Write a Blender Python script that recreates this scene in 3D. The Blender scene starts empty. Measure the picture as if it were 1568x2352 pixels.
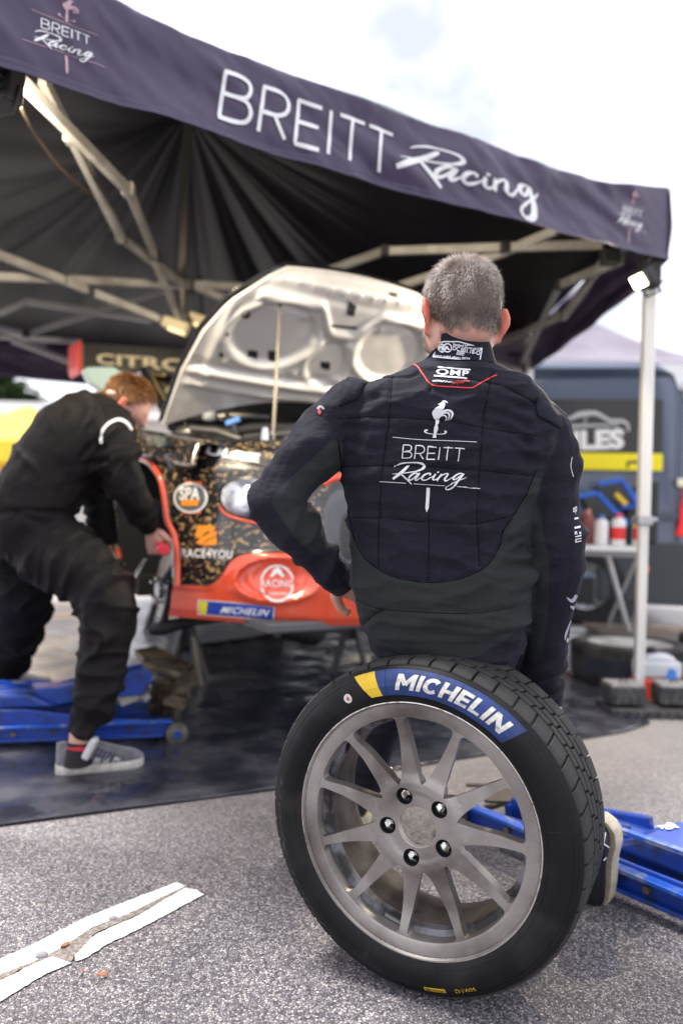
import bpy, bmesh, math, random
import numpy as np
from mathutils import Vector, Matrix, noise
from mathutils.bvhtree import BVHTree
from mathutils.geometry import tessellate_polygon
random.seed(7)
SC = bpy.context.scene
COL = SC.collection
R_ = math.radians
V = Vector

# ---------------------------------------------------------------- camera
CAM = V((0, 0, .925)); FPX = 1829.0; PHI = .028
cd = bpy.data.cameras.new('camera'); cam = bpy.data.objects.new('camera', cd); COL.objects.link(cam)
cam.location = CAM
cam.rotation_euler = (Matrix.Rotation(-PHI, 3, 'Y') @ Matrix.Rotation(math.pi/2, 3, 'X')).to_euler()
cd.sensor_fit = 'VERTICAL'; cd.sensor_height = 36; cd.lens = 28; cd.clip_end = 900; cd.clip_start = .05
cd.dof.use_dof = True; cd.dof.focus_distance = 1.56; cd.dof.aperture_fstop = 1.75; cd.dof.aperture_blades = 9
SC.camera = cam

# ---------------------------------------------------------------- sky, sun, exposure
W = bpy.data.worlds.new('World'); SC.world = W; W.use_nodes = True
nt = W.node_tree; nt.nodes.clear()
SUN_EL, SUN_AZ = R_(66), R_(-62)      # azimuth from +Y towards +X
def N(nt, t, **kw):
    n = nt.nodes.new(t)
    for k, v in kw.items():
        setattr(n, k, v)
    return n
sky = N(nt, 'ShaderNodeTexSky', sky_type='NISHITA', sun_disc=False, sun_elevation=SUN_EL, sun_rotation=SUN_AZ, air_density=1.0, dust_density=1.5)
tc = N(nt, 'ShaderNodeTexCoord')
mp = N(nt, 'ShaderNodeMapping'); mp.inputs['Scale'].default_value = (1, 1, 1.8)
ns = N(nt, 'ShaderNodeTexNoise'); ns.inputs['Scale'].default_value = 3.2; ns.inputs['Detail'].default_value = 6; ns.inputs['Roughness'].default_value = .55
rp = N(nt, 'ShaderNodeValToRGB'); rp.color_ramp.elements[0].position = .34; rp.color_ramp.elements[1].position = .62
mx = N(nt, 'ShaderNodeMix', data_type='RGBA'); mx.inputs['B'].default_value = (14.5, 14.6, 15.4, 1)
mul = N(nt, 'ShaderNodeMix', data_type='RGBA', blend_type='MIX'); mul.inputs['Factor'].default_value = .85; mul.inputs['B'].default_value = (6.7, 7.0, 7.7, 1)
bg = N(nt, 'ShaderNodeBackground'); bg.inputs['Strength'].default_value = .075
wo = N(nt, 'ShaderNodeOutputWorld')
L = nt.links.new
L(tc.outputs['Generated'], mp.inputs['Vector']); L(mp.outputs['Vector'], ns.inputs['Vector']); L(ns.outputs['Fac'], rp.inputs['Fac'])
L(sky.outputs['Color'], mul.inputs['A']); L(mul.outputs['Result'], mx.inputs['A']); L(rp.outputs['Color'], mx.inputs['Factor'])
L(mx.outputs['Result'], bg.inputs['Color']); L(bg.outputs['Background'], wo.inputs['Surface'])
sl = bpy.data.lights.new('sun', 'SUN'); sl.energy = 3.2; sl.angle = R_(14); sl.color = (1, .95, .88)
so = bpy.data.objects.new('sun', sl); COL.objects.link(so)
sd = V((math.sin(SUN_AZ)*math.cos(SUN_EL), math.cos(SUN_AZ)*math.cos(SUN_EL), math.sin(SUN_EL)))
so.rotation_euler = sd.to_track_quat('Z', 'Y').to_euler(); so.location = (-3, -3, 8)
vs = SC.view_settings; vs.view_transform = 'Standard'; vs.look = 'None'; vs.gamma = 1; vs.use_curve_mapping = False; vs.exposure = 0.95

# ---------------------------------------------------------------- projection helpers (measuring the place from the picture)
CR = V((math.cos(PHI), 0, math.sin(PHI))); CU = V((-math.sin(PHI), 0, math.cos(PHI))); CF = V((0, 1, 0))
def ray(x, y): return CF + CR*((x-784)/FPX) + CU*((1176-y)/FPX)
def P(x, y, Y): return CAM + ray(x, y)*Y
def G(x, y, z=0):
    d = ray(x, y); return CAM + d*((z-CAM.z)/d.z)
def PL(x, y, p0, n):
    d = ray(x, y); return CAM + d*((p0-CAM).dot(n)/d.dot(n))
def proj(p):
    d = p-CAM; return (784+FPX*d.dot(CR)/d.y, 1176-FPX*d.dot(CU)/d.y)
def projn(co):
    d = co-np.array(CAM); y = np.maximum(d[:, 1], .05)
    return 784+FPX*(d@np.array(CR))/y, 1176-FPX*(d@np.array(CU))/y

# ---------------------------------------------------------------- materials
MATS = {}
def M(name, col, rough=.5, metal=0., col2=None, sc=20., fac=(.4, .6), bump=0., bsc=None, bdist=.002, coat=0., trans=0., emis=None, estr=0., det=4., alpha=1., stretch=None, spec=None, sss=0, sheen=0, rvar=0):
    if name in MATS: return MATS[name]
    m = bpy.data.materials.new(name); m.use_nodes = True; t = m.node_tree; b = t.nodes['Principled BSDF']
    b.inputs['Base Color'].default_value = (*col, 1); b.inputs['Roughness'].default_value = rough; b.inputs['Metallic'].default_value = metal
    if coat: b.inputs['Coat Weight'].default_value = coat; b.inputs['Coat Roughness'].default_value = .04
    if trans: b.inputs['Transmission Weight'].default_value = trans
    if spec is not None: b.inputs['Specular IOR Level'].default_value = spec
    if name.find('rubber') >= 0 and spec is None: b.inputs['Specular IOR Level'].default_value = .25
    if sss: b.inputs['Subsurface Weight'].default_value = sss; b.inputs['Subsurface Scale'].default_value = .01
    if sheen: b.inputs['Sheen Weight'].default_value = sheen; b.inputs['Sheen Roughness'].default_value = .5
    if emis: b.inputs['Emission Color'].default_value = (*emis, 1); b.inputs['Emission Strength'].default_value = estr
    if alpha < 1: b.inputs['Alpha'].default_value = alpha
    tcn = N(t, 'ShaderNodeTexCoord'); vec = tcn.outputs['Object']
    if stretch:
        mpn = N(t, 'ShaderNodeMapping'); mpn.inputs['Scale'].default_value = stretch
        t.links.new(vec, mpn.inputs['Vector']); vec = mpn.outputs['Vector']
    if col2 is not None or rvar:
        n = N(t, 'ShaderNodeTexNoise'); n.inputs['Scale'].default_value = sc; n.inputs['Detail'].default_value = det
        t.links.new(vec, n.inputs['Vector'])
        r = N(t, 'ShaderNodeMapRange'); r.inputs['From Min'].default_value = fac[0]; r.inputs['From Max'].default_value = fac[1]
        t.links.new(n.outputs['Fac'], r.inputs['Value'])
        if col2 is not None:
            x = N(t, 'ShaderNodeMix', data_type='RGBA'); x.inputs['A'].default_value = (*col, 1); x.inputs['B'].default_value = (*col2, 1)
            t.links.new(r.outputs['Result'], x.inputs['Factor']); t.links.new(x.outputs['Result'], b.inputs['Base Color'])
        if rvar:
            q = N(t, 'ShaderNodeMapRange'); q.inputs['To Min'].default_value = rough; q.inputs['To Max'].default_value = rough+rvar
            t.links.new(r.outputs['Result'], q.inputs['Value']); t.links.new(q.outputs['Result'], b.inputs['Roughness'])
    if bump:
        n2 = N(t, 'ShaderNodeTexNoise'); n2.inputs['Scale'].default_value = bsc or sc; n2.inputs['Detail'].default_value = 3
        t.links.new(vec, n2.inputs['Vector'])
        bp = N(t, 'ShaderNodeBump'); bp.inputs['Strength'].default_value = bump; bp.inputs['Distance'].default_value = bdist
        t.links.new(n2.outputs['Fac'], bp.inputs['Height']); t.links.new(bp.outputs['Normal'], b.inputs['Normal'])
    MATS[name] = m; return m
def nodes(m): return m.node_tree, m.node_tree.nodes['Principled BSDF']

# ---------------------------------------------------------------- mesh builder
class MB:
    def __init__(s): s.v = []; s.f = []
    def add(s, vs, fs):
        o = len(s.v); s.v += [V(p) for p in vs]; s.f += [tuple(i+o for i in f) for f in fs]; return s
    def box(s, c, sz, rot=None, taper=1.):
        c = V(c); h = [q/2 for q in sz]; vs = []
        for z in (-1, 1):
            k = taper if z > 0 else 1.
            for x, y in ((-1, -1), (1, -1), (1, 1), (-1, 1)):
                p = V((x*h[0]*k, y*h[1]*k, z*h[2])); vs.append(c+(rot @ p if rot else p))
        return s.add(vs, [(3, 2, 1, 0), (4, 5, 6, 7), (0, 1, 5, 4), (1, 2, 6, 5), (2, 3, 7, 6), (3, 0, 4, 7)])
    def bar(s, a, b, w, h=None, up=V((0, 0, 1)), over=0):
        a = V(a); b = V(b); d = (b-a); Ln = d.length; d.normalize(); h = h or w
        if abs(d.dot(up)) > .98: up = V((0, 1, 0))
        x = d.cross(up).normalized(); z = x.cross(d).normalized()
        m = Matrix((x, d, z)).transposed()
        return s.box((a+b)/2, (w, Ln+2*over, h), m)
    def tube(s, pts, rad, n=12, cap=True, closed=False, flat=None):
        pts = [V(p) for p in pts]; k = len(pts)
        if not hasattr(rad, '__len__'): rad = [rad]*k
        prev = None; vs = []
        for i, p in enumerate(pts):
            if closed: d = pts[(i+1) % k]-pts[i-1]
            else: d = pts[min(i+1, k-1)]-pts[max(i-1, 0)]
            d = d.normalized() if d.length > 1e-9 else V((0, 0, 1))
            if prev is None:
                u = V((0, 0, 1)) if abs(d.z) < .9 else V((1, 0, 0))
                x = d.cross(u).normalized()
            else:
                x = (prev-d*prev.dot(d)).normalized()
            prev = x; y = d.cross(x)
            r = rad[i]; rx, ry = (r if hasattr(r, '__len__') else (r, r))
            for j in range(n):
                a = 2*math.pi*j/n; vs.append(p+x*(math.cos(a)*rx)+y*(math.sin(a)*ry))
        fs = []
        for i in range(k if closed else k-1):
            i2 = (i+1) % k
            for j in range(n):
                j2 = (j+1) % n; fs.append((i*n+j, i*n+j2, i2*n+j2, i2*n+j))
        if cap and not closed:
            fs.append(tuple(range(n-1, -1, -1))); fs.append(tuple((k-1)*n+j for j in range(n)))
        return s.add(vs, fs)
    def lathe(s, prof, n=48, mat=None, closed=False, cap=False):
        """prof: (radius, axial); axis = local z"""
        vs = []; k = len(prof)
        for r, z in prof:
            for j in range(n):
                a = 2*math.pi*j/n; p = V((r*math.cos(a), r*math.sin(a), z)); vs.append(mat @ p if mat else p)
        fs = []
        for i in range(k if closed else k-1):
            i2 = (i+1) % k
            for j in range(n):
                j2 = (j+1) % n; fs.append((i*n+j, i*n+j2, i2*n+j2, i2*n+j))
        if cap and not closed:
            if prof[0][0] > 1e-6 and s_cap(prof, 0): fs.append(tuple(range(n-1, -1, -1)))
            if prof[-1][0] > 1e-6 and s_cap(prof, -1): fs.append(tuple((k-1)*n+j for j in range(n)))
        return s.add(vs, fs)
    def ell(s, c, r, rot=None, n=20, m=12):
        c = V(c); vs = []
        for i in range(m+1):
            t = math.pi*i/m
            for j in range(n):
                a = 2*math.pi*j/n; p = V((math.sin(t)*math.cos(a)*r[0], math.sin(t)*math.sin(a)*r[1], math.cos(t)*r[2])); vs.append(c+(rot @ p if rot else p))
        fs = []
        for i in range(m):
            for j in range(n):
                j2 = (j+1) % n; fs.append((i*n+j, (i+1)*n+j, (i+1)*n+j2, i*n+j2))
        return s.add(vs, fs)
    def grid(s, fn, nu, nv, flip=False):
        vs = [fn(i/nu, j/nv) for j in range(nv+1) for i in range(nu+1)]; fs = []
        for j in range(nv):
            for i in range(nu):
                a = j*(nu+1)+i; q = (a, a+1, a+nu+2, a+nu+1); fs.append(q[::-1] if flip else q)
        return s.add(vs, fs)
    def rings(s, rings, cap=True):
        n = len(rings[0]); vs = [p for r in rings for p in r]; fs = []
        for i in range(len(rings)-1):
            for j in range(n):
                j2 = (j+1) % n; fs.append((i*n+j, i*n+j2, (i+1)*n+j2, (i+1)*n+j))
        if cap: fs.append(tuple(range(n-1, -1, -1))); fs.append(tuple((len(rings)-1)*n+j for j in range(n)))
        return s.add(vs, fs)
    def prism(s, poly, axis, holes=()):
        """poly: 3D points in a plane, extruded by vector axis"""
        loops = [[V(p) for p in poly]]+[[V(p) for p in h] for h in holes]; axis = V(axis)
        flat = [p for l in loops for p in l]; n = len(flat)
        tris = tessellate_polygon(loops); fs = [tuple(t) for t in tris]+[tuple(i+n for i in reversed(t)) for t in tris]
        o = 0
        for l in loops:
            k = len(l)
            for i in range(k): fs.append((o+i, o+(i+1) % k, o+(i+1) % k+n, o+i+n))
            o += k
        return s.add(flat+[p+axis for p in flat], fs)
    def build(s, name, mat, parent=None, smooth=None, bevel=0, bseg=2, weld=True, origin=None, recalc=True, subsurf=0, solid=0):
        me = bpy.data.meshes.new(name); me.from_pydata([tuple(p) for p in s.v], [], s.f)
        return finish(me, name, mat, parent, smooth, bevel, bseg, weld, origin, recalc, subsurf, solid)
def s_cap(prof, i): return True
def finish(me, name, mat, parent=None, smooth=None, bevel=0, bseg=2, weld=True, origin=None, recalc=True, subsurf=0, solid=0):
    bm = bmesh.new(); bm.from_mesh(me)
    if weld: bmesh.ops.remove_doubles(bm, verts=bm.verts, dist=1e-5)
    if recalc: bmesh.ops.recalc_face_normals(bm, faces=bm.faces)
    if smooth is not None:
        for f in bm.faces: f.smooth = True
        th = R_(smooth)
        for e in bm.edges:
            if len(e.link_faces) == 2:
                try: e.smooth = e.calc_face_angle() < th
                except ValueError: pass
    bm.to_mesh(me); bm.free()
    if origin is not None: me.transform(Matrix.Translation(-V(origin)))
    o = bpy.data.objects.new(name, me); COL.objects.link(o)
    if mat: me.materials.append(mat)
    if origin is not None: o.location = origin
    attach(o, parent)
    if solid:
        d = o.modifiers.new('solidify', 'SOLIDIFY'); d.thickness = solid; d.offset = 0
    if bevel:
        b = o.modifiers.new('bevel', 'BEVEL'); b.width = bevel; b.segments = bseg; b.limit_method = 'ANGLE'; b.angle_limit = R_(35)
    if subsurf:
        b = o.modifiers.new('sub', 'SUBSURF'); b.levels = subsurf; b.render_levels = subsurf
    return o
WORLD = {}
def attach(o, parent):
    if parent is None: WORLD[o.name] = o.matrix_basis.copy(); return
    o.parent = parent; o.matrix_parent_inverse = WORLD[parent.name].inverted(); WORLD[o.name] = o.matrix_basis.copy()
def thing(name, label, cat, loc, group=None):
    o = bpy.data.objects.new(name, None); COL.objects.link(o); o.empty_display_size = .1; o.location = loc
    WORLD[o.name] = Matrix.Translation(V(loc)); tag(o, label, cat, group); return o
def tag(o, label=None, cat=None, group=None, kind=None):
    for k, v in (('label', label), ('category', cat), ('group', group), ('kind', kind)):
        if v: o[k] = v
    return o
def refine(me, Lmax, it=6):
    bm = bmesh.new(); bm.from_mesh(me)
    for _ in range(it):
        es = [e for e in bm.edges if e.calc_length() > Lmax]
        if not es: break
        bmesh.ops.subdivide_edges(bm, edges=es, cuts=1)
        bmesh.ops.triangulate(bm, faces=[f for f in bm.faces if len(f.verts) > 3])
    bm.to_mesh(me); bm.free()
def remesh(mb, name, mat, parent, vox=.006, sm=4, factor=.6, fn=None, extra=None):
    """one continuous skin over overlapping closed shapes"""
    me = bpy.data.meshes.new(name); me.from_pydata([tuple(p) for p in mb.v], [], mb.f)
    bm = bmesh.new(); bm.from_mesh(me); bmesh.ops.remove_doubles(bm, verts=bm.verts, dist=1e-5); bmesh.ops.recalc_face_normals(bm, faces=bm.faces); bm.to_mesh(me); bm.free()
    t = bpy.data.objects.new('tmp', me); COL.objects.link(t)
    r = t.modifiers.new('r', 'REMESH'); r.mode = 'VOXEL'; r.voxel_size = vox; r.use_smooth_shade = True
    s = t.modifiers.new('s', 'SMOOTH'); s.factor = factor; s.iterations = sm
    dg = bpy.context.evaluated_depsgraph_get(); ev = t.evaluated_get(dg)
    me2 = bpy.data.meshes.new_from_object(ev); bpy.data.objects.remove(t); bpy.data.meshes.remove(me)
    me2.name = name
    if fn:
        co = np.empty(len(me2.vertices)*3); me2.vertices.foreach_get('co', co); co = co.reshape(-1, 3)
        no = np.empty(len(me2.vertices)*3); me2.vertices.foreach_get('normal', no); no = no.reshape(-1, 3)
        co = fn(co, no, me2); me2.vertices.foreach_set('co', co.ravel()); me2.update()
    if extra:
        bm = bmesh.new(); bm.from_mesh(me2); e = bpy.data.meshes.new('e'); e.from_pydata([tuple(p) for p in extra.v], [], extra.f); bm.from_mesh(e); bm.to_mesh(me2); bm.free()
    for p in me2.polygons: p.use_smooth = True
    o = bpy.data.objects.new(name, me2); COL.objects.link(o); me2.materials.append(mat); attach(o, parent)
    return o
def nz(p, s=1., seed=0.):
    return noise.noise(V((p[0]*s+seed, p[1]*s-seed*.7, p[2]*s+seed*1.3)))
def attr(me, name, vals):
    a = me.attributes.new(name, 'FLOAT', 'POINT'); a.data.foreach_set('value', np.asarray(vals, dtype=np.float32))
def bvh(o):
    me = o.data; vs = [o.matrix_basis @ v.co for v in me.vertices]
    return BVHTree.FromPolygons(vs, [tuple(p.vertices) for p in me.polygons])
def sm(a, b, x):
    t = np.clip((x-a)/(b-a), 0, 1); return t*t*(3-2*t)
def cat(pts, n=8):
    """Catmull-Rom through tuples"""
    pts = [tuple(float(c) for c in p) for p in pts]; out = []; k = len(pts)
    for i in range(k-1):
        p0 = pts[max(i-1, 0)]; p1 = pts[i]; p2 = pts[i+1]; p3 = pts[min(i+2, k-1)]
        for j in range(n):
            t = j/n; out.append(tuple(.5*((2*b)+(-a+c)*t+(2*a-5*b+4*c-d)*t*t+(-a+3*b-3*c+d)*t**3) for a, b, c, d in zip(p0, p1, p2, p3)))
    out.append(pts[-1]); return out
def lerp(a, b, t): return a+(b-a)*t
def interp(x, tab):
    """tab rows: (key, v1, v2...)"""
    tab = np.array(tab, float); return [float(np.interp(x, tab[:, 0], tab[:, i])) for i in range(1, tab.shape[1])]

# ---------------------------------------------------------------- writing: strokes and type laid on to real surfaces
def homog(src, dst):
    A = []
    for (x, y), (u, v) in zip(src, dst):
        A.append([x, y, 1, 0, 0, 0, -u*x, -u*y, -u]); A.append([0, 0, 0, x, y, 1, -v*x, -v*y, -v])
    A = np.array(A, float); sc = np.abs(A).max(0)+1e-9; _, _, vt = np.linalg.svd(A/sc); h = (vt[-1]/sc).reshape(3, 3)
    def f(p):
        q = h @ np.array([p[0], p[1], 1.]); return (q[0]/q[2], q[1]/q[2])
    return f
class Art:
    """flat artwork: triangles / quads in 2-D"""
    def __init__(s): s.v = []; s.f = []; s.k = 0; s.lay = []
    def _add(s, vs, fs):
        o = len(s.v); s.v += vs; s.f += [tuple(i+o for i in f) for f in fs]; s.lay += [s.k]*len(vs); s.k += 1; return s
    def stroke(s, pts, w=None, n=6, curve=True):
        pts = [p if len(p) == 3 else (p[0], p[1], w) for p in pts]
        if curve and len(pts) > 2: pts = cat(pts, n)
        elif len(pts) == 2: pts = [tuple(lerp(a, b, t/6) for a, b in zip(*pts)) for t in range(7)]
        Lf, Rt = [], []
        for i, (x, y, h) in enumerate(pts):
            a = pts[max(i-1, 0)]; b = pts[min(i+1, len(pts)-1)]; dx, dy = b[0]-a[0], b[1]-a[1]; l = math.hypot(dx, dy) or 1
            Lf.append((x-dy/l*h, y+dx/l*h)); Rt.append((x+dy/l*h, y-dx/l*h))
        k = len(pts); return s._add(Lf+Rt, [(i, i+1, k+i+1, k+i) for i in range(k-1)])
    def line(s, pts, w):
        """mitred straight strokes"""
        k = len(pts); Lf, Rt = [], []
        for i, (x, y) in enumerate(pts):
            def d(a, b):
                q = (b[0]-a[0], b[1]-a[1]); l = math.hypot(*q) or 1; return (q[0]/l, q[1]/l)
            d1 = d(pts[i-1], pts[i]) if i else None; d2 = d(pts[i], pts[i+1]) if i < k-1 else None
            d1 = d1 or d2; d2 = d2 or d1; m = (d1[0]+d2[0], d1[1]+d2[1]); l = math.hypot(*m) or 1; m = (m[0]/l, m[1]/l)
            c = max(.4, m[0]*d1[0]+m[1]*d1[1]); h = w/c; Lf.append((x-m[1]*h, y+m[0]*h)); Rt.append((x+m[1]*h, y-m[0]*h))
        return s._add(Lf+Rt, [(i, i+1, k+i+1, k+i) for i in range(k-1)])
    def poly(s, pts):
        t = tessellate_polygon([[V((p[0], p[1], 0)) for p in pts]]); return s._add(list(pts), [tuple(q) for q in t])
    def disc(s, c, r, n=28, r2=None):
        r2 = r2 or r; return s._add([c]+[(c[0]+r*math.cos(2*math.pi*i/n), c[1]+r2*math.sin(2*math.pi*i/n)) for i in range(n)], [(0, i+1, (i+1) % n+1) for i in range(n)])
    def ring(s, c, r, w, a0=0, a1=360, n=40, ry=None):
        k = (ry or r)/r; full = a1-a0 >= 360
        p = [(c[0]+(r+q)*math.cos(R_(lerp(a0, a1, i/n))), c[1]+(r+q)*k*math.sin(R_(lerp(a0, a1, i/n)))) for q in (-w, w) for i in range(n+1)]
        return s._add(p, [(i, i+1, n+2+i, n+1+i) for i in range(n)])
    def quad(s, a, b, c, d, n=6, m=3):
        g = [(lerp(lerp(a[0], b[0], i/n), lerp(d[0], c[0], i/n), j/m), lerp(lerp(a[1], b[1], i/n), lerp(d[1], c[1], i/n), j/m)) for j in range(m+1) for i in range(n+1)]
        return s._add(g, [(j*(n+1)+i, j*(n+1)+i+1, (j+1)*(n+1)+i+1, (j+1)*(n+1)+i) for j in range(m) for i in range(n)])
    def text(s, txt, q, bold=0., shear=0., sp=1.):
        """q: TL, TR, BR, BL corners of the cap-height box; uses Blender's built-in typeface"""
        c = bpy.data.curves.new('t', 'FONT'); c.body = txt; c.offset = bold; c.shear = shear; c.space_character = sp; c.resolution_u = 3; c.fill_mode = 'FRONT'
        t = bpy.data.objects.new('t', c); COL.objects.link(t)
        dg = bpy.context.evaluated_depsgraph_get(); me = bpy.data.meshes.new_from_object(t.evaluated_get(dg))
        vs = [(v.co.x, v.co.y) for v in me.vertices]; fs = [tuple(p.vertices) for p in me.polygons]
        bpy.data.objects.remove(t); bpy.data.meshes.remove(me)
        x0 = min(v[0] for v in vs); x1 = max(v[0] for v in vs); y1 = max(v[1] for v in vs); y0 = min(v[1] for v in vs)
        if not any(ch in 'gpqyj,' for ch in txt): pass
        h = homog([(x0, y1), (x1, y1), (x1, y0), (x0, y0)], q)
        return s._add([h(v) for v in vs], fs)
    def mapped(s, f):
        a = Art(); a.v = [f(p) for p in s.v]; a.f = list(s.f); a.lay = list(s.lay); a.k = s.k; return a
    def cast(s, name, mat, parent, tree, off=.0012, tow=.0004, Lmax=None):
        """lay on the surface that is seen at these picture points"""
        bm = bmesh.new(); vs = [bm.verts.new((x, y, l)) for (x, y), l in zip(s.v, s.lay)]
        for f in s.f:
            if len(set(f)) < 3: continue
            try: bm.faces.new([vs[i] for i in f])
            except ValueError: pass
        if Lmax:
            for _ in range(5):
                es = [e for e in bm.edges if e.calc_length() > Lmax]
                if not es: break
                bmesh.ops.subdivide_edges(bm, edges=es, cuts=1); bmesh.ops.triangulate(bm, faces=[f for f in bm.faces if len(f.verts) > 3])
        bad = []
        for v in bm.verts:
            d = ray(v.co.x, v.co.y); dn = d.normalized(); l = v.co.z
            loc, nrm, _, _ = tree.ray_cast(CAM, dn)
            if loc is None: bad.append(v); continue
            if nrm.dot(dn) > 0: nrm = -nrm
            v.co = loc+nrm*(off+.00006*l)-dn*tow
        bmesh.ops.delete(bm, geom=bad, context='VERTS')
        me = bpy.data.meshes.new(name); bm.to_mesh(me); bm.free()
        o = bpy.data.objects.new(name, me); COL.objects.link(o); me.materials.append(mat); attach(o, parent); return o
    def lay_on(s, name, mat, parent, fn):
        me = bpy.data.meshes.new(name); me.from_pydata([tuple(fn(x, y, l)) for (x, y), l in zip(s.v, s.lay)], [], [f for f in s.f if len(set(f)) > 2])
        o = bpy.data.objects.new(name, me); COL.objects.link(o); me.materials.append(mat); attach(o, parent); return o

# team mark, drawn once: rooster on a dagger hilt, the name in thin capitals, a brush script word, a blade
def mark_name(w=7):
    a = Art()
    for p in ([(435, 722), (418, 893)], [(600, 733), (578, 905)], [(645, 828), (692, 908)], [(755, 743), (738, 912)], [(751, 743), (865, 748)], [(748, 828), (845, 830)], [(734, 912), (845, 915)], [(910, 745), (890, 920)], [(955, 750), (1080, 757)], [(1018, 753), (993, 923)], [(1105, 758), (1230, 768)], [(1168, 763), (1142, 935)]): a.line(p, w)
    a.stroke([(430, 723), (495, 725), (533, 740), (540, 770), (522, 797), (480, 804), (428, 804)], w)
    a.stroke([(476, 804), (525, 812), (544, 845), (530, 880), (485, 895), (413, 893)], w)
    a.stroke([(596, 734), (675, 738), (705, 765), (700, 805), (660, 828), (590, 828)], w); return a
def mark_script(k=1.):
    a = Art(); S = lambda *p: a.stroke([(x, y, h*k) for x, y, h in p], n=5)
    S((517, 983, 6), (490, 1005, 15), (420, 1070, 18), (350, 1122, 18), (297, 1164, 13))
    S((316, 1008, 5), (350, 980, 8), (420, 955, 9), (500, 947, 8), (600, 947, 9), (670, 958, 13), (705, 985, 16), (705, 1010, 16), (670, 1040, 12), (600, 1065, 8), (500, 1080, 6), (400, 1090, 5), (340, 1096, 4), (288, 1098, 2))
    S((395, 1090, 8), (440, 1130, 9), (490, 1175, 10), (540, 1230, 6))
    S((632, 1100, 7), (600, 1088, 9), (560, 1098, 12), (520, 1130, 12), (506, 1158, 10), (522, 1176, 9), (560, 1158, 8), (600, 1122, 8), (645, 1088, 9))
    S((645, 1090, 11), (610, 1135, 12), (588, 1165, 10), (606, 1176, 8), (650, 1150, 6), (680, 1140, 4))
    S((770, 1118, 9), (788, 1098, 8), (760, 1090, 9), (710, 1110, 12), (675, 1145, 13), (682, 1170, 10), (712, 1175, 8), (760, 1160, 6), (820, 1130, 4))
    S((852, 1100, 9), (825, 1140, 12), (814, 1165, 10), (832, 1177, 8), (870, 1165, 5), (905, 1130, 4)); S((868, 1078, 6), (882, 1076, 9), (898, 1072, 5))
    S((930, 1098, 8), (900, 1142, 11), (870, 1187, 10)); S((890, 1155, 5), (945, 1112, 8), (998, 1094, 8), (1014, 1104, 9), (990, 1140, 11), (966, 1172, 11), (980, 1190, 9), (1015, 1182, 6), (1070, 1145, 4))
    S((1210, 1106, 8), (1178, 1093, 9), (1130, 1110, 12), (1085, 1150, 13), (1086, 1174, 10), (1115, 1172, 8), (1160, 1140, 8), (1222, 1098, 9))
    S((1222, 1100, 9), (1170, 1160, 12), (1120, 1225, 12), (1060, 1280, 11), (1010, 1298, 9), (985, 1285, 8), (1005, 1255, 6), (1060, 1228, 5), (1130, 1198, 5), (1200, 1168, 5), (1252, 1138, 2)); return a
def mark_bird():
    a = Art(); a.poly([(920, 168), (945, 160), (975, 168), (979, 200), (960, 240), (920, 290), (890, 330), (876, 400), (860, 403), (825, 360), (808, 310), (815, 275), (850, 240), (895, 215), (915, 190)])
    S = lambda *p: a.stroke(list(p), n=5)
    S((936, 158, 5), (962, 148, 9), (988, 158, 10), (1010, 172, 6)); S((888, 192, 4), (908, 188, 9), (917, 184, 4))
    S((888, 398, 3), (898, 345, 12), (938, 290, 18), (1000, 266, 13), (1052, 282, 16), (1072, 320, 13), (1058, 360, 8), (1033, 390, 2))
    S((905, 345, 6), (950, 308, 10), (1000, 298, 9), (1030, 325, 10), (1025, 362, 7), (1006, 396, 2)); S((900, 365, 5), (925, 338, 8), (965, 330, 9), (992, 350, 9), (992, 378, 6), (976, 402, 1))
    S((878, 398, 24), (872, 432, 22), (864, 452, 15), (860, 500, 27), (850, 548, 21), (845, 577, 13), (840, 602, 20), (838, 627, 26))
    S((752, 522, 9), (722, 530, 14), (716, 550, 10), (760, 570, 5), (830, 578, 4), (930, 577, 4), (975, 566, 9), (990, 545, 12), (968, 535, 7))
    return a
def mark_blade():
    a = Art(); a.line([(757, 1275), (752, 1380), (747, 1470), (741, 1545)], 22); a.poly([(763, 1543), (719, 1543), (735, 1600)]); return a
def mark_rules(w=3.5):
    out = []
    for p in ([(293, 617, w), (650, 652, w), (1000, 664, w), (1391, 682, w)], [(123, 1195, w), (467, 1217, w)], [(568, 1223, w), (976, 1249, w)], [(1133, 1259, w), (1250, 1268, w), (1430, 1296, w)]): a = Art(); a.stroke(p); out.append(a)
    return out

# ================================================================ THE SETTING
asph = bpy.data.materials.new('asphalt'); asph.use_nodes = True
t, b = nodes(asph); b.inputs['Roughness'].default_value = .55; b.inputs['Specular IOR Level'].default_value = .55
tcn = N(t, 'ShaderNodeTexCoord'); lk = t.links.new
def vor(scale, feat='F1'):
    v = N(t, 'ShaderNodeTexVoronoi', feature=feat); v.inputs['Scale'].default_value = scale; lk(tcn.outputs['Object'], v.inputs['Vector']); return v
wob = N(t, 'ShaderNodeTexNoise'); wob.inputs['Scale'].default_value = 90; lk(tcn.outputs['Object'], wob.inputs['Vector'])
v1 = vor(185); v2 = vor(185, 'DISTANCE_TO_EDGE')
wn = N(t, 'ShaderNodeTexWhiteNoise'); lk(v1.outputs['Color'], wn.inputs['Vector'])
cr = N(t, 'ShaderNodeValToRGB'); cr.color_ramp.interpolation = 'LINEAR'
els = [(0, (.055, .050, .066)), (.2, (.135, .122, .150)), (.45, (.215, .195, .222)), (.65, (.285, .265, .285)), (.82, (.365, .338, .338)), (1, (.52, .48, .475))]
cr.color_ramp.elements[0].position = 0; cr.color_ramp.elements[0].color = (*els[0][1], 1); cr.color_ramp.elements[1].position = 1; cr.color_ramp.elements[1].color = (*els[-1][1], 1)
for p_, c_ in els[1:-1]:
    e = cr.color_ramp.elements.new(p_); e.color = (*c_, 1)
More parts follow.
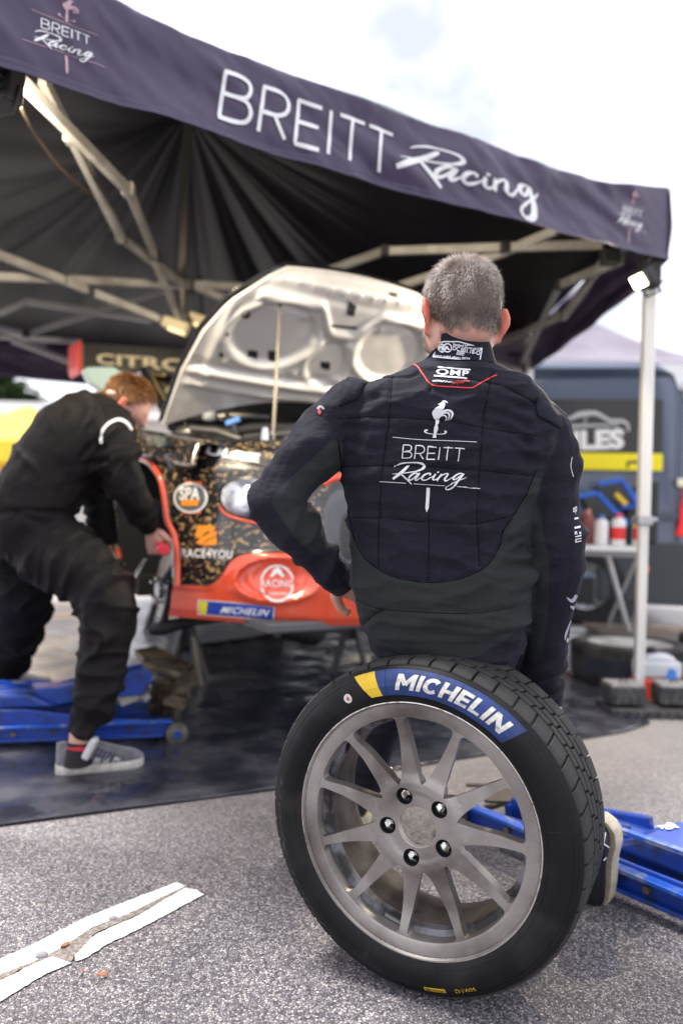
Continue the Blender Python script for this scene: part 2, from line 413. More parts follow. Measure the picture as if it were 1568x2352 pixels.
lk(wn.outputs['Value'], cr.inputs['Fac'])
er = N(t, 'ShaderNodeMapRange'); er.inputs['From Max'].default_value = .0016*125*.8; lk(v2.outputs['Distance'], er.inputs['Value'])
mx1 = N(t, 'ShaderNodeMix', data_type='RGBA'); mx1.inputs['A'].default_value = (.042, .038, .045, 1); lk(er.outputs['Result'], mx1.inputs['Factor']); lk(cr.outputs['Color'], mx1.inputs['B'])
big = N(t, 'ShaderNodeTexNoise'); big.inputs['Scale'].default_value = 1.1; big.inputs['Detail'].default_value = 8; big.inputs['Roughness'].default_value = .6; lk(tcn.outputs['Object'], big.inputs['Vector'])
br = N(t, 'ShaderNodeMapRange'); br.inputs['From Min'].default_value = .3; br.inputs['From Max'].default_value = .7; br.inputs['To Min'].default_value = .62; br.inputs['To Max'].default_value = 1.28; lk(big.outputs['Fac'], br.inputs['Value'])
mx2 = N(t, 'ShaderNodeMix', data_type='RGBA', blend_type='MULTIPLY'); mx2.inputs['Factor'].default_value = 1; lk(mx1.outputs['Result'], mx2.inputs['A'])
cmb = N(t, 'ShaderNodeCombineColor'); [lk(br.outputs['Result'], cmb.inputs[i]) for i in range(3)]
lk(cmb.outputs['Color'], mx2.inputs['B'])
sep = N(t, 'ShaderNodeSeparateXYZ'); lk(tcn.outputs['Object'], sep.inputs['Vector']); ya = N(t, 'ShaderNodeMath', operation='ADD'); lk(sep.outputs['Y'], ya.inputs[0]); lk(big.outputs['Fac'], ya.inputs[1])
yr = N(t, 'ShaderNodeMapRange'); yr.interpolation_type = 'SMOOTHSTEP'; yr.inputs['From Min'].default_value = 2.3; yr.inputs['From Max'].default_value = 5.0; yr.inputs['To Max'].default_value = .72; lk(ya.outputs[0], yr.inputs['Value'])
mx3 = N(t, 'ShaderNodeMix', data_type='RGBA'); mx3.inputs['B'].default_value = (.50, .47, .455, 1); lk(yr.outputs['Result'], mx3.inputs['Factor']); lk(mx2.outputs['Result'], mx3.inputs['A']); lk(mx3.outputs['Result'], b.inputs['Base Color'])  # far tarmac paled with distance: glancing sky brightness painted into its base colour
bp = N(t, 'ShaderNodeBump'); bp.inputs['Strength'].default_value = .55; bp.inputs['Distance'].default_value = .002; lk(er.outputs['Result'], bp.inputs['Height'])
bp2 = N(t, 'ShaderNodeBump'); bp2.inputs['Strength'].default_value = .4; bp2.inputs['Distance'].default_value = .0035; lk(wn.outputs['Value'], bp2.inputs['Height']); lk(bp.outputs['Normal'], bp2.inputs['Normal']); lk(bp2.outputs['Normal'], b.inputs['Normal'])
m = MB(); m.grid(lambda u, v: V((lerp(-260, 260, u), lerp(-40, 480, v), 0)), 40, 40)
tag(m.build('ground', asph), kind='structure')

# worn white bay line, two strips either side of a sand-filled crack
paint = M('road_paint', (.72, .71, .71), .7, col2=(.12, .115, .12), sc=240, fac=(.575, .60), bump=.8, bsc=150, bdist=.003, det=3)
def rough_poly(pts, z, amp=.0045, step=.006, seed=0):
    w = [G(x, y, z) for x, y in pts]; out = []
    for i, p in enumerate(w):
        q = w[(i+1) % len(w)]; k = max(1, int((q-p).length/step))
        for j in range(k):
            r = p.lerp(q, j/k); n = V((nz(r, 60, seed)+nz(r, 170, seed+3)*.7, nz(r, 60, seed+9)+nz(r, 170, seed+5)*.7, 0))*amp*.55; out.append(r+n)
    return out
def sheet(name, pts, z0, mat, th=.003, **kw):
    m = MB(); ps = [V((p.x, p.y, 0)) for p in rough_poly(pts, z0, **kw)]; m.prism([p+V((0, 0, z0)) for p in ps], (0, 0, th)); return m
crop = lambda *a: [(x*.5, 1894+y*.5) for x, y in a]
for k, pts in enumerate((crop((-60, 645), (130, 560), (400, 425), (640, 330), (810, 265), (862, 285), (720, 345), (600, 405), (430, 470), (250, 585), (130, 640), (-60, 715)),
              crop((-60, 745), (60, 690), (150, 640), (245, 605), (300, 604), (330, 637), (200, 690), (90, 760), (-60, 850)),
              crop((342, 595), (380, 545), (450, 500), (640, 415), (760, 340), (850, 292), (905, 300), (934, 322), (800, 395), (640, 480), (500, 545), (395, 612), (350, 626)))):
    tag(sheet('painted_line', pts, .003, paint, th=.0006, seed=k*5).build('painted_line', paint), kind='structure')
sand = M('sand_fill', (.25, .22, .20), .95, col2=(.13, .11, .105), sc=120, bump=.5, bsc=200)
tag(sheet('crack_fill', crop((-60, 718), (130, 640), (250, 588), (430, 474), (600, 406), (720, 347), (850, 284), (862, 287), (840, 295), (760, 340), (640, 412), (440, 498), (345, 600), (325, 636), (240, 603), (130, 650), (-60, 742)), .0037, sand, th=.001).build('crack_filling', sand), kind='structure')
leafm = M('dry_leaf', (.42, .14, .05), .8, col2=(.25, .1, .05), sc=60)
def leaf(x, y, s, a, lab):
    p = G(x, y); m = MB(); n = 9
    def f(u, v):
        w = math.sin(math.pi*min(1, u*.96+.02))**.7*.42; q = V(((u-.5)*s, (v-.5)*2*w*s*.6, .006+abs(v-.5)*s*.25+.2*s*(u-.5)**2)); return p+Matrix.Rotation(a, 3, 'Z') @ q
    m.grid(f, n, 4); o = m.build('dry_leaf', leafm, origin=p, smooth=60, solid=.0006); tag(o, lab, 'leaf', 'dry leaves on the asphalt')
leaf(236, 2246, .022, .5, 'larger orange dry leaf on the asphalt below the white line')
leaf(188, 2236, .012, 1.5, 'small orange leaf scrap between the white line and the larger leaf')
leaf(150, 2178, .022, 1.0, 'curled brown leaf lying in the crack of the white line')
leaf(1272, 3607*.574, .010, .9, 'tiny orange leaf scrap on the asphalt right of the upright wheel')
pebm = M('pebble', (.25, .24, .27), .8)
for x, y, s, lab in ((260, 2114, .010, 'dark round pebble in the crack of the white line'), (97, 2200, .013, 'grey flat pebble in the crack near the left end of the white line')):
    p = G(x, y); m = MB(); m.ell(p+V((0, 0, s*.4)), (s, s*.8, s*.6), n=10, m=6); tag(m.build('pebble', pebm, smooth=60, origin=p), lab, 'pebble')

# groundsheet
rub = M('groundsheet', (.022, .024, .036), .14, col2=(.085, .083, .10), sc=4.5, fac=(.42, .72), bump=.5, bsc=2.6, bdist=.09, rvar=.28, det=8)
E1 = V((.848, .529, 0)); E2 = V((-.529, .848, 0))
f0 = G(0, 1900); f1 = G(640, 1815); f2 = G(1432, 1684)
ed = (f2-f1).normalized(); fl = f0+(f0-f1)*.6
poly = [fl, f0, f1, f2, G(1492, 1664), G(1400, 1590), G(1290, 1540), V((1.55, 6.6, 0)), V((.2, 8.4, 0)), V((-4.3, 6.9, 0))]
def rub_z(p): return .010+.006*max(0, nz(p, 1.3, 3))+.003*nz(p, 5, 1)
bmx = MB(); bm_poly = [V((p.x, p.y, 0)) for p in poly]
tr = tessellate_polygon([bm_poly]); me = bpy.data.meshes.new('groundsheet'); me.from_pydata([tuple(p) for p in bm_poly], [], [tuple(q) for q in tr]); refine(me, .14, 9)
for v in me.vertices:
    p = v.co; edge = (p-f2).cross(ed).z*-1 if False else 1
    v.co.z = rub_z(p)
gs = finish(me, 'groundsheet', rub, smooth=80, origin=(0, 4, 0)); gs.modifiers.new('s', 'SOLIDIFY').thickness = .004
tag(gs, 'glossy dark blue plastic groundsheet spread under the awning and the car', 'groundsheet')

silv = M('silver_sheet', (.50, .48, .48), .22, .3, col2=(.34, .33, .35), sc=2.2, bump=.6, bsc=3.2, bdist=.07, rvar=.2, det=7)
sp = [V((p.x, p.y, 0)) for p in (G(-120, 1610), G(150, 1585), G(300, 1545), G(430, 1492), G(640, 1462), V((.5, 6.6, 0)), V((.0, 8.6, 0)), V((-4.4, 6.9, 0)))]
me = bpy.data.meshes.new('plastic_sheet'); me.from_pydata([tuple(p) for p in sp], [], [tuple(q) for q in tessellate_polygon([sp])]); refine(me, .16, 9)
for v in me.vertices: v.co.z = rub_z(v.co)+.014+.008*abs(nz(v.co, 2.5, 8))
tag(finish(me, 'plastic_sheet', silv, smooth=80, origin=(-1, 6, 0)), 'silvery wrinkled plastic sheet lying under the rear of the rally car', 'plastic sheet')

# ================================================================ BACKGROUND
white = M('white_panel', (.72, .72, .72), .6); orange_w = M('orange_wall', (.62, .25, .06), .7); yel = M('yellow_fabric', (.80, .55, .02), .7, col2=(.85, .62, .05), sc=3)
greyroof = M('grey_roof', (.30, .30, .31), .7, col2=(.38, .37, .36), sc=.8)
def wbox(mb, x0, x1, y0, y1, Y, dep): # box whose front face is at depth Y, between picture points
    a = P(x0, y0, Y); c = P(x1, y1, Y); mb.box(((a.x+c.x)/2, Y+dep/2, (a.z+c.z)/2), (abs(c.x-a.x), dep, abs(a.z-c.z))); return a, c
# market kiosk
k = thing('kiosk', 'white flat-roofed kiosk with an orange front behind the yellow canopy at left', 'kiosk', (P(20, 1000, 22).x, 22, 0))
m = MB(); a = P(-160, 935, 22); c = P(118, 1155, 22); m.box(((a.x+c.x)/2, 24, a.z/2-.1), (c.x-a.x, 4, a.z-.2)); m.build('wall', orange_w, k)
m = MB(); m.box(((a.x+c.x)/2, 23.9, a.z), (c.x-a.x+.5, 4.6, .35)); m.build('roof', white, k)
m = MB(); m.box((c.x-.6, 21.95, a.z/2-.2), (1.1, .1, a.z-.5)); m.build('corner_panel', white, k)
m = MB(); m.box((c.x-.1, 21.9, a.z-.32), (2.6, .1, .16)); m.build('fascia', M('red_trim', (.5, .05, .03), .5), k)
k = thing('warehouse', 'long low warehouse with a pale grey roof far off at left', 'building', (P(110, 950, 48).x, 50, 0))
a = P(30, 938, 48); m = MB(); m.box((a.x+7, 53, a.z/2-.4), (15, 10, a.z-.2)); m.build('wall', M('pale_wall', (.5, .47, .44), .8), k)
m = MB(); z = a.z-.5; m.prism([(a.x-1, 47.5, z), (a.x-1, 59, z), (a.x-1, 53, z+1.6)], (17, 0, 0)); m.build('roof', greyroof, k)
for i in range(5):
    m = MB(); m.box((a.x+1.6+i*2.9, 47.95, z*.5), (1.4, .12, 1.0)); m.build('window', M('dark_glass', (.03, .04, .05), .1), k)
# yellow gazebo
k = thing('gazebo', 'bright yellow pop-up canopy standing beyond the mechanic at left', 'canopy', (P(20, 1010, 13).x, 14.5, 0))
ap = P(60, 975, 14.5); zt = P(60, 1012, 13).z; zb = P(60, 1062, 13).z; x0 = P(-150, 1000, 13).x; x1 = P(112, 1000, 13).x
cs = [V((x0, 13, zt)), V((x1, 13, zt)), V((x1, 16, zt)), V((x0, 16, zt))]; ap = V(((x0+x1)/2, 14.5, zt+.75))
m = MB()
for i in range(4): m.add([cs[i], cs[(i+1) % 4], ap], [(0, 1, 2)])
m.build('roof', yel, k, solid=.01)
m = MB()
for i in range(4):
    p, q = cs[i], cs[(i+1) % 4]; m.grid(lambda u, v: p.lerp(q, u)-V((0, 0, (zt-zb)*v)), 4, 1)
m.build('valance', yel, k, solid=.01)
for p in cs:
    m = MB(); m.box((p.x*.999, p.y, zt/2), (.05, .05, zt)); m.build('leg', white, k)
# tree
bark = M('bark', (.09, .065, .045), .9); leafg = M('foliage', (.018, .038, .012), .85, spec=.15, col2=(.05, .08, .025), sc=.9, fac=(.35, .65))
def tree(cx, Y, h, r, lab, seed):
    k = thing('pine_tree', lab, 'tree', (cx, Y, 0)); rnd = random.Random(seed)
    m = MB(); m.tube([(cx, Y, -.1), (cx+.1, Y, h*.4), (cx, Y, h*.95)], [.28, .2, .05], 8); 
    for i in range(12):
        a = rnd.uniform(0, 6.3); z = h*rnd.uniform(.25, .85); l = r*(1.1-z/h); m.tube([(cx, Y, z), (cx+math.cos(a)*l, Y+math.sin(a)*l, z+.5)], [.08, .02], 5)
    m.build('trunk', bark, k, smooth=60)
    m = MB()
    for i in range(5200):
        z = rnd.random()**.8; rr = r*(1-z)**.7*(.75+.35*math.sin(z*23+seed)); a = rnd.uniform(0, 6.3); q = rr*math.sqrt(rnd.uniform(.15, 1)); s = rnd.uniform(.2, .46)
        if noise.noise(V((math.cos(a)*2, math.sin(a)*2, z*9+seed))) < -.12: continue
        c = V((cx+math.cos(a)*q, Y+math.sin(a)*q, h*(.18+.84*z))); rt = Matrix.Rotation(rnd.uniform(0, 6.3), 3, 'Z') @ Matrix.Rotation(rnd.uniform(-1, 1), 3, 'X')
        m.add([c+rt @ V((-s, 0, 0)), c+rt @ V((0, s*.4, 0)), c+rt @ V((s, 0, .05)), c+rt @ V((0, -s*.4, 0))], [(0, 1, 2, 3)])
    m.build('crown', leafg, k, weld=False, recalc=False)
tree(P(-40, 900, 30).x, 30, P(0, 690, 30).z, 3.3, 'dark green conifer at the left edge beyond the kiosk', 3)
tree(P(-120, 900, 34).x, 36, 9.5, 3.4, 'taller dark conifer just outside the left edge of the view', 8)

# pale tent behind the van
lil = M('lilac_fabric', (.17, .155, .20), .8, col2=(.22, .20, .25), sc=1.2)
k = thing('peaked_tent', 'pale lilac peaked tent roof rising behind the dark van', 'tent', (P(1370, 800, 12).x, 12, 0))
pk = P(1368, 744, 12.5); zt = P(1370, 834, 11).z; cx = pk.x; m = MB(); hw = 1.7
cs = [V((cx-hw, 10.9, zt)), V((cx+hw, 10.9, zt)), V((cx+hw, 14.2, zt)), V((cx-hw, 14.2, zt))]
for i in range(4):
    p, q = cs[i], cs[(i+1) % 4]; m.grid(lambda u, v: p.lerp(q, u).lerp(pk, v)-V((0, 0, .12*math.sin(math.pi*v))), 6, 8)
m.build('roof', lil, k, smooth=30, solid=.01)
m = MB()
for i in range(4):
    p, q = cs[i], cs[(i+1) % 4]; m.grid(lambda u, v: p.lerp(q, u)-V((0, 0, .35*v)), 4, 1)
m.build('valance', M('white_fabric', (.7, .7, .72), .8), k, solid=.01)
for p in cs:
    m = MB(); m.box((p.x, p.y, zt/2), (.05, .05, zt)); m.build('leg', white, k)

# ---------------------------------------------------------------- van
vanp = M('van_paint', (.085, .112, .17), .30, .45, coat=.6); blk = M('black_plastic', (.02, .02, .023), .55); rubber = M('rubber', (.013, .013, .015), .75, col2=(.03, .029, .03), sc=30)
steel = M('steel', (.35, .36, .38), .4, .8); vA = V((2.95, 6.75, 0)); vB = V((-1.75, 7.6, 0)); vd = (vB-vA).normalized(); vn = V((vd.y, -vd.x, 0));
if vn.y < 0: vn = -vn
Lv = (vB-vA).length
van = thing('van', 'dark blue-grey panel van with black and yellow side sign parked beyond the table', 'van', (vA+vB)/2+vn*.95)
def vp(s, d, z): return vA+vd*s+vn*d+V((0, 0, z))
side = [(0, .20), (0, 1.35), (.03, 1.9), (.14, 2.2), (.3, 2.33), (Lv-1.2, 2.33), (Lv-.75, 2.1), (Lv-.45, 1.45), (Lv-.12, 1.1), (Lv, .85), (Lv, .20)]
m = MB(); rings = []
for d, ins, zs in ((0, .0, 1), (.04, .0, 1), (.1, 0, 1), (.95, 0, 1), (1.8, 0, 1), (1.9, 0, 1)):
    rr = []
    for s, z in side:
        inset = 0
        if z > 2.25: inset = {0: .16, .04: .07, .1: 0, .95: -.03, 1.8: 0, 1.9: .16}[d]
        elif z > 1.8: inset = 0
        dd = d+(.09 if (d == 0 and z > 2.1) else 0)-(.09 if (d == 1.9 and z > 2.1) else 0)
        dd += {0: 1, .04: 1, .1: 1, .95: 0, 1.8: -1, 1.9: -1}[d]*.11*max(0, z-1.45)**1.3; rr.append(vp(s, dd, z-inset))
    rings.append(rr)
m.rings(rings); m.build('body', vanp, van, smooth=40, bevel=.03)
def vslab(name, s0, s1, z0, z1, mat, off=.012, th=.02, par=van, bv=.008):
    m = MB(); m.prism([vp(s0, -off, z0), vp(s1, -off, z0), vp(s1, -off, z1), vp(s0, -off, z1)], vn*th); return m.build(name, mat, par, bevel=bv)
def vs_of(x, y): # picture point -> (s, z) on the van side
    p = PL(x, y, vA, vn); return (p-vA).dot(vd), p.z
s0, zt = vs_of(1522, 885); s1 = s0+2.0; zb = vs_of(1400, 1040)[1]; zy = vs_of(1400, 1080)[1]
pan = vslab('sign_panel', s0, s1, zb, vs_of(1400, 917)[1], M('sign_black', (.012, .012, .014), .3), .012)
vslab('yellow_stripe', s0-.01, s1, zy, zb-.003, M('sign_yellow', (.85, .72, .0), .45), .016)
vslab('sill', .76, Lv-.3, .19, .42, blk, .02, .05); vslab('side_rub_strip', .1, Lv-.6, .93, 1.0, M('van_trim', (.07, .08, .11), .5), .02, .03)
vslab('rear_bumper', -.12, .75, .22, .74, M('bumper_grey', (.05, .055, .065), .6), .03, .3, bv=.03)
s_, z_ = vs_of(1475, 1308); vslab('side_marker', s_-.05, s_+.07, z_-.03, z_+.04, M('amber', (.9, .28, .02), .3, emis=(.9, .25, .0), estr=.3), .03)
red = M('tail_red', (.6, .01, .012), .25, emis=(.9, .02, .02), estr=.25)
m = MB(); m.prism([vp(-.015, -.015, .8), vp(.10, -.018, .8), vp(.02, -.018, 1.42), vp(-.015, -.015, 1.42)], vn*.16); m.build('tail_light', red, van, bevel=.01)
for s, z in ((vs_of(1562, 1110)),): vslab('reflector', s-.03, s+.03, z-.03, z+.04, M('pale_lens', (.8, .8, .6), .2), .02)
vslab('door_seam', s0-.16, s0-.15, .75, 2.1, blk, .004, .01, bv=0)
def vwheel(s, par):
    w = MB(); mt = Matrix((vd, V((0, 0, 1)), -vn)).transposed().to_4x4(); mt.translation = vp(s, .0, .345)
    w.lathe([(.2, .03), (.33, .03), (.345, 0), (.345, -.18), (.33, -.2), (.2, -.2)], 40, mt); o = w.build('tyre', rubber, par, smooth=40)
    w = MB(); w.lathe([(0, .0), (.06, .01), (.065, -.02), (.14, .0), (.19, .02), (.205, .03), (.205, -.1), (0, -.1)], 32, mt); w.build('hubcap', steel, o, smooth=40)
    for i in range(15):
        a = 2*math.pi*i/15; p = mt @ V((.168*math.cos(a), .168*math.sin(a), .018)); q = MB(); q.ell(p, (.012, .012, .012), n=8, m=6); q.build('rim_hole', blk, o)
    arch = MB(); mt2 = mt.copy(); arch.lathe([(.36, -.15), (.36, .012), (.46, .012), (.46, -.15)], 40, mt2, closed=True); arch.build('wheel_arch', M('arch_grey', (.03, .035, .045), .6), par, smooth=40)
sw = vs_of(1343, 1374)[0]; vwheel(sw, van); vwheel(Lv-.85, van)
tr_ = bvh(next(c for c in van.children if c.name.startswith('sign_panel')))
a = Art(); a.text('ILES', [(1316, 989), (1432, 984), (1432, 1031), (1316, 1035)], bold=.05); a.cast('lettering', M('sign_white', (.78, .78, .78), .5), van, tr_, .004)
a = Art(); a.stroke([(1290, 965, 2), (1312, 960, 4), (1330, 952, 6), (1365, 949, 5), (1385, 958, 4), (1400, 966, 4), (1430, 968, 4), (1441, 978, 3), (1441, 992, 2)]); a.stroke([(1250, 990, 2), (1300, 981, 4), (1340, 978, 3), (1420, 976, 2)]); a.stroke([(1345, 952, 1.5), (1342, 975, 1.5)])
a.cast('car_outline', M('sign_silver', (.45, .45, .46), .4), van, tr_, .004)

# ================================================================ THE AWNING
A0 = P(-86, 140, 2.28); A0.z = 2.19; B0 = V((1.5, 3.89, 2.19)); Rr = V((1.57, 6.8, 2.19)); K0 = V((-1.5, 8.7, 2.19)); L0 = V((-4.2, 7.3, 2.19))
A0 = V((-1.08, 2.28, 2.19)); ev = (B0-A0).normalized(); en = V((ev.y, -ev.x, 0)); 
if en.y > 0: en = -en
A0 = A0+en*.06
tent = thing('awning', 'large black pop-up service awning with white team lettering on its front valance', 'awning', (0, 4.5, 0))
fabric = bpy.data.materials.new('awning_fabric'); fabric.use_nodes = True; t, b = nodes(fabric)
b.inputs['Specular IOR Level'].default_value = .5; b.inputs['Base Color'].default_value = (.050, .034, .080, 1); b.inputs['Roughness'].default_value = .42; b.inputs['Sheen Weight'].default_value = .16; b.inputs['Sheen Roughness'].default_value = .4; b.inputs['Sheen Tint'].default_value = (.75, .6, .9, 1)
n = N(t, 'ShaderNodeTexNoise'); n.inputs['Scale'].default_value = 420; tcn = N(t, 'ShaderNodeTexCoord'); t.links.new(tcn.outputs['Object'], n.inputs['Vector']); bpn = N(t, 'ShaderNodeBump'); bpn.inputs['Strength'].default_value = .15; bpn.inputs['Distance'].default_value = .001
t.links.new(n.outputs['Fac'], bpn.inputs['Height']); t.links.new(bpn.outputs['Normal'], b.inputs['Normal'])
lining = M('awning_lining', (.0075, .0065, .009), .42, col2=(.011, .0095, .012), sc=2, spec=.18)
TOP = [(-130, -210), (-40, -150), (100, -80), (250, -3), (420, 74), (600, 145), (780, 211), (900, 256), (1080, 320), (1250, 384), (1400, 424), (1480, 429), (1533, 431)]
BOT = [(-130, 112), (-40, 146), (100, 190), (250, 238), (420, 290), (600, 345), (780, 399), (900, 434), (1080, 484), (1250, 530), (1400, 567), (1480, 587), (1533, 599)]
def val_pt(u, v):
    x = lerp(-110, 1533, u); yt = float(np.interp(x, *zip(*TOP))); yb = float(np.interp(x, *zip(*BOT)))
    p = PL(x, lerp(yt, yb, v), A0, en); s = (p-A0).dot(ev)
    d = .030*nz((s*2.3+v*.9, v*1.5, 0), 1, 5)+.020*nz((s*4-v*2.2, v*1.8, 3), 1, 2)+.012*nz((s*9-v*4, v*2.5, 7), 1, 4)+.004*nz((s*24-v*6, v*5, 7), 1, 4)
    d += .006*math.sin(v*math.pi*1.0)
    d *= min(1, (1-u)*14+.1)
    return p+en*(d+.012*(v > .985))
m = MB(); m.grid(val_pt, 230, 26); val = m.build('valance', fabric, tent, smooth=80, solid=.0015)
# hem + stitched seam along the bottom, as the fold of a doubled edge
m = MB(); m.grid(lambda u, v: val_pt(u, lerp(.90, 1.0, v))+en*.003, 200, 3); m.build('hem', fabric, val, smooth=80, solid=.001)
# returns round the right corner
def side_val(p, q, h=.31, sag=.02, seed=0, top=2.5):
    d = (q-p); 
    def f(u, v):
        a = p.lerp(q, u); nn = V((d.y, -d.x, 0)).normalized(); a.z = top-sag*4*u*(1-u)-h*v
        return a+nn*(.02*nz((u*8, v*2, seed), 1, seed))
    return f
zc = val_pt(1, 0).z; vt = val_pt(1, 0); vb = val_pt(1, 1)
for i, (p, q, nm) in enumerate(((vb, Rr, 1), (Rr, K0, 2), (K0, L0, 3), (L0, A0, 4))):
    m = MB(); m.grid(side_val(V(p), V(q), .36, .03, i*3+1, 2.54), 50, 8); m.build('side_valance', fabric, tent, smooth=80, solid=.0015)
# roof sheets: one per side, rising to the mast
apex = P(432, 258, 4.9)
corners = [val_pt(0, 0), val_pt(1, 0)]+[V((q.x, q.y, 2.53)) for q in (Rr, K0, L0)]
def roof_fn(p, q, seed, front=False):
    def f(u, v):
        a = V(p).lerp(V(q), u); a.z -= .03*4*u*(1-u); ed_ = min(1, 6*u, 6*(1-u))
        if front:
            w = val_pt(u, 0); a = V((w.x, w.y, w.z))
        r = a.lerp(apex, v); sag = .13*math.sin(math.pi*v)*(1-.2*math.sin(math.pi*u)); fold = ed_*.085*math.sin(math.pi*v)*nz((u*5, .5*v, seed), 1, seed)+ed_*.014*math.sin(math.pi*v)*nz((u*17, v*.8, seed), 1, seed+3)
        r.z -= sag; r.z += fold; return r
    return f
for i in range(5):
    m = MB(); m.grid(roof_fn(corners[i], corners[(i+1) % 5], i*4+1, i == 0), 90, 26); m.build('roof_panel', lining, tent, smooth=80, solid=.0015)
# raised crown of the roof that shows above the sagging valance
m = MB(); hp = [(700, 190), (780, 204), (850, 232), (890, 251), (930, 268), (1010, 293)]
c0 = [PL(x, y, A0, en) for x, y in ((690, 192), (790, 208), (870, 236), (900, 252), (960, 272), (1020, 299))]
m.grid(lambda u, v: V(P(lerp(720, 1010, u), float(np.interp(lerp(720, 1010, u), [720, 790, 880, 925, 1010], [188, 206, 246, 262, 294]))+v*26, float(np.interp(lerp(720, 1010, u), [720, 1010], [3.05, 3.45])))), 16, 3); 
m = MB()
def crownf(u, v):
    x = lerp(740, 1000, u); yt = float(np.interp(x, *zip(*TOP))); h = float(np.interp(x, [740, 830, 888, 1000], [0, 7, 8, 0])); p = PL(x, yt+4-(h+4)*v, A0, en); q = p+(-en)*(.03+.25*v); r = (q-CAM); return CAM+ (p-CAM)*((p-CAM).length+.03+.25*v)/(p-CAM).length
m.grid(crownf, 20, 3); m.build('roof_ridge', M('roof_green', (.012, .03, .035), .5), tent, smooth=80, solid=.002)
# bird, names and rules on the valance
tv = bvh(val); inkw = M('print_white', (.82, .82, .84), .55); inkp = M('print_pink', (.55, .36, .42), .6)
HB = homog([(435, 722), (418, 893), (1230, 768), (1142, 935), (738, 912), (955, 750)], [(517, 166), (504, 264), (902, 309), (868, 393), (676, 337), (779, 266)])
mark_name(8).mapped(HB).cast('lettering', inkw, val, tv, .004, Lmax=9)
HS = homog([(315, 1005), (297, 1164), (1250, 1140), (540, 1230), (715, 1000), (1000, 1300), (1085, 1150)], [(926, 331), (922, 398), (1244, 452), (1021, 438), (1071, 364), (1197, 480), (1178, 448)])
mark_script(1.25).mapped(HS).cast('lettering', inkw, val, tv, .004, Lmax=9)
for H in (homog([(293, 617), (1391, 682), (123, 1195), (1430, 1296), (735, 1600)], [(72, 19), (222, 86), (54, 94), (244, 152), (149, 173)]),
          homog([(293, 617), (1391, 682), (123, 1195), (1430, 1296), (735, 1600)], [(1424, 462), (1479, 480), (1403, 514), (1483, 541), (1442, 556)])):
    mark_name(10).mapped(H).cast('emblem_name', inkw, val, tv, .004, Lmax=9); mark_script(1.2).mapped(H).cast('emblem_name', inkw, val, tv, .0045, Lmax=9)
    mark_bird().mapped(H).cast('emblem_bird', inkp, val, tv, .004, Lmax=9); [r.mapped(H).cast('emblem_rule', inkp, val, tv, .004, Lmax=9) for r in mark_rules(5)]; mark_blade().mapped(H).cast('emblem_blade', inkp, val, tv, .004, Lmax=9)
# frame
alu = M('aluminium', (.36, .345, .33), .42, .4, col2=(.27, .255, .24), sc=8); alug = M('grey_aluminium', (.36, .36, .40), .4, .5); joint = M('black_joint', (.02, .02, .02), .5)
hub = P(425, 655, 4.9); hub2 = P(415, 738, 4.85)
def strut(x0, y0, Y0, x1, y1, Y1, w=.03, h=.045, mat=alu, nm='strut'):
    m = MB(); m.bar(P(x0, y0, Y0), P(x1, y1, Y1), w, h, over=.01); return m.build(nm, mat, tent, bevel=.004)
for a in ((35, 172, 2.5, 295, 437, 3.4), (100, 185, 2.75, 280, 548, 3.9), (295, 435, 3.45, 357, 588, 4.3), (277, 543, 3.95, 420, 655, 4.85), (352, 590, 4.3, 415, 738, 4.82),
          (-60, 562, 4.0, 145, 642, 4.4), (146, 642, 4.42, 205, 668, 4.5), (212, 671, 4.52, 390, 742, 4.83), (-60, 633, 4.2, 145, 641, 4.44), (135, 640, 4.48, 420, 656, 4.85), (430, 652, 4.92, 585, 661, 5.1), (445, 658, 4.92, 560, 705, 5.2),
          (1379, 562, 3.92, 1160, 568, 4.1), (1162, 568, 4.12, 884, 577, 4.4), (884, 576, 4.4, 690, 645, 4.9), (1274, 530, 3.95, 1150, 582, 4.15), (1150, 582, 4.17, 860, 676, 4.6),
          (1284, 655, 4.45, 1425, 598, 3.98), (1399, 580, 3.98, 1294, 728, 4.9), (1294, 722, 4.9, 1130, 795, 6.5), (1134, 836, 6.6, 1192, 851, 6.75),
          (470, 742, 5.0, 560, 700, 5.5)):
    strut(*a, w=.030 if a[2] < 4.6 else .036)
for a in ((0, 720, 6.0, 62, 692, 6.1), (62, 692, 6.1, 345, 735, 6.6), (62, 768, 6.1, 380, 666, 6.7), (-40, 745, 6.1, 62, 768, 6.1), (-20, 772, 6.9, 185, 785, 7.2), (30, 782, 6.9, 180, 838, 7.2), (1284, 655, 4.5, 1199, 830, 6.4), (455, 650, 6.7, 560, 610, 7.0), (700, 640, 6.9, 900, 690, 7.1)):
    strut(*a, mat=alug)
m = MB(); m.bar(apex, hub2, .045, .045); m.build('mast', M('mast_metal', (.13, .12, .11), .4, .5), tent, bevel=.004)
for p in (hub, hub2): m = MB(); m.box(p, (.11, .11, .09)); m.build('mast_joint', joint, tent, bevel=.01)
for x, y, Y in ((165, 313, 2.95), (295, 436, 3.42), (357, 588, 4.3), (278, 546, 3.93), (146, 642, 4.43), (208, 669, 4.51), (1160, 568, 4.1), (884, 576, 4.4), (1284, 655, 4.45), (1296, 722, 4.9), (1399, 580, 3.97), (62, 768, 6.1)):
    m = MB(); m.box(P(x, y, Y), (.05, .055, .055)); m.build('pivot', joint if y > 500 else alu, tent, bevel=.006)
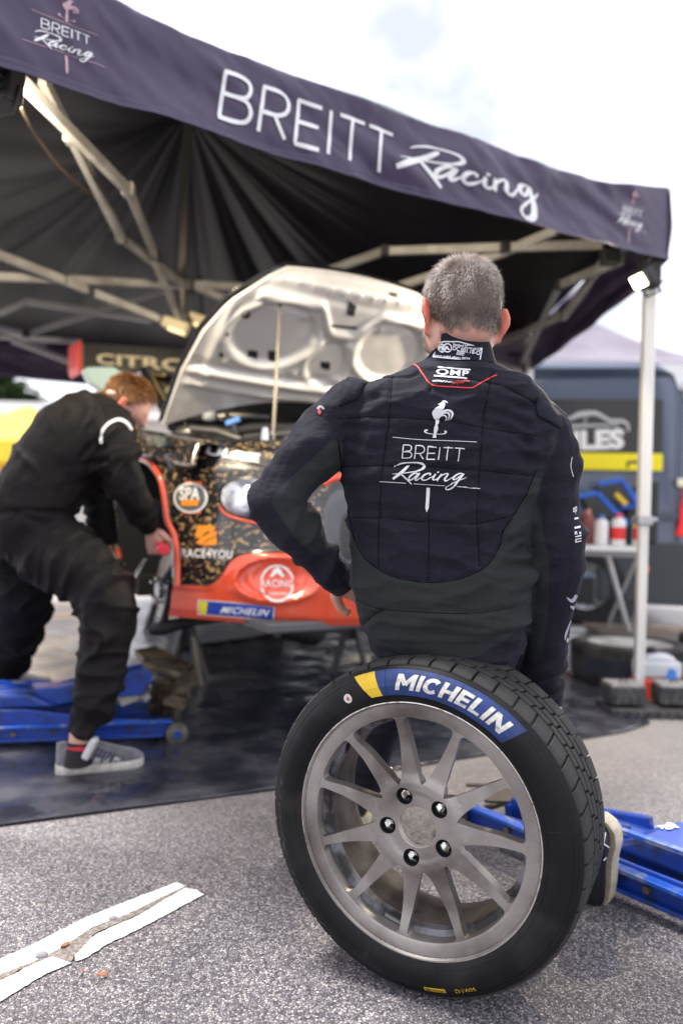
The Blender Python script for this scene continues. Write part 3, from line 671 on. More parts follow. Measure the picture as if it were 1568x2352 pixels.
def leg(p, lab, top=2.45, z0=.02):
    m = MB(); q = V((p.x, p.y, 0)); prof = [(-.0225, -.028), (-.012, -.028), (-.009, -.023), (.009, -.023), (.012, -.028), (.0225, -.028), (.028, -.02), (.028, .02), (.02, .028), (-.02, .028), (-.028, .02), (-.028, -.02)]
    m.prism([q+V((a, b_, .95)) for a, b_ in prof], (0, 0, top-.95)); l = m.build('leg', legm, tent)
    m = MB(); m.prism([q+V((a*.8, b_*.8, z0)) for a, b_ in prof], (0, 0, .98-z0)); m.build('leg_extension', legm, l)
    m = MB(); m.box(q+V((0, 0, .925)), (.075, .075, .045)); m.box(q+V((.05, -.01, .93)), (.03, .03, .02)); m.build('clamp', M('clamp_grey', (.4, .4, .42), .4, .5), l, bevel=.006)
    m = MB(); m.box(q+V((0, 0, z0+.004)), (.13, .13, .008)); m.build('foot_plate', steel, l); return l
legm = M('white_leg', (.70, .69, .68), .35, .15)
pole = G(1478, 1632); leg(V((1.485, 3.925, 0)), ''); leg(V((Rr.x, Rr.y, 0)), ''); leg(V((A0.x-.02, A0.y+.02, 0)), ''); leg(V((L0.x, L0.y, 0)), ''); leg(V((K0.x, K0.y, 0)), '')
# black corner bracket and the hanging tag at the right corner
m = MB(); m.box(P(1488, 625, 3.88), (.10, .09, .16)); m.box(P(1400, 590, 3.95), (.09, .07, .08)); m.build('corner_bracket', joint, tent, bevel=.01)
# foot weights
wt = M('cast_rubber', (.045, .045, .05), .7, col2=(.09, .088, .09), sc=25, bump=.3, bsc=60); wt2 = M('worn_top', (.30, .29, .30), .7, col2=(.2, .2, .2), sc=20)
def weight(c, rot, lab):
    k = thing('foot_weight', lab, 'weight', c, 'foot weights on the base of the awning leg'); r = Matrix.Rotation(rot, 3, 'Z')
    m = MB(); m.box(V(c)+V((0, 0, .055)), (.17, .15, .08), r); 
    for i in range(4): m.box(V(c)+r @ V((-.06+i*.04, -.078, .04)), (.022, .012, .05), r)
    m.build('block', wt, k, bevel=.012)
    m = MB(); m.box(V(c)+V((0, 0, .102)), (.165, .145, .014), r, .93); m.build('top_pad', wt2, k, bevel=.006)
    m = MB(); m.tube([V(c)+V((-.02, 0, .105)), V(c)+V((-.01, 0, .122)), V(c)+V((.01, 0, .122)), V(c)+V((.02, 0, .105))], .004, 6); m.build('lift_loop', blk, k)
bp_ = thing('weight_base', 'flat black base plate under the foot weights at the right awning leg', 'base plate', (1.5, 3.86, 0)); m = MB(); m.box((1.49, 3.84, .02), (.40, .26, .036)); m.build('plate', wt, bp_, bevel=.01)
m = MB()
for i in range(8): m.box((1.32+i*.048, 3.705, .02), (.02, .012, .03))
m.build('rib', wt, bp_)
weight((1.375, 3.83, .038), .05, 'black foot weight left of the white awning leg'); weight((1.625, 3.85, .038), -.05, 'black foot weight right of the white awning leg')
# floodlights (both are lit in the photo)
glow = M('lamp_glow', (1, .9, .6), .5, emis=(1, .86, .5), estr=12)
def flood(c, aim, lab, power, s=.11):
    k = thing('floodlight', lab, 'floodlight', c); c = V(c); d = (V(aim)-c).normalized(); q = d.to_track_quat('Z', 'Y').to_matrix()
    m = MB(); m.box(c-d*.03, (s*1.9, s*1.4, .06), q, 1.1); m.build('housing', blk, k, bevel=.008)
    for i in range(5): m = MB(); m.box(c-d*.07+q @ V((0, (i-2)*.03, 0)), (s*1.6, .006, .03), q); m.build('cooling_fin', blk, k)
    m = MB(); m.box(c+d*.008, (s*1.6, s*1.15, .012), q); m.build('lamp_face', glow, k, bevel=.003)
    m = MB(); m.tube([c+q @ V((-s, 0, -.02)), c+q @ V((-s, -.09, -.03)), c+q @ V((s, -.09, -.03)), c+q @ V((s, 0, -.02))], .007, 8); m.build('bracket', blk, k)
    l = bpy.data.lights.new('flood', 'AREA'); l.energy = power; l.size = s*1.5; l.color = (1, .86, .62); l.spread = R_(150); o = bpy.data.objects.new('lamp_light', l); COL.objects.link(o); o.location = c+d*.03; o.rotation_euler = (-d).to_track_quat('Z', 'Y').to_euler(); attach(o, k)
    return k
flood(P(1468, 645, 3.75), P(1000, 980, 3.50), 'lit yellow floodlight clamped under the right corner of the awning', 18, .052)
flood(P(12, 220, 2.44), P(260, 420, 2.9), 'lit floodlight with wire guard under the left corner of the awning', 20, .08)
for x, y, Y, lab in ((404, 748, 4.8, 'small beige junction lamp hanging below the mast joint'), (462, 738, 5.0, 'small glowing lamp right of the mast joint')):
    c = P(x, y, Y); k = thing('mast_lamp', lab, 'lamp', c); m = MB(); m.box(c, (.16, .09, .07), Matrix.Rotation(.3, 3, 'Y')); m.build('housing', M('beige_plastic', (.62, .52, .33), .5), k, bevel=.015)
    m = MB(); m.box(c+V((.01, -.02, -.04)), (.10, .06, .012), Matrix.Rotation(.3, 3, 'Y')); m.build('lens', M('small_glow', (1, .85, .5), .4, emis=(1, .8, .4), estr=(5 if x > 420 else .6)), k)
# cable drooping from the left lamp
pts = [P(45, 235, 2.5), P(60, 270, 2.7), P(90, 320, 3.0), P(150, 395, 3.3), P(235, 465, 3.7), P(250, 480, 3.75)]
m = MB(); m.tube([V(p) for p in cat([tuple(p) for p in pts], 5)], .006, 6); tag(m.build('cable', M('cable', (.07, .04, .02), .6), origin=pts[0], smooth=60), 'thin brown cable drooping from the left floodlight', 'cable')

# ================================================================ THE UPRIGHT WHEEL
CW = V((.1547, 1.5178, .3225)); YW = .4752; LN = .0283
we = V((math.cos(YW), -math.sin(YW), 0)); wn0 = V((-math.sin(YW), -math.cos(YW), 0)); wu = V((0, 0, 1))*math.cos(LN)+wn0*math.sin(LN); wn = we.cross(wu)
MW = Matrix((we, wu, wn)).transposed().to_4x4(); MW.translation = CW
wheel = thing('spare_wheel', 'upright worn grey alloy rally wheel with blue-lettered tyre that the suited man sits on', 'wheel', (CW.x, CW.y, 0))
side_r = M('sidewall_rubber', (.006, .0063, .008), .5, col2=(.024, .022, .022), sc=11, fac=(.48, .78), det=9, bump=.12, bsc=90, rvar=.2, spec=.2)
tread_r = M('tread_rubber', (.020, .019, .020), .72, col2=(.042, .040, .040), sc=26, fac=(.35, .75), bump=.8, bsc=240, bdist=.0015, rvar=.15, det=8)
ZS = [(-.008, .236), (.0, .242), (.006, .250), (.012, .262), (.0135, .278), (.010, .292), (.002, .305), (-.006, .3125), (-.012, .3155)]   # (z, r) of the outer sidewall
def rim_pt(r, a, z): return MW @ V((r*math.cos(a), r*math.sin(a), z))
prof = [(.236, -.02)]+[(r, z) for z, r in ZS]+[(.3150, -.03), (.3165, -.06), (.3170, -.100), (.3165, -.14), (.3150, -.17), (.312, -.190), (.305, -.197), (.29, -.208), (.27, -.212), (.25, -.207), (.236, -.196), (.225, -.185)]
m = MB(); m.lathe(prof, 144, MW, closed=True); tyre = m.build('tyre', side_r, wheel, smooth=40)
# faint moulded ribs and radial seams on the sidewall
for r0 in (.256, .300, .3075):
    m = MB(); z0 = float(np.interp(r0, [q[1] for q in ZS], [q[0] for q in ZS])); m.lathe([(r0-.0012, z0-.002), (r0, z0+.0007), (r0+.0012, z0-.002)], 128, MW); m.build('moulded_ring', side_r, tyre, smooth=60)
for i in range(12):
    a = R_(12+i*30); m = MB(); m.tube([rim_pt(r, a, z+.0002) for z, r in ZS[2:]], .0006, 5); m.build('mould_seam', side_r, tyre)
# tread blocks: five rows of separate blocks round the crown
def crown(z):  # radius of the tread surface at axial position z (0 near face, -.2 far face)
    t = (z+.10)/.1; return .3225-.0016*t*t-.0045*max(0, abs(t)-.72)**2*14
NB = 46; rows = [(-.0085, -.060, 0.0, 7), (-.0655, -.0845, .5, 2), (-.0895, -.1115, .2, 3), (-.1165, -.1355, .7, 2), (-.1405, -.1915, .4, 7)]
for ri, (za, zb, ph, k) in enumerate(rows):
    da = 2*math.pi/NB; gap = .0048/.322
    vs = []; 
    for j in range(k+1):
        z = lerp(za, zb, j/k); sl = (j/k)*(.0035 if ri in (0,) else -.002 if ri < 4 else -.0035)/.322*1.6; r = crown(z)
        if ri == 0 and j == 0: r = .3165
        for i in range(5):
            a = lerp(gap/2, da-gap/2, i/4)+sl; vs.append(V((r*math.cos(a), r*math.sin(a), z)))
        for i in (0, 4):
            a = lerp(gap/2, da-gap/2, i/4)+sl; vs.append(V(((r-.0085)*math.cos(a), (r-.0085)*math.sin(a), z)))
    fs = []
    for j in range(k):
        o, q = j*7, (j+1)*7
        for i in range(4): fs.append((o+i, o+i+1, q+i+1, q+i))
        fs.append((o+5, o, q, q+5)); fs.append((o+4, o+6, q+6, q+4))
    fs.append((5, 6, 4, 3, 2, 1, 0)); fs.append(tuple(k*7+i for i in (0, 1, 2, 3, 4, 6, 5)))
    mb = MB().add(vs, fs); me0 = None
    for i in range(NB):
        mt = MW @ Matrix.Rotation(da*(i+ph), 4, 'Z') @ Matrix.Translation((0, 0, 0))
        if me0 is None:
            o = mb.build('tread_block', tread_r, None, smooth=35, bevel=.0011, bseg=1); me0 = o
        else: o = me0.copy(); COL.objects.link(o)
        o.matrix_basis = mt; o.parent = tyre; o.matrix_parent_inverse = Matrix()
# ---- rim
rimm = bpy.data.materials.new('worn_alloy'); rimm.use_nodes = True; t, b = nodes(rimm); lk = t.links.new
tcn = N(t, 'ShaderNodeTexCoord'); mpn = N(t, 'ShaderNodeMapping'); lk(tcn.outputs['Object'], mpn.inputs['Vector'])
n1 = N(t, 'ShaderNodeTexNoise'); n1.inputs['Scale'].default_value = 4.5; n1.inputs['Detail'].default_value = 7; n1.inputs['Roughness'].default_value = .55; lk(tcn.outputs['Object'], n1.inputs['Vector'])
n2 = N(t, 'ShaderNodeTexNoise'); n2.inputs['Scale'].default_value = 160; n2.inputs['Detail'].default_value = 4; mpn.inputs['Scale'].default_value = (1, .12, 1); mpn.inputs['Rotation'].default_value = (0, 0, .6); lk(mpn.outputs['Vector'], n2.inputs['Vector'])
rr = N(t, 'ShaderNodeValToRGB'); rr.color_ramp.elements[0].position = .33; rr.color_ramp.elements[0].color = (.15, .13, .12, 1); rr.color_ramp.elements[1].position = .72; rr.color_ramp.elements[1].color = (.48, .455, .44, 1)
e = rr.color_ramp.elements.new(.52); e.color = (.34, .315, .30, 1); lk(n1.outputs['Fac'], rr.inputs['Fac'])
x1 = N(t, 'ShaderNodeMix', data_type='RGBA', blend_type='OVERLAY'); x1.inputs['Factor'].default_value = .16; lk(rr.outputs['Color'], x1.inputs['A']); lk(n2.outputs['Color'], x1.inputs['B']); lk(x1.outputs['Result'], b.inputs['Base Color'])
b.inputs['Metallic'].default_value = .78; q = N(t, 'ShaderNodeMapRange'); q.inputs['To Min'].default_value = .30; q.inputs['To Max'].default_value = .62; lk(n1.outputs['Fac'], q.inputs['Value']); lk(q.outputs['Result'], b.inputs['Roughness'])
bpn = N(t, 'ShaderNodeBump'); bpn.inputs['Strength'].default_value = .12; bpn.inputs['Distance'].default_value = .001; lk(n2.outputs['Fac'], bpn.inputs['Height']); lk(bpn.outputs['Normal'], b.inputs['Normal'])
barrelm = M('barrel_dusty', (.17, .14, .12), .65, .1, col2=(.055, .042, .036), sc=9, fac=(.4, .62), rvar=.2, det=8)
barrell = M('barrel_lip', (.58, .52, .46), .42, .45, col2=(.22, .18, .15), sc=16, fac=(.5, .68), det=8)
ledgem = M('ledge_grey', (.20, .20, .23), .5, .4, col2=(.03, .028, .028), sc=22, fac=(.42, .6), det=8)
m = MB(); m.lathe([(.2455, -.016), (.2475, -.006), (.2455, .001), (.243, .002), (.2415, .0), (.2395, -.0035), (.218, -.0045), (.2145, -.007), (.2135, -.034), (.2135, -.040), (.232, -.040)], 132, MW); rim = m.build('rim', rimm, wheel, smooth=40)
m = MB(); m.lathe([(.2145, -.030), (.2135, -.032), (.203, -.036), (.2005, -.050), (.2040, -.060)], 132, MW); m.build('weight_ledge', ledgem, rim, smooth=40)
m = MB(); m.lathe([(.2135, -.034), (.2100, -.05), (.2030, -.064), (.2000, -.10), (.2060, -.13), (.2070, -.160), (.2130, -.176), (.2200, -.183), (.2195, -.19), (.2260, -.196), (.2360, -.198), (.2400, -.204), (.2440, -.200), (.2440, -.18), (.215, -.155), (.213, -.06), (.22, -.04)], 132, MW, closed=True); m.build('barrel', barrelm, rim, smooth=50)
m = MB(); m.lathe([(.2140, -.1760), (.2190, -.1835), (.2212, -.1840), (.2212, -.1900), (.2270, -.1968), (.2370, -.1988), (.2410, -.2048), (.2445, -.2010), (.2440, -.195), (.2330, -.1900), (.2260, -.1835), (.2200, -.1730)], 132, MW, closed=True); m.build('barrel_lip', barrell, rim, smooth=50)
m = MB(); m.lathe([(.2468, .0002), (.2474, .0016), (.2450, .0026), (.2432, .0028)], 132, MW); m.build('polished_edge', M('polished_alloy', (.72, .68, .64), .22, .9, col2=(.35, .32, .30), sc=60, fac=(.55, .65)), rim, smooth=60)
m = MB(); va = wpa = R_(141); m.tube([MW @ V((.208*math.cos(va), .208*math.sin(va), -.045)), MW @ V((.198*math.cos(va), .198*math.sin(va), -.02)), MW @ V((.194*math.cos(va), .194*math.sin(va), -.008))], [.0055, .005, .0035], 10); m.build('valve', M('valve_black', (.012, .012, .012), .5), rim, smooth=60)
m = MB(); bw = [MW @ V((r_*math.cos(a_), r_*math.sin(a_), -.034)) for a_ in [R_(250+i*1.6) for i in range(9)] for r_ in (.2055, .2115)]; m.add(bw, [(2*i, 2*i+1, 2*i+3, 2*i+2) for i in range(8)]); m.build('balance_weight', M('weight_lead', (.30, .30, .31), .5, .6), rim, solid=.003)
# eleven-spoke centre casting
NS = 11; a0 = R_(100.3)
def hw(r): return float(np.interp(r, [.080, .088, .095, .11, .13, .16, .19, .205, .2115, .2165], [.0245, .0220, .0190, .0160, .0134, .0108, .0086, .0080, .0098, .0160]))
lugs = [(.0620*math.cos(R_(116-72*k)), .0620*math.sin(R_(116-72*k))) for k in range(5)]
pc_ = lambda r, t: V((r*math.cos(t), r*math.sin(t), 0)); st_ = 2*math.pi/132; HS_ = math.pi/NS
hubo = [pc_(.083, a0-HS_+i*st_) for i in range(132)]; ch = [pc_(.0398, 2*math.pi*i/48) for i in range(48)]
lh = [[V((x+.0165*math.cos(2*math.pi*i/24), y+.0165*math.sin(2*math.pi*i/24), 0)) for i in range(24)] for x, y in lugs]
bm = bmesh.new()
def flat_(loops):
    fl = [p for l in loops for p in l]; vv = [bm.verts.new(p) for p in fl]
    for q in tessellate_polygon(loops):
        try: bm.faces.new([vv[i] for i in q])
        except ValueError: pass
flat_([hubo, ch]+lh)
rs = [.0865, .089, .094, .102, .115, .13, .145, .16, .175, .19, .203, .2095, .213]
def side_(k): # angular distance of the spoke flank from the spoke's centre line at each radius
    return [(r, min(HS_-.002, math.asin(min(.99, hw(r)/r))+(.018 if r > .21 else 0))) for r in rs]
for k in range(NS):
    sa = a0-2*math.pi*k/NS; sd_ = side_(k)
    lp = [pc_(.083, sa-HS_+i*st_) for i in range(13)]+[pc_(.0845, sa+HS_)]+[pc_(r, sa+q) for r, q in sd_]+[pc_(.2138, sa+HS_-q) for q in (.14, .07, 0)]
    lp += [pc_(.2168, sa+HS_-i*st_) for i in range(13)]+[pc_(.2138, sa-HS_+q) for q in (0, .07, .14)]+[pc_(r, sa-q) for r, q in sd_[::-1]]+[pc_(.0845, sa-HS_)]
    flat_([lp])
bmesh.ops.remove_doubles(bm, verts=bm.verts, dist=2e-5)
for _ in range(6):
    es = [e for e in bm.edges if e.calc_length() > .012]
    if not es: break
    bmesh.ops.subdivide_edges(bm, edges=es, cuts=1); bmesh.ops.triangulate(bm, faces=[f for f in bm.faces if len(f.verts) > 3])
bm.verts.index_update(); fr_ = [v.co.copy() for v in bm.verts]; ff = [tuple(v.index for v in f.verts) for f in bm.faces]; be = [(e.verts[0].index, e.verts[1].index) for e in bm.edges if len(e.link_faces) == 1]; bm.free()
nn_ = len(fr_); me = bpy.data.meshes.new('spoke_casting'); me.from_pydata([tuple(p) for p in fr_]+[(p.x, p.y, 1) for p in fr_], [], ff+[tuple(i+nn_ for i in reversed(f)) for f in ff]+[(i, j, j+nn_, i+nn_) for i, j in be])
bm = bmesh.new(); bm.from_mesh(me)
for v in bm.verts:
    x, y = v.co.x, v.co.y; r = math.hypot(x, y); back = v.co.z > .5
    f = -.0075-.012*float(sm(.213, .155, r))+.006*float(sm(.105, .082, r))-.003*float(sm(.072, .06, r))
    if back:
        f -= float(np.interp(r, [.04, .08, .1, .16, .2, .217], [.013, .022, .030, .028, .026, .030]))
        # spoke flanks taper towards the back
        a = math.atan2(y, x); kk = round((a0-a)/(2*math.pi/NS)); sa = a0-kk*2*math.pi/NS; dx = r*math.sin(a-sa)
        if .09 < r < .208:
            tgt = dx*.72; da = math.asin(max(-1, min(1, tgt/r))); v.co.x = r*math.cos(sa+da); v.co.y = r*math.sin(sa+da)
    v.co.z = f
bm.to_mesh(me); bm.free(); me.transform(MW)
cast_ = finish(me, 'spoke_casting', rimm, wheel, smooth=38, bevel=.0016, bseg=2)
nut = M('nut_seat', (.035, .035, .04), .35, .7); bright = M('bright_steel', (.75, .75, .72), .12, 1.)
for x, y in lugs:
    mt = MW @ Matrix.Translation((x, y, 0)); m = MB(); m.lathe([(.0168, -.020), (.0168, -.0165), (.0162, -.0158), (.0154, -.0175), (.0142, -.0290), (.0095, -.032), (.0095, -.046), (.0165, -.046)], 24, mt, closed=True); s_ = m.build('lug_seat', nut, cast_, smooth=40)
    m = MB(); m.lathe([(.0105, -.030), (.0098, -.024), (.0088, -.025), (.0086, -.044), (.0105, -.044)], 6, mt, closed=True); m.build('lug_sleeve', bright, cast_)
m = MB(); m.lathe([(.0400, -.0165), (.0385, -.0180), (.0385, -.0285), (.0405, -.0285)], 60, MW, closed=True); m.build('centre_bore', barrell, cast_, smooth=50)
# ---- sidewall print
def wpol(x, y):
    d = ray(x, y); p = CAM+d*((CW-CAM).dot(wn)/d.dot(wn)); q = MW.inverted() @ p; return math.hypot(q.x, q.y), math.atan2(q.y, q.x)
def on_side(a, r, l, off=.0005):
    z = float(np.interp(r, [q[1] for q in ZS], [q[0] for q in ZS])); return rim_pt(r, a, z+off+.00008*l)
def art_side(art, a_l, a_r, r0, r1, name, mat, off=.0006):
    return art.lay_on(name, mat, tyre, lambda x, y, l: on_side(lerp(a_l, a_r, x), lerp(r0, r1, y), l, off))
bluep = M('sidewall_blue', (.007, .034, .17), .5, col2=(.005, .022, .10), sc=30, fac=(.4, .7)); yelp = M('sidewall_yellow', (.72, .47, .02), .5, col2=(.42, .27, .02), sc=40, fac=(.5, .65)); whtp = M('sidewall_white', (.58, .56, .52), .6, col2=(.34, .32, .30), sc=70, fac=(.55, .68))
aY = wpol(818, 1568)[1]; aB = wpol(862, 1551)[1]; aE = wpol(1199, 1688)[1]; aM = wpol(916, 1570)[1]; aN = wpol(1172, 1665)[1]
print('tyre angles', [round(math.degrees(q), 1) for q in (aY, aB, aM, aN, aE)], [round(wpol(*q)[0], 3) for q in ((818, 1568), (916, 1580), (1172, 1678), (921, 1553))])
R0, R1_ = .2600, .3075
def band(aa, ab, name, mat, off, s0=0, s1=0):
    a = Art(); n = 60; a._add([(i/n, j/8) for j in range(9) for i in range(n+1)], [(j*(n+1)+i, j*(n+1)+i+1, (j+1)*(n+1)+i+1, (j+1)*(n+1)+i) for j in range(8) for i in range(n)])
    def f(x, y, l):
        A = lerp(aa+s0*(1-y), ab+s1*(1-y), x)+.002*nz((y*30, x*3, 0)); r = lerp(R0, R1_, y)+.0006*nz((x*90, y*3, 1)); return on_side(A, r, l, off)
    return a.lay_on(name, mat, tyre, f)
band(aB, aE, 'blue_band', bluep, .0006, -.04, .05); band(aY, aB, 'yellow_band', yelp, .0006, -.10, -.04)
a = Art(); GL = {'M': (1.30, [[(.15, 0), (.15, 1)], [(.2, .97), (.65, .35)], [(1.10, .97), (.65, .35)], [(1.15, 0), (1.15, 1)]]), 'I': (.34, [[(.17, 0), (.17, 1)]]), 'H': (1.0, [[(.15, 0), (.15, 1)], [(.85, 0), (.85, 1)], [(.15, .5), (.85, .5)]]), 'E': (.82, [[(.15, 0), (.15, 1)], [(.1, .11), (.80, .11)], [(.1, .5), (.74, .5)], [(.1, .89), (.80, .89)]]), 'L': (.76, [[(.15, 0), (.15, 1)], [(.1, .11), (.76, .11)]]), 'N': (1.1, [[(.15, 0), (.15, 1)], [(.2, .9), (.9, .1)], [(.95, 0), (.95, 1)]]), 'C': (.98, [])}
X = 0; tot = sum(GL[c][0] for c in 'MICHELIN')+7*.12
for c in 'MICHELIN':
    for st in GL[c][1]:
        hz = abs(st[0][1]-st[1][1]) < .01; n0 = len(a.v); a.line([(X+p[0], p[1]) for p in st], .105 if hz else .145)
    if c == 'C': a.stroke([(X+.5+.40*math.cos(t), .5+.385*math.sin(t), .115 if abs(math.cos(t)) < .5 else .14) for t in [R_(42+i*23) for i in range(13)]], n=3)
    X += GL[c][0]+.12
a.v = [((x+.26*(y-.5)+.0)/tot, min(1, max(0, y))) for x, y in a.v]
# refine so that the letters follow the curve
bm = bmesh.new(); vs = [bm.verts.new((x, y*.12, 0)) for x, y in a.v]
for f in a.f:
    try: bm.faces.new([vs[i] for i in f])
    except ValueError: pass
for _ in range(4):
    es = [e for e in bm.edges if e.calc_length() > .03]
    if not es: break
    bmesh.ops.subdivide_edges(bm, edges=es, cuts=1); bmesh.ops.triangulate(bm, faces=[f for f in bm.faces if len(f.verts) > 3])
bm.verts.index_update(); b2 = Art(); b2._add([(v.co.x, v.co.y/.12) for v in bm.verts], [tuple(v.index for v in f.verts) for f in bm.faces]); bm.free()
art_side(b2, aM, aN, .2700, .2995, 'lettering', whtp, .0013)
# round sticker, bar code tag and code at the foot
r_, a_ = wpol(806, 1601); b3 = Art(); b3.disc((.5, .5), .5); art_side(b3, a_+.032, a_-.032, r_-.0092, r_+.0092, 'round_sticker', M('sticker_white', (.6, .58, .55), .5), .0012)
b3 = Art(); b3.poly([(.35, .3), (.55, .35), (.7, .2), (.65, .5), (.5, .8), (.4, .55)]); art_side(b3, a_+.032, a_-.032, r_-.0092, r_+.0092, 'sticker_print', M('sticker_red', (.4, .02, .02), .5), .0018)
al, ar = wpol(977, 2246)[1], wpol(1023, 2252)[1]
b3 = Art(); b3.quad((0, 0), (1, 0), (1, 1), (0, 1)); art_side(b3, al, ar, .2885, .2975, 'bar_tag', yelp, .0012)
b3 = Art(); rn = random.Random(4); x = .05
while x < .93:
    w_ = rn.uniform(.01, .03); b3.quad((x, .15), (x+w_, .15), (x+w_, .85), (x, .85), 1, 1); x += w_+rn.uniform(.02, .04)
art_side(b3, al, ar, .2885, .2975, 'bar_tag_bars', side_r, .0018)
al, ar = wpol(1042, 2246)[1], wpol(1086, 2246)[1]; b3 = Art(); b3.text('MW1', [(1, 0), (.35, 0), (.35, 1), (1, 1)], bold=.0); b3.text('G', [(.25, 0), (0, 0), (0, 1), (.25, 1)]); art_side(b3, al, ar, .2885, .2975, 'tyre_code', M('code_yellow', (.5, .36, .02), .6), .0012)
# moulded word on the left of the sidewall
emb = M('embossed_rubber', (.034, .034, .037), .45); b3 = Art(); b3.text('Pilot Sport', [(0, 1), (1, 1), (1, 0), (0, 0)], shear=.3); al, ar = R_(232), R_(168); art_side(b3, al, ar, .284, .302, 'moulded_word', emb, .0009)

# ================================================================ THE MAN IN THE RACE SUIT
driver = thing('person', 'man in dark lettered race suit sitting on the upright wheel with his back turned', 'person', (.3, 1.75, 0))
def ringD(y, xl, xr, Yc, dep, n=28, pw=2.5, zslope=0):
    a = P(xl, y, Yc); b_ = P(xr, y, Yc); c = (a+b_)/2; hw_ = (b_-a).length/2; out = []
    for i in range(n):
        t = 2*math.pi*i/n; cx = math.copysign(abs(math.cos(t))**(2/pw), math.cos(t)); sy = math.copysign(abs(math.sin(t))**(2/pw), math.sin(t))
        out.append(c+(b_-a).normalized()*(hw_*cx)+V((0, dep*sy, zslope*sy)))
    return out
TORSO = [(836, 1000, 1118, 1.700, .060), (848, 955, 1150, 1.698, .072), (862, 900, 1185, 1.695, .086), (880, 850, 1218, 1.692, .097), (905, 818, 1248, 1.690, .106), (940, 795, 1270, 1.688, .113), (985, 785, 1282, 1.687, .117), (1040, 779, 1278, 1.687, .118), (1100, 785, 1255, 1.688, .118), (1160, 794, 1232, 1.690, .117), (1230, 800, 1208, 1.692, .117), (1290, 802, 1205, 1.696, .122), (1340, 803, 1215, 1.700, .128), (1400, 818, 1212, 1.704, .134), (1450, 838, 1202, 1.712, .139), (1495, 864, 1186, 1.722, .141), (1530, 896, 1172, 1.735, .130), (1552, 928, 1150, 1.750, .110)]
def limb(pts, n=16, extra=None):
    q = cat([(*P(x, y, Y), r) for x, y, Y, r in pts], 5); m = MB(); m.tube([V(p[:3]) for p in q], [p[3] for p in q], n); return m
def world_limb(pts, n=16):
    q = cat(pts, 5); m = MB(); m.tube([V(p[:3]) for p in q], [p[3] for p in q], n); return m
LARM = [(850, 940, 1.69, .060), (806, 950, 1.688, .068), (754, 1000, 1.68, .067), (700, 1058, 1.66, .062), (662, 1106, 1.645, .058), (642, 1148, 1.64, .058), (650, 1187, 1.645, .057), (685, 1230, 1.67, .052), (722, 1276, 1.70, .045), (766, 1318, 1.73, .037), (785, 1334, 1.745, .034)]
RARM = [(1206, 965, 1.69, .058), (1232, 985, 1.69, .064), (1258, 1030, 1.685, .060), (1265, 1110, 1.68, .058), (1268, 1190, 1.68, .060), (1274, 1270, 1.68, .062), (1272, 1330, 1.685, .061), (1262, 1400, 1.70, .056), (1254, 1470, 1.72, .052), (1249, 1530, 1.74, .048), (1253, 1575, 1.76, .039), (1257, 1602, 1.775, .030)]
pel = P(1060, 1500, 1.74)
LLEG = [(.20, 1.80, .720, .075), (.205, 1.92, .68, .078), (.21, 2.06, .64, .074), (.20, 2.17, .58, .070), (.185, 2.215, .50, .066), (.15, 2.25, .38, .060), (.115, 2.29, .26, .054), (.085, 2.32, .15, .050), (.072, 2.335, .10, .046)]
RLEG = [(.350, 1.80, .720, .080), (.39, 1.90, .69, .080), (.435, 2.00, .64, .074), (.455, 2.07, .57, .068), (.475, 2.05, .48, .062), (.505, 2.02, .39, .055), (.54, 1.97, .31, .046)]
m = MB(); m.rings([ringD(*r) for r in TORSO])
for l_ in (limb(LARM), limb(RARM), world_limb(LLEG), world_limb(RLEG)): m.add(l_.v, l_.f)
# collar stand
m.add(*(lambda q: (q.v, q.f))(MB().rings([ringD(852, 960, 1140, 1.70, .070, pw=2.1), ringD(830, 985, 1128, 1.698, .066, pw=2.1), ringD(806, 998, 1124, 1.694, .062, pw=2.1), ringD(790, 1003, 1118, 1.690, .060, pw=2.1)])))
PANEL = [(776, 1010), (790, 1120), (800, 1180), (815, 1240), (832, 1275), (862, 1303), (905, 1325), (960, 1336), (1010, 1337), (1060, 1328), (1105, 1308), (1130, 1285), (1150, 1245), (1153, 1222), (1180, 1180), (1205, 1140), (1218, 1110), (1228, 1085)]
SEAMS_V = [([(900, 862), (893, 960), (880, 1060), (872, 1160), (868, 1260), (870, 1300)]), ([(1128, 858), (1110, 960), (1100, 1080), (1095, 1190), (1100, 1300)]), ([(990, 880), (985, 905)]), ([(985, 1180), (983, 1335)])]
SEAMS_H = [([(775, 962), (850, 957), (950, 961), (1040, 968), (1120, 985), (1230, 1000)]), ([(785, 1072), (870, 1070), (980, 1072), (1120, 1082), (1240, 1095)]), ([(800, 1188), (880, 1190), (1000, 1200), (1110, 1200), (1190, 1178)]), ([(870, 868), (940, 862), (960, 855)]), ([(1060, 868), (1150, 885), (1230, 925)]),
          ([(810, 1372), (870, 1398), (1000, 1408), (1090, 1408), (1180, 1395)]), ([(825, 1445), (860, 1410), (880, 1402)])]
def seg_d(px, py, line):
    best = np.full(px.shape, 1e9)
    for (x0, y0), (x1, y1) in zip(line[:-1], line[1:]):
        dx, dy = x1-x0, y1-y0; t = np.clip(((px-x0)*dx+(py-y0)*dy)/(dx*dx+dy*dy), 0, 1); best = np.minimum(best, np.hypot(px-x0-t*dx, py-y0-t*dy))
    return best
def noise_arr(co, s, seed=0, st=(1, 1, 1)):
    return np.array([noise.noise(V((p[0]*s*st[0]+seed, p[1]*s*st[1]-seed, p[2]*s*st[2]+seed*.5))) for p in co])
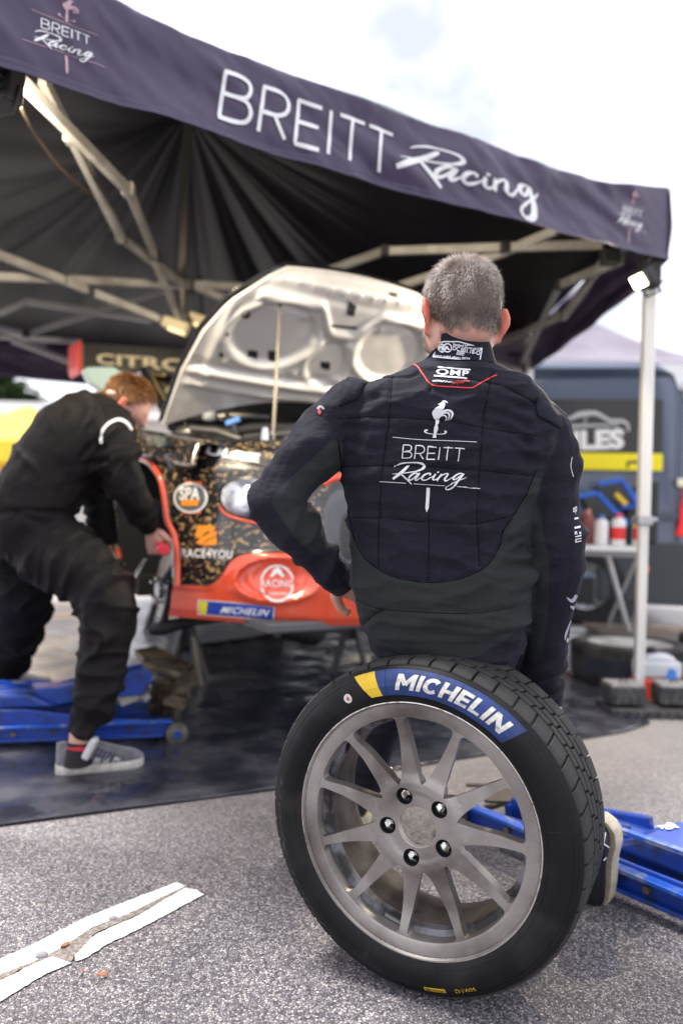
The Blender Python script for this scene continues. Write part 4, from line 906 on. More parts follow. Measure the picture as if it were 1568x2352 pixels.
def axis_dist(co, pts):
    q = np.array([tuple(P(x, y, Y)) if len(pts[0]) == 4 and pts[0][1] > 5 else (x, y, Y) for x, y, Y, r in pts]); best = np.full(len(co), 1e9); par = np.zeros(len(co)); acc = 0
    for a, b_ in zip(q[:-1], q[1:]):
        d = b_-a; l = np.linalg.norm(d); t = np.clip(((co-a)@d)/(l*l), 0, 1); dd = np.linalg.norm(co-a-t[:, None]*d, axis=1); k = dd < best; best[k] = dd[k]; par[k] = (acc+t*l)[k]; acc += l
    return best, par
def wrinkle(co, axis_pts, rad, amp, freq, seed, centre=None, spread=.12):
    d, s = axis_dist(co, axis_pts); near = np.clip(1-(d-rad)/.03, 0, 1)
    if centre is not None: near = near*np.exp(-((s-centre)/spread)**2)
    out = np.zeros(len(co)); k = np.where(near > .02)[0]; f = freq/5.5
    for i in k:
        p = co[i]; n = noise.noise(V((s[i]*f+seed*3.1+p[0]*4, p[0]*5+seed, p[2]*3-p[1]*4)))
        r = max(0, 1-abs(n)*2.6); out[i] = r*r*(.55+.9*max(0, noise.noise(V((p[0]*9, p[1]*9+seed, p[2]*9)))+.35))
    return amp*(out-.25)*near
def suit_fn(co, no, me):
    px, py = projn(co); back = np.clip(-no[:, 1]*1.6, 0, 1)
    disp = noise_arr(co, 6, 1)*.006+noise_arr(co, 15, 4, (1, 1, 1.8))*.0045
    la, ls = axis_dist(co, LARM); ra, rs = axis_dist(co, RARM); onarm = np.clip(1-(np.minimum(la, ra)-.055)/.02, 0, 1); torso = (1-onarm); disp += noise_arr(co, 11, 6, (1.0, 1.0, 2.2))*.0045; rg = np.clip(1-np.abs(noise_arr(co, 5.5, 12, (.8, .8, 2.6)))*3.2, 0, 1)**2; disp += (rg*.0065+.0035*np.clip(1-np.abs(noise_arr(co, 12, 21, (.7, .7, 2.4)))*3, 0, 1)**2)*torso
    # quilting seams: narrow valleys between slightly puffed fields
    for ln in SEAMS_V+SEAMS_H: disp -= .0045*np.exp(-(seg_d(px, py, ln)/3.4)**2)*back*torso
    disp -= .004*np.exp(-(seg_d(px, py, PANEL)/3.5)**2)*back*torso
    # draped folds radiating from the armpits and round the waist
    for (cx, cy, ang, ln_, amp, sg) in ((1215, 1015, -2.75, 170, .008, 11), (1215, 975, -2.9, 170, .007, 11), (1225, 935, -2.95, 150, .006, 10), (1220, 1050, -2.6, 120, .006, 11), (800, 985, -.12, 160, .0055, 9), (800, 1020, .1, 130, .0045, 9), (795, 935, -.35, 120, .005, 9),
                                      (1205, 1262, 2.6, 80, .010, 11), (1210, 1300, 2.9, 90, .012, 10), (1215, 1345, 2.4, 70, .008, 10), (1190, 1230, 2.3, 70, .007, 10), (815, 1395, .3, 120, .006, 9), (830, 1440, -.6, 90, .006, 9), (1000, 1405, 0, 160, .003, 7), (1215, 1440, 2.8, 130, .006, 10), (1150, 1150, 2.2, 80, .004, 10), (920, 1380, 1.5, 60, .002, 6)):
        dx, dy = math.cos(ang), math.sin(ang); u = (px-cx)*dx+(py-cy)*dy; v = -(px-cx)*dy+(py-cy)*dx+6*np.sin(u/28.+cx)
        disp -= amp*np.exp(-(v/sg)**2)*np.clip(1-u/ln_, 0, 1)*np.clip((u+14)/14, 0, 1)*back*torso*1.3
        disp += amp*.5*np.exp(-((v-1.9*sg)/sg)**2)*np.clip(1-u/ln_, 0, 1)*np.clip((u+14)/14, 0, 1)*back*torso
    # bulge of loose cloth at the right waist
    disp += .016*np.exp(-(((px-1205)/20)**2+((py-1318)/45)**2))*torso
    disp += wrinkle(co, LARM, .06, .018, 62, 2, .31, .12)+wrinkle(co, LARM, .06, .010, 40, 7)
    disp += wrinkle(co, RARM, .06, .015, 48, 3, .36, .12)+wrinkle(co, RARM, .06, .011, 33, 9)+wrinkle(co, RARM, .06, .016, 75, 5, .62, .08)
    disp += wrinkle(co, LLEG, .07, .006, 40, 4)+wrinkle(co, RLEG, .07, .006, 40, 6)
    co = co+no*disp[:, None]
    # panel mask: inside the dark upper panel = positive
    pc = [(700, 700), (700, 1010)]+PANEL+[(1400, 1080), (1400, 700)]; inside = np.zeros(len(co), bool); j = len(pc)-1
    for i in range(len(pc)):
        xi, yi = pc[i]; xj, yj = pc[j]; c = ((yi > py) != (yj > py)) & (px < (xj-xi)*(py-yi)/(yj-yi+1e-9)+xi); inside ^= c; j = i
    sd = seg_d(px, py, PANEL)*np.where(inside, 1, -1)
    # lower edge of the grey-green seat panel
    low = np.array([(800, 1390), (835, 1455), (880, 1485), (960, 1508), (1040, 1514), (1100, 1505), (1150, 1478), (1200, 1430), (1240, 1400)]); yl = np.interp(px, low[:, 0], low[:, 1])
    lowd = (yl-py)   # positive above
    green = np.minimum(-sd, lowd)
    # sleeves: stretch panel on the underside of both
    gl = np.minimum.reduce([24-seg_d(px, py, [(770, 1042), (700, 1110), (655, 1150), (690, 1200), (735, 1245)])*.78, np.full(len(co), 99.)])
    gr = 17-seg_d(px, py, [(1205, 1120), (1222, 1200), (1240, 1290), (1235, 1400), (1222, 1500)])*.8
    armg = np.where(la < ra, gl, gr); bl = np.clip(onarm*1.6-.3, 0, 1); isarm = onarm > .5
    val_ = np.where(isarm, armg, green); val_ = np.where(co[:, 1] > 1.80, -20, val_)
    attr(me, 'panel', val_); return co
suitm = bpy.data.materials.new('race_suit'); suitm.use_nodes = True; t, b = nodes(suitm); lk = t.links.new
at = N(t, 'ShaderNodeAttribute', attribute_name='panel'); mr = N(t, 'ShaderNodeMapRange'); mr.inputs['From Min'].default_value = -.8; mr.inputs['From Max'].default_value = .8; lk(at.outputs['Fac'], mr.inputs['Value'])
tcn = N(t, 'ShaderNodeTexCoord'); mpn = N(t, 'ShaderNodeMapping'); mpn.inputs['Scale'].default_value = (.25, .25, 1); lk(tcn.outputs['Object'], mpn.inputs['Vector'])
sl_ = N(t, 'ShaderNodeTexNoise'); sl_.inputs['Scale'].default_value = 420; sl_.inputs['Detail'].default_value = 3; lk(mpn.outputs['Vector'], sl_.inputs['Vector'])
c1 = N(t, 'ShaderNodeMix', data_type='RGBA'); c1.inputs['A'].default_value = (.0055, .0052, .0095, 1); c1.inputs['B'].default_value = (.019, .018, .030, 1); lk(sl_.outputs['Fac'], c1.inputs['Factor'])
kn = N(t, 'ShaderNodeTexNoise'); kn.inputs['Scale'].default_value = 500; lk(tcn.outputs['Object'], kn.inputs['Vector'])
c2 = N(t, 'ShaderNodeMix', data_type='RGBA'); c2.inputs['A'].default_value = (.013, .0155, .0165, 1); c2.inputs['B'].default_value = (.029, .033, .034, 1); lk(kn.outputs['Fac'], c2.inputs['Factor'])
c3 = N(t, 'ShaderNodeMix', data_type='RGBA'); lk(mr.outputs['Result'], c3.inputs['Factor']); lk(c1.outputs['Result'], c3.inputs['A']); lk(c2.outputs['Result'], c3.inputs['B']); lk(c3.outputs['Result'], b.inputs['Base Color'])
b.inputs['Roughness'].default_value = .78; b.inputs['Sheen Weight'].default_value = .06; b.inputs['Sheen Roughness'].default_value = .4; b.inputs['Sheen Tint'].default_value = (.62, .64, .95, 1); b.inputs['Specular IOR Level'].default_value = .16
bpn = N(t, 'ShaderNodeBump'); bpn.inputs['Strength'].default_value = .45; bpn.inputs['Distance'].default_value = .0012; lk(sl_.outputs['Fac'], bpn.inputs['Height'])
mid = N(t, 'ShaderNodeTexNoise'); mid.inputs['Scale'].default_value = 38; mid.inputs['Detail'].default_value = 5; mp3 = N(t, 'ShaderNodeMapping'); mp3.inputs['Scale'].default_value = (.6, 1, 1.5); lk(tcn.outputs['Object'], mp3.inputs['Vector']); lk(mp3.outputs['Vector'], mid.inputs['Vector'])
bp2 = N(t, 'ShaderNodeBump'); bp2.inputs['Strength'].default_value = .55; bp2.inputs['Distance'].default_value = .006; lk(mid.outputs['Fac'], bp2.inputs['Height']); lk(bpn.outputs['Normal'], bp2.inputs['Normal']); lk(bp2.outputs['Normal'], b.inputs['Normal'])
suit = remesh(m, 'race_suit', suitm, driver, vox=.0048, sm=5, fn=suit_fn)

# ---- body (head, neck, hands) as one skin
skin = bpy.data.materials.new('skin'); skin.use_nodes = True; t, b = nodes(skin); lk = t.links.new
tcn = N(t, 'ShaderNodeTexCoord'); n1 = N(t, 'ShaderNodeTexNoise'); n1.inputs['Scale'].default_value = 30; n1.inputs['Detail'].default_value = 5; lk(tcn.outputs['Object'], n1.inputs['Vector'])
c1 = N(t, 'ShaderNodeMix', data_type='RGBA'); c1.inputs['A'].default_value = (.55, .27, .20, 1); c1.inputs['B'].default_value = (.68, .40, .31, 1); lk(n1.outputs['Fac'], c1.inputs['Factor'])
at = N(t, 'ShaderNodeAttribute', attribute_name='ear'); c2 = N(t, 'ShaderNodeMix', data_type='RGBA'); c2.inputs['B'].default_value = (.66, .17, .12, 1); lk(at.outputs['Fac'], c2.inputs['Factor']); lk(c1.outputs['Result'], c2.inputs['A'])
at = N(t, 'ShaderNodeAttribute', attribute_name='hair'); c3 = N(t, 'ShaderNodeMix', data_type='RGBA'); c3.inputs['B'].default_value = (.11, .08, .07, 1); lk(at.outputs['Fac'], c3.inputs['Factor']); lk(c2.outputs['Result'], c3.inputs['A'])
lk(c3.outputs['Result'], b.inputs['Base Color']); b.inputs['Roughness'].default_value = .5; b.inputs['Subsurface Weight'].default_value = .12; b.inputs['Subsurface Scale'].default_value = .012
bpn = N(t, 'ShaderNodeBump'); bpn.inputs['Strength'].default_value = .3; bpn.inputs['Distance'].default_value = .001; n4 = N(t, 'ShaderNodeTexNoise'); n4.inputs['Scale'].default_value = 350; lk(tcn.outputs['Object'], n4.inputs['Vector']); lk(n4.outputs['Fac'], bpn.inputs['Height']); lk(bpn.outputs['Normal'], b.inputs['Normal'])
def head_parts(c, rt, s=1., jaw=True):
    """rt: columns right, forward, up; c: centre of the skull"""
    m = MB(); E = lambda p, r, q=None: m.ell(V(c)+rt @ (V(p)*s), [k*s for k in r], rt @ q if q else rt, 24, 16)
    E((0, 0, .022), (.0775, .096, .088)); E((0, -.030, .005), (.070, .066, .075)); E((0, .035, .0), (.068, .068, .080)); E((0, -.005, .048), (.066, .082, .058)); E((0, -.036, -.045), (.056, .046, .042))
    E((0, .040, -.062), (.056, .052, .050)); E((0, .062, -.088), (.034, .036, .026)); E((0, .098, -.018), (.011, .016, .026)); E((0, .108, -.034), (.016, .012, .011))
    E((0, .088, -.062), (.024, .012, .010)); E((0, .084, .012), (.050, .016, .014))
    for sx in (-1, 1):
        E((sx*.030, .090, .0), (.013, .008, .008)); E((sx*.060, .020, -.055), (.014, .035, .038))
        # ear: shell, lobe, rim
        for p, r in (((.0840, -.008, -.022), (.0075, .0180, .030)), ((.0810, .000, -.050), (.0075, .011, .013)), ((.0960, -.020, -.012), (.0065, .0065, .024)), ((.0900, -.010, .010), (.0065, .015, .0070))): E((sx*p[0], p[1], p[2]), r, Matrix.Rotation(sx*.62, 3, 'Z'))
    return m
HC = P(1061, 718, 1.69); yaw = R_(17); HR = (Matrix.Rotation(yaw, 3, 'Z') @ Matrix.Rotation(R_(-9), 3, 'X') @ Matrix.Rotation(R_(1.5), 3, 'Y'))
hp_ = head_parts(HC, HR, .995)
m = MB(); m.add(hp_.v, hp_.f)
q = [(*(HC+HR @ V((0, -.012, -.05))), .060), (*P(1060, 785, 1.695), .062), (*P(1060, 815, 1.695), .063), (*P(1060, 860, 1.70), .075)]
m.tube([V(p[:3]) for p in q], [p[3] for p in q], 20)
# body under the clothes
m.rings([ringD(y, xl+14+(8 if y > 900 else 0), xr-14-(8 if y > 900 else 0), Yc, dp*.8) for y, xl, xr, Yc, dp in TORSO[1:]])
for L_ in (LARM, RARM): l_ = limb([(x, y, Y, r*.66) for x, y, Y, r in L_]); m.add(l_.v, l_.f)
for L_ in (LLEG, RLEG): l_ = world_limb([(x, y, Y, r*.66) for x, y, Y, r in L_]); m.add(l_.v, l_.f)
def hand(wrist, d, up, curl=.9, s=1., grip=0):
    """palm, four fingers and a thumb; d = direction of the fingers, up = back of the hand"""
    d = V(d).normalized(); up = (V(up)-d*V(up).dot(d)).normalized(); sd_ = d.cross(up); m = MB(); W_ = V(wrist)
    def pt(a, b_, c): return W_+(d*a+sd_*b_+up*c)*s
    m.rings([[pt(a, w_*math.cos(t), h_*math.sin(t)) for t in [2*math.pi*i/16 for i in range(16)]] for a, w_, h_ in ((-.02, .026, .020), (.0, .028, .019), (.025, .036, .017), (.055, .042, .015), (.082, .042, .013), (.092, .038, .010))])
    for i, (b_, ln, r) in enumerate(((-.031, .066, .0088), (-.011, .076, .0092), (.010, .071, .0088), (.029, .056, .0078))):
        p = pt(.078, b_, 0); pts = [pt(.06, b_, 0), p]; ang = 0
        for k, f in enumerate((.48, .30, .22)):
            ang += curl*(.9 if k == 0 else 1.1); p = p+(d*math.cos(ang)-up*math.sin(ang))*(ln*f*s); pts.append(p)
        m.tube([V(q) for q in cat([tuple(q) for q in pts], 3)], [r*s*lerp(1.05, .8, j/12) for j in range(13)], 10)
    p = [pt(.012, -.026, -.004), pt(.035, -.046, -.012), pt(.058, -.052+.012*grip, -.026-.006*grip), pt(.078, -.046+.03*grip, -.034-.008*grip)]
    m.tube([V(q) for q in cat([tuple(q) for q in p], 3)], [.0135*s]*4+[.011*s]*3+[.0095*s]*3, 10); return m
h1 = hand(P(788, 1336, 1.748), V((.55, .6, -.35)), V((-.5, -.2, .8)), .35); h2 = hand(P(1268, 1606, 1.78), V((.05, .25, -1)), V((1, .1, .1)), .25)
def head_fn(C_, R2, s=1.):
    def fn(co, no, me):
        loc = (co-np.array(C_))@np.array(R2)/s; x, y, z = loc[:, 0], loc[:, 1], loc[:, 2]
        line = np.interp(y, [-.13, -.09, -.05, -.02, .0, .02, .045, .07, .10], [-.062, -.064, -.062, -.045, -.012, .010, .035, .062, .075])
        hair = np.clip((z-line)/.02+.5+noise_arr(co, 70, 2)*.5, 0, 1); hair[z < -.12] = 0; ear = np.clip((np.abs(x)-.079)/.006, 0, 1)*(z < .05)*(z > -.075)*(np.abs(y) < .03)
        beard = np.clip((y-.01)/.02, 0, 1)*np.clip((-.015-z)/.02, 0, 1)*(z > -.125)*.55; hair = np.maximum(hair*(1-ear), beard)
        far = np.linalg.norm(loc, axis=1) > .2; hair[far] = 0; ear[far] = 0; attr(me, 'hair', hair); attr(me, 'ear', ear); return co
    return fn
ex = MB(); ex.add(h1.v, h1.f); ex.add(h2.v, h2.f)
body = remesh(m, 'body', skin, driver, vox=.0045, sm=4, factor=.5, fn=head_fn(HC, HR, .995), extra=ex)
# ---- close-cropped hair: thousands of short strands following the skull
hairm = bpy.data.materials.new('short_hair'); hairm.use_nodes = True; t, b = nodes(hairm); at = N(t, 'ShaderNodeAttribute', attribute_name='tone'); rp_ = N(t, 'ShaderNodeValToRGB')
rp_.color_ramp.elements[0].color = (.055, .036, .030, 1); rp_.color_ramp.elements[1].color = (.82, .76, .72, 1); e = rp_.color_ramp.elements.new(.5); e.color = (.25, .18, .15, 1); t.links.new(at.outputs['Fac'], rp_.inputs['Fac']); t.links.new(rp_.outputs['Color'], b.inputs['Base Color']); b.inputs['Roughness'].default_value = .45
def make_hair(body, C_, R2, parent, mat, count, length, width, toner, s=1., seed=1):
    me = body.data; rn = np.random.RandomState(seed); co = np.empty(len(me.vertices)*3); me.vertices.foreach_get('co', co); co = co.reshape(-1, 3); no = np.empty(len(me.vertices)*3); me.vertices.foreach_get('normal', no); no = no.reshape(-1, 3)
    hv = np.empty(len(me.vertices), dtype=np.float32); me.attributes['hair'].data.foreach_get('value', hv); loc = (co-np.array(C_))@np.array(R2)/s
    ok = np.where((hv > .35) & (loc[:, 2] > -.10) & ((loc[:, 1] < .06) | (loc[:, 2] > .03)))[0]; R2n = np.array(R2); vs = []; fs = []; tone = []
    for k in range(count):
        i = ok[rn.randint(len(ok))]; 
        if rn.rand() > hv[i]: continue
        p = co[i]+rn.normal(0, .0022, 3); n = no[i]; l = loc[i]; whorl = np.array([l[0]-.012, l[1]+.045, 0]); fl = np.array([whorl[0]*4, whorl[1]*4, -.55-.6*(l[2] < .06)]); fl = R2n@fl; d = fl-n*fl.dot(n); d /= np.linalg.norm(d)+1e-9
        up = np.clip((l[2]-.0)/.09, 0, 1); d = d*(1.0-.35*up)+n*(.22+.75*up)+rn.normal(0, .22, 3); d /= np.linalg.norm(d); ln = length*(.35+.75*up)*rn.uniform(.6, 1.25)*s; w = np.cross(d, n+rn.normal(0, .3, 3)); w /= np.linalg.norm(w)+1e-9; w *= width*rn.uniform(.6, 1.3)
        o = len(vs); tip = p+d*ln-n*ln*.12; mid = p+d*ln*.55+n*ln*.06; vs += [p-w-n*.001, p+w-n*.001, mid+w*.8, mid-w*.8, tip]; fs += [(o, o+1, o+2, o+3), (o+3, o+2, o+4)]; tn = toner(l, rn); tone += [tn]*5
    mh = bpy.data.meshes.new('hair'); mh.from_pydata([tuple(v) for v in vs], [], fs); attr(mh, 'tone', tone); mh.materials.append(mat); o = bpy.data.objects.new('hair', mh); COL.objects.link(o); attach(o, parent); return o
def tone1(l, rn):
    g = .46+.36*np.clip((l[2]-.0)/.05, 0, 1)-.34*np.exp(-((l[2]+.035)/.026)**2)*(l[1] < -.03); return float(np.clip(g+.35*noise.noise(V((l[0]*55, l[1]*55, l[2]*22)))+rn.normal(0, .08), 0, 1))
make_hair(body, HC, HR, driver, hairm, 34000, .0165, .00030, tone1, .995)
# ---- collar, epaulettes, piping, print
ts = bvh(suit); redp = M('piping_red', (.62, .03, .035), .6); wp = M('suit_print', (.66, .67, .70), .55); wp2 = M('label_white', (.74, .75, .80), .7)
dk = M('epaulette_cloth', (.009, .009, .018), .8, col2=(.018, .018, .030), sc=300, bump=.4, bsc=300, spec=.16)
def patch(pts, name, mat, par, tree, off, th, L_=14, raise_=None):
    a = Art(); a.poly(pts); o = a.cast(name, mat, par, tree, off, Lmax=L_); o.modifiers.new('s', 'SOLIDIFY').thickness = -th
    for p in o.data.polygons: p.use_smooth = True
    return o
patch([(788, 872), (853, 860), (838, 884), (822, 915), (780, 932)], 'epaulette', dk, driver, ts, .004, .003)
patch([(1232, 912), (1262, 930), (1292, 958), (1283, 985), (1262, 972), (1232, 955), (1229, 935)], 'epaulette', dk, driver, ts, .004, .003)
m = MB(); rr = []
for y, xl, xr, Yc, dp in ((842, 964, 1140, 1.700, .076), (826, 984, 1134, 1.698, .070), (806, 992, 1129, 1.694, .067), (788, 997, 1122, 1.689, .0645), (776, 1000, 1116, 1.687, .063)): rr.append(ringD(y, xl, xr, Yc, dp, 36, 2.1))
inner = [[p+(V((sum(q.x for q in r)/36, sum(q.y for q in r)/36, p.z))-p)*.06 for p in r] for r in rr]
m.rings(rr+inner[::-1], cap=False); col = m.build('collar', dk, driver, smooth=60); tcl = bvh(col)
a = Art(); a.stroke([(948, 838, 1.4), (958, 842, 1.4), (972, 862, 1.4), (985, 880, 1.4), (1000, 886, 1.4), (1040, 889, 1.4), (1078, 891, 1.4), (1090, 888, 1.4), (1115, 873, 1.4), (1140, 862, 1.4)], n=10); a.cast('piping', redp, driver, ts, .0014)
H = lambda p: (936.5-18.2+p[0]*.1684, 757.7+p[1]*.1684)   # collar crop -> picture
H = lambda p: (918.5+p[0]*.16843, 757.9+p[1]*.16843)
a = Art()
for l_ in ([(452, 368), (530, 182), (600, 160), (800, 160), (1110, 250), (1078, 437), (760, 398), (452, 370)],): a.line([H(p) for p in l_], 1.3)
a.text('Standard 8856-2018', [H(p) for p in ((722, 172), (1105, 240), (1095, 292), (718, 212))], bold=.02); a.text('DC.001.18-O', [H(p) for p in ((722, 218), (1090, 290), (1082, 350), (715, 275))], bold=.02)
a.text('OMP', [H(p) for p in ((775, 300), (885, 312), (872, 340), (765, 328))], bold=.04); a.line([H((775, 292)), H((885, 302))], .6); a.line([H((760, 336)), H((868, 350))], .6); a.text('Not valid after: 2034', [H(p) for p in ((486, 338), (950, 382), (942, 414), (480, 370))], bold=.02)
a.ring(H((577, 250)), 8.2, .7, ry=9.5); a.ring(H((650, 245)), 8.6, 1.2, ry=9.6); a.line([H((577, 195)), H((577, 305))], .5); a.ring(H((577, 250)), 3.6, .5, ry=9.5); a.text('FIA', [H(p) for p in ((525, 222), (690, 222), (680, 275), (520, 275))], bold=.05)
a.cast('homologation_label', wp2, driver, tcl, .0012, Lmax=5)
a = Art(); a.text('OMP', [H(p) for p in ((492, 525), (940, 560), (925, 636), (485, 612))], bold=.03, sp=1.1); a.line([H((510, 509)), H((955, 546))], 1.6); a.line([H((458, 628)), H((910, 662))], 1.7); a.cast('chest_logo', wp2, driver, ts, .0013, Lmax=6)
a = Art(); a.text('one-', [H(p) for p in ((450, 682), (745, 708), (735, 722), (430, 705))], bold=.03, shear=.4); a.cast('sub_logo', wp2, driver, ts, .0013, Lmax=6)
a = Art(); S = lambda *p: a.stroke([(*H(q), .75) for q in p], n=4); S((695, 745), (790, 692), (775, 748)); S((720, 730), (800, 718)); S((820, 712), (812, 728), (850, 705)); S((880, 690), (845, 730)); S((800, 700), (945, 702)); a.cast('sub_logo', redp, driver, ts, .0013)
HJ = lambda p: (849.7+.17577*p[0], 895.7+.17577*p[1])
seamm = M('seam_thread', (.003, .003, .005), .9, spec=.05)
for ln in SEAMS_V+SEAMS_H: a = Art(); a.stroke([(x, y, .55) for x, y in ln], n=10); a.cast('seam', seamm, driver, ts, .0007, Lmax=7)
a = Art(); a.stroke([(x, y, .9) for x, y in PANEL], n=8); a.cast('panel_seam', seamm, driver, ts, .0008, Lmax=7)
for art, nm in ((mark_blade(), 'emblem_blade'), (mark_bird(), 'emblem_bird'), *[(r, 'emblem_rule') for r in mark_rules(3.6)], (mark_name(6.2), 'lettering'), (mark_script(1.0), 'lettering')): art.mapped(HJ).cast(nm, wp, driver, ts, .0014, Lmax=6)
# sleeve print on the right arm and shoulder ring on the left
a = Art(); a.text('R a', [(1318, 1221), (1333, 1219), (1333, 1227), (1318, 1229)], bold=.02); a.line([(1317, 1192), (1326, 1190)], 2); a.line([(1317, 1213), (1331, 1210)], 2.4); a.line([(1319, 1233), (1333, 1230)], 1); a.line([(1333, 1236), (1320, 1239), (1320, 1245), (1333, 1242)], 1); a.text('esp', [(1313, 1166), (1322, 1162), (1323, 1180), (1314, 1182)], bold=.02, shear=.3); a.stroke([(1312, 1050, .6), (1309, 1072, .6), (1315, 1095, .6)]); a.cast('sleeve_print', wp2, driver, ts, .0013)
lil2 = M('sleeve_lilac', (.36, .34, .42), .6); 
for p_ in ([(1300, 1372, 1), (1312, 1380, 4), (1322, 1366, 3)], [(1308, 1392, 2), (1318, 1396, 5), (1322, 1385, 3)], [(1316, 1408, 3), (1311, 1440, 5), (1300, 1475, 2)], [(1309, 1425, 1), (1298, 1455, 2.5), (1296, 1470, 1)]): a = Art(); a.stroke(p_); a.cast('sleeve_mark', lil2, driver, ts, .0013)
a = Art(); a.ring((737, 942), 8, .7, 190, 350, ry=9); a.ring((737, 942), 5, .6, 190, 350, ry=6); a.cast('shoulder_print', wp2, driver, ts, .0015); a = Art(); a.disc((734, 946), 4, 14, 6); a.cast('shoulder_print', redp, driver, ts, .001)
# knitted cuffs
knit = M('knit_cuff', (.010, .009, .012), .85, bump=.5, bsc=300)
for pts in (((764, 1316, 1.729, .0385), (778, 1330, 1.742, .036), (790, 1341, 1.752, .033)), ((1253, 1574, 1.76, .041), (1257, 1596, 1.772, .034), (1259, 1618, 1.785, .031))):
    l_ = limb(pts, 24); m = MB(); m.add(l_.v, l_.f); m.build('cuff', knit, driver, smooth=60)
# shoes
shoe_b = M('boot_black', (.012, .012, .014), .5); sole_c = M('sole_cream', (.62, .55, .42), .6, col2=(.5, .44, .34), sc=60)
def shoe(heel, d, par, up_m, sole_m, L_=.285, w=.095, h=.085, roll=0, pitch=0, upd=None, sub_=1):
    d = V(d).normalized(); s_ = d.cross(V(upd or (0, 0, 1))).normalized(); rt = Matrix((s_, d, s_.cross(d))).transposed(); rt = rt @ Matrix.Rotation(pitch, 3, 'X') @ Matrix.Rotation(roll, 3, 'Y'); H0 = V(heel)
    def out(t): return w/2*float(np.interp(t, [0, .04, .15, .35, .6, .78, .9, .97, 1], [.25, .62, .82, .78, .95, 1., .82, .48, .12]))
    def ring(z, k, sh=0):
        pts = []
        for i in range(25): t = i/24; pts.append(H0+rt @ V((out(t)*k, t*L_, z)))
        for i in range(24, -1, -1): t = i/24; pts.append(H0+rt @ V((-out(t)*k, t*L_, z)))
        return pts
    m = MB(); m.rings([ring(0, .93), ring(.006, 1.0), ring(.026, 1.04), ring(.030, .99)]); so_ = m.build('shoe_sole', sole_m, par, smooth=45)
    m = MB(); n = 20; rg = []
    for j in range(15):
        t = .008+.984*j/14; hh = float(np.interp(t, [0, .06, .25, .42, .55, .75, .9, 1], [h, h*1.02, h*.92, h*.95, h*.8, h*.55, h*.45, h*.2])); ww = out(t)*.97
        rg.append([H0+rt @ V((ww*math.copysign(abs(math.cos(a))**.75, math.cos(a))*(1-.28*(math.sin(a) > 0)*math.sin(a)), t*L_, .022+hh*.5+hh*.5*math.sin(a))) for a in [2*math.pi*i/n for i in range(n)]])
    m.rings(rg); return m.build('shoe_upper', up_m, par, smooth=60, subsurf=sub_), H0, rt
u_, h_, r_ = shoe(P(1404, 1872, 1.86), P(1368, 2052, 1.975)-P(1404, 1872, 1.86), driver, shoe_b, sole_c, .272, .105, .095, upd=(-.80, -.60, -.05))
shoe((.073, 2.30, .012), (-.05, 1, 0), driver, shoe_b, sole_c, .28, .1, .09)
tu = bvh(u_); a = Art(); a.line([(1383, 1938), (1388, 1912), (1400, 1910), (1407, 1918), (1402, 1945), (1390, 1968), (1384, 1975)], 1.6); a.line([(1384, 1938), (1396, 1946), (1403, 1938)], 1.4); a.line([(1396, 1946), (1398, 1962)], 1.4); a.cast('shoe_print', wp2, driver, tu, .002)

# ================================================================ THE RALLY CAR
CO = V((.39, 3.12, 0))
def cl(x, y, z): return CO+E1*x+E2*y+V((0, 0, z))
def to_car(p): d = V(p)-CO; return d.dot(E1), d.dot(E2), d.z
car = thing('rally_car', 'black and orange-red rally car with bonnet up and front wheel off under the awning', 'car', tuple(cl(0, 2, 0)))
paintm = bpy.data.materials.new('car_paint'); paintm.use_nodes = True; t, b = nodes(paintm); lk = t.links.new
at = N(t, 'ShaderNodeAttribute', attribute_name='zone'); mr = N(t, 'ShaderNodeMapRange'); mr.inputs['From Min'].default_value = -.5; mr.inputs['From Max'].default_value = .5; lk(at.outputs['Fac'], mr.inputs['Value'])
tcn = N(t, 'ShaderNodeTexCoord'); mpn = N(t, 'ShaderNodeMapping'); mpn.inputs['Rotation'].default_value = (.3, .5, .4); mpn.inputs['Scale'].default_value = (1, 1, 1.9); lk(tcn.outputs['Object'], mpn.inputs['Vector'])
ds = N(t, 'ShaderNodeTexNoise'); ds.inputs['Scale'].default_value = 22; ds.inputs['Detail'].default_value = 2; lk(mpn.outputs['Vector'], ds.inputs['Vector'])
ad = N(t, 'ShaderNodeMix', data_type='RGBA', blend_type='LINEAR_LIGHT'); ad.inputs['Factor'].default_value = .06; lk(mpn.outputs['Vector'], ad.inputs['A']); lk(ds.outputs['Color'], ad.inputs['B'])
vo = N(t, 'ShaderNodeTexVoronoi'); vo.inputs['Scale'].default_value = 38; lk(ad.outputs['Result'], vo.inputs['Vector']); wn_ = N(t, 'ShaderNodeTexWhiteNoise'); lk(vo.outputs['Color'], wn_.inputs['Vector'])
gt = N(t, 'ShaderNodeMath', operation='LESS_THAN'); lk(vo.outputs['Distance'], gt.inputs[0]); gt.inputs[1].default_value = .42
g2 = N(t, 'ShaderNodeMath', operation='GREATER_THAN'); lk(wn_.outputs['Value'], g2.inputs[0]); g2.inputs[1].default_value = .57
g3 = N(t, 'ShaderNodeMath', operation='MULTIPLY'); lk(gt.outputs[0], g3.inputs[0]); lk(g2.outputs[0], g3.inputs[1])
c1 = N(t, 'ShaderNodeMix', data_type='RGBA'); c1.inputs['A'].default_value = (.009, .0085, .012, 1); c1.inputs['B'].default_value = (.44, .28, .11, 1); lk(g3.outputs[0], c1.inputs['Factor'])
c2 = N(t, 'ShaderNodeMix', data_type='RGBA'); c2.inputs['B'].default_value = (.86, .10, .04, 1); lk(mr.outputs['Result'], c2.inputs['Factor']); lk(c1.outputs['Result'], c2.inputs['A']); lk(c2.outputs['Result'], b.inputs['Base Color'])
b.inputs['Roughness'].default_value = .3; b.inputs['Coat Weight'].default_value = 1; b.inputs['Coat Roughness'].default_value = .05
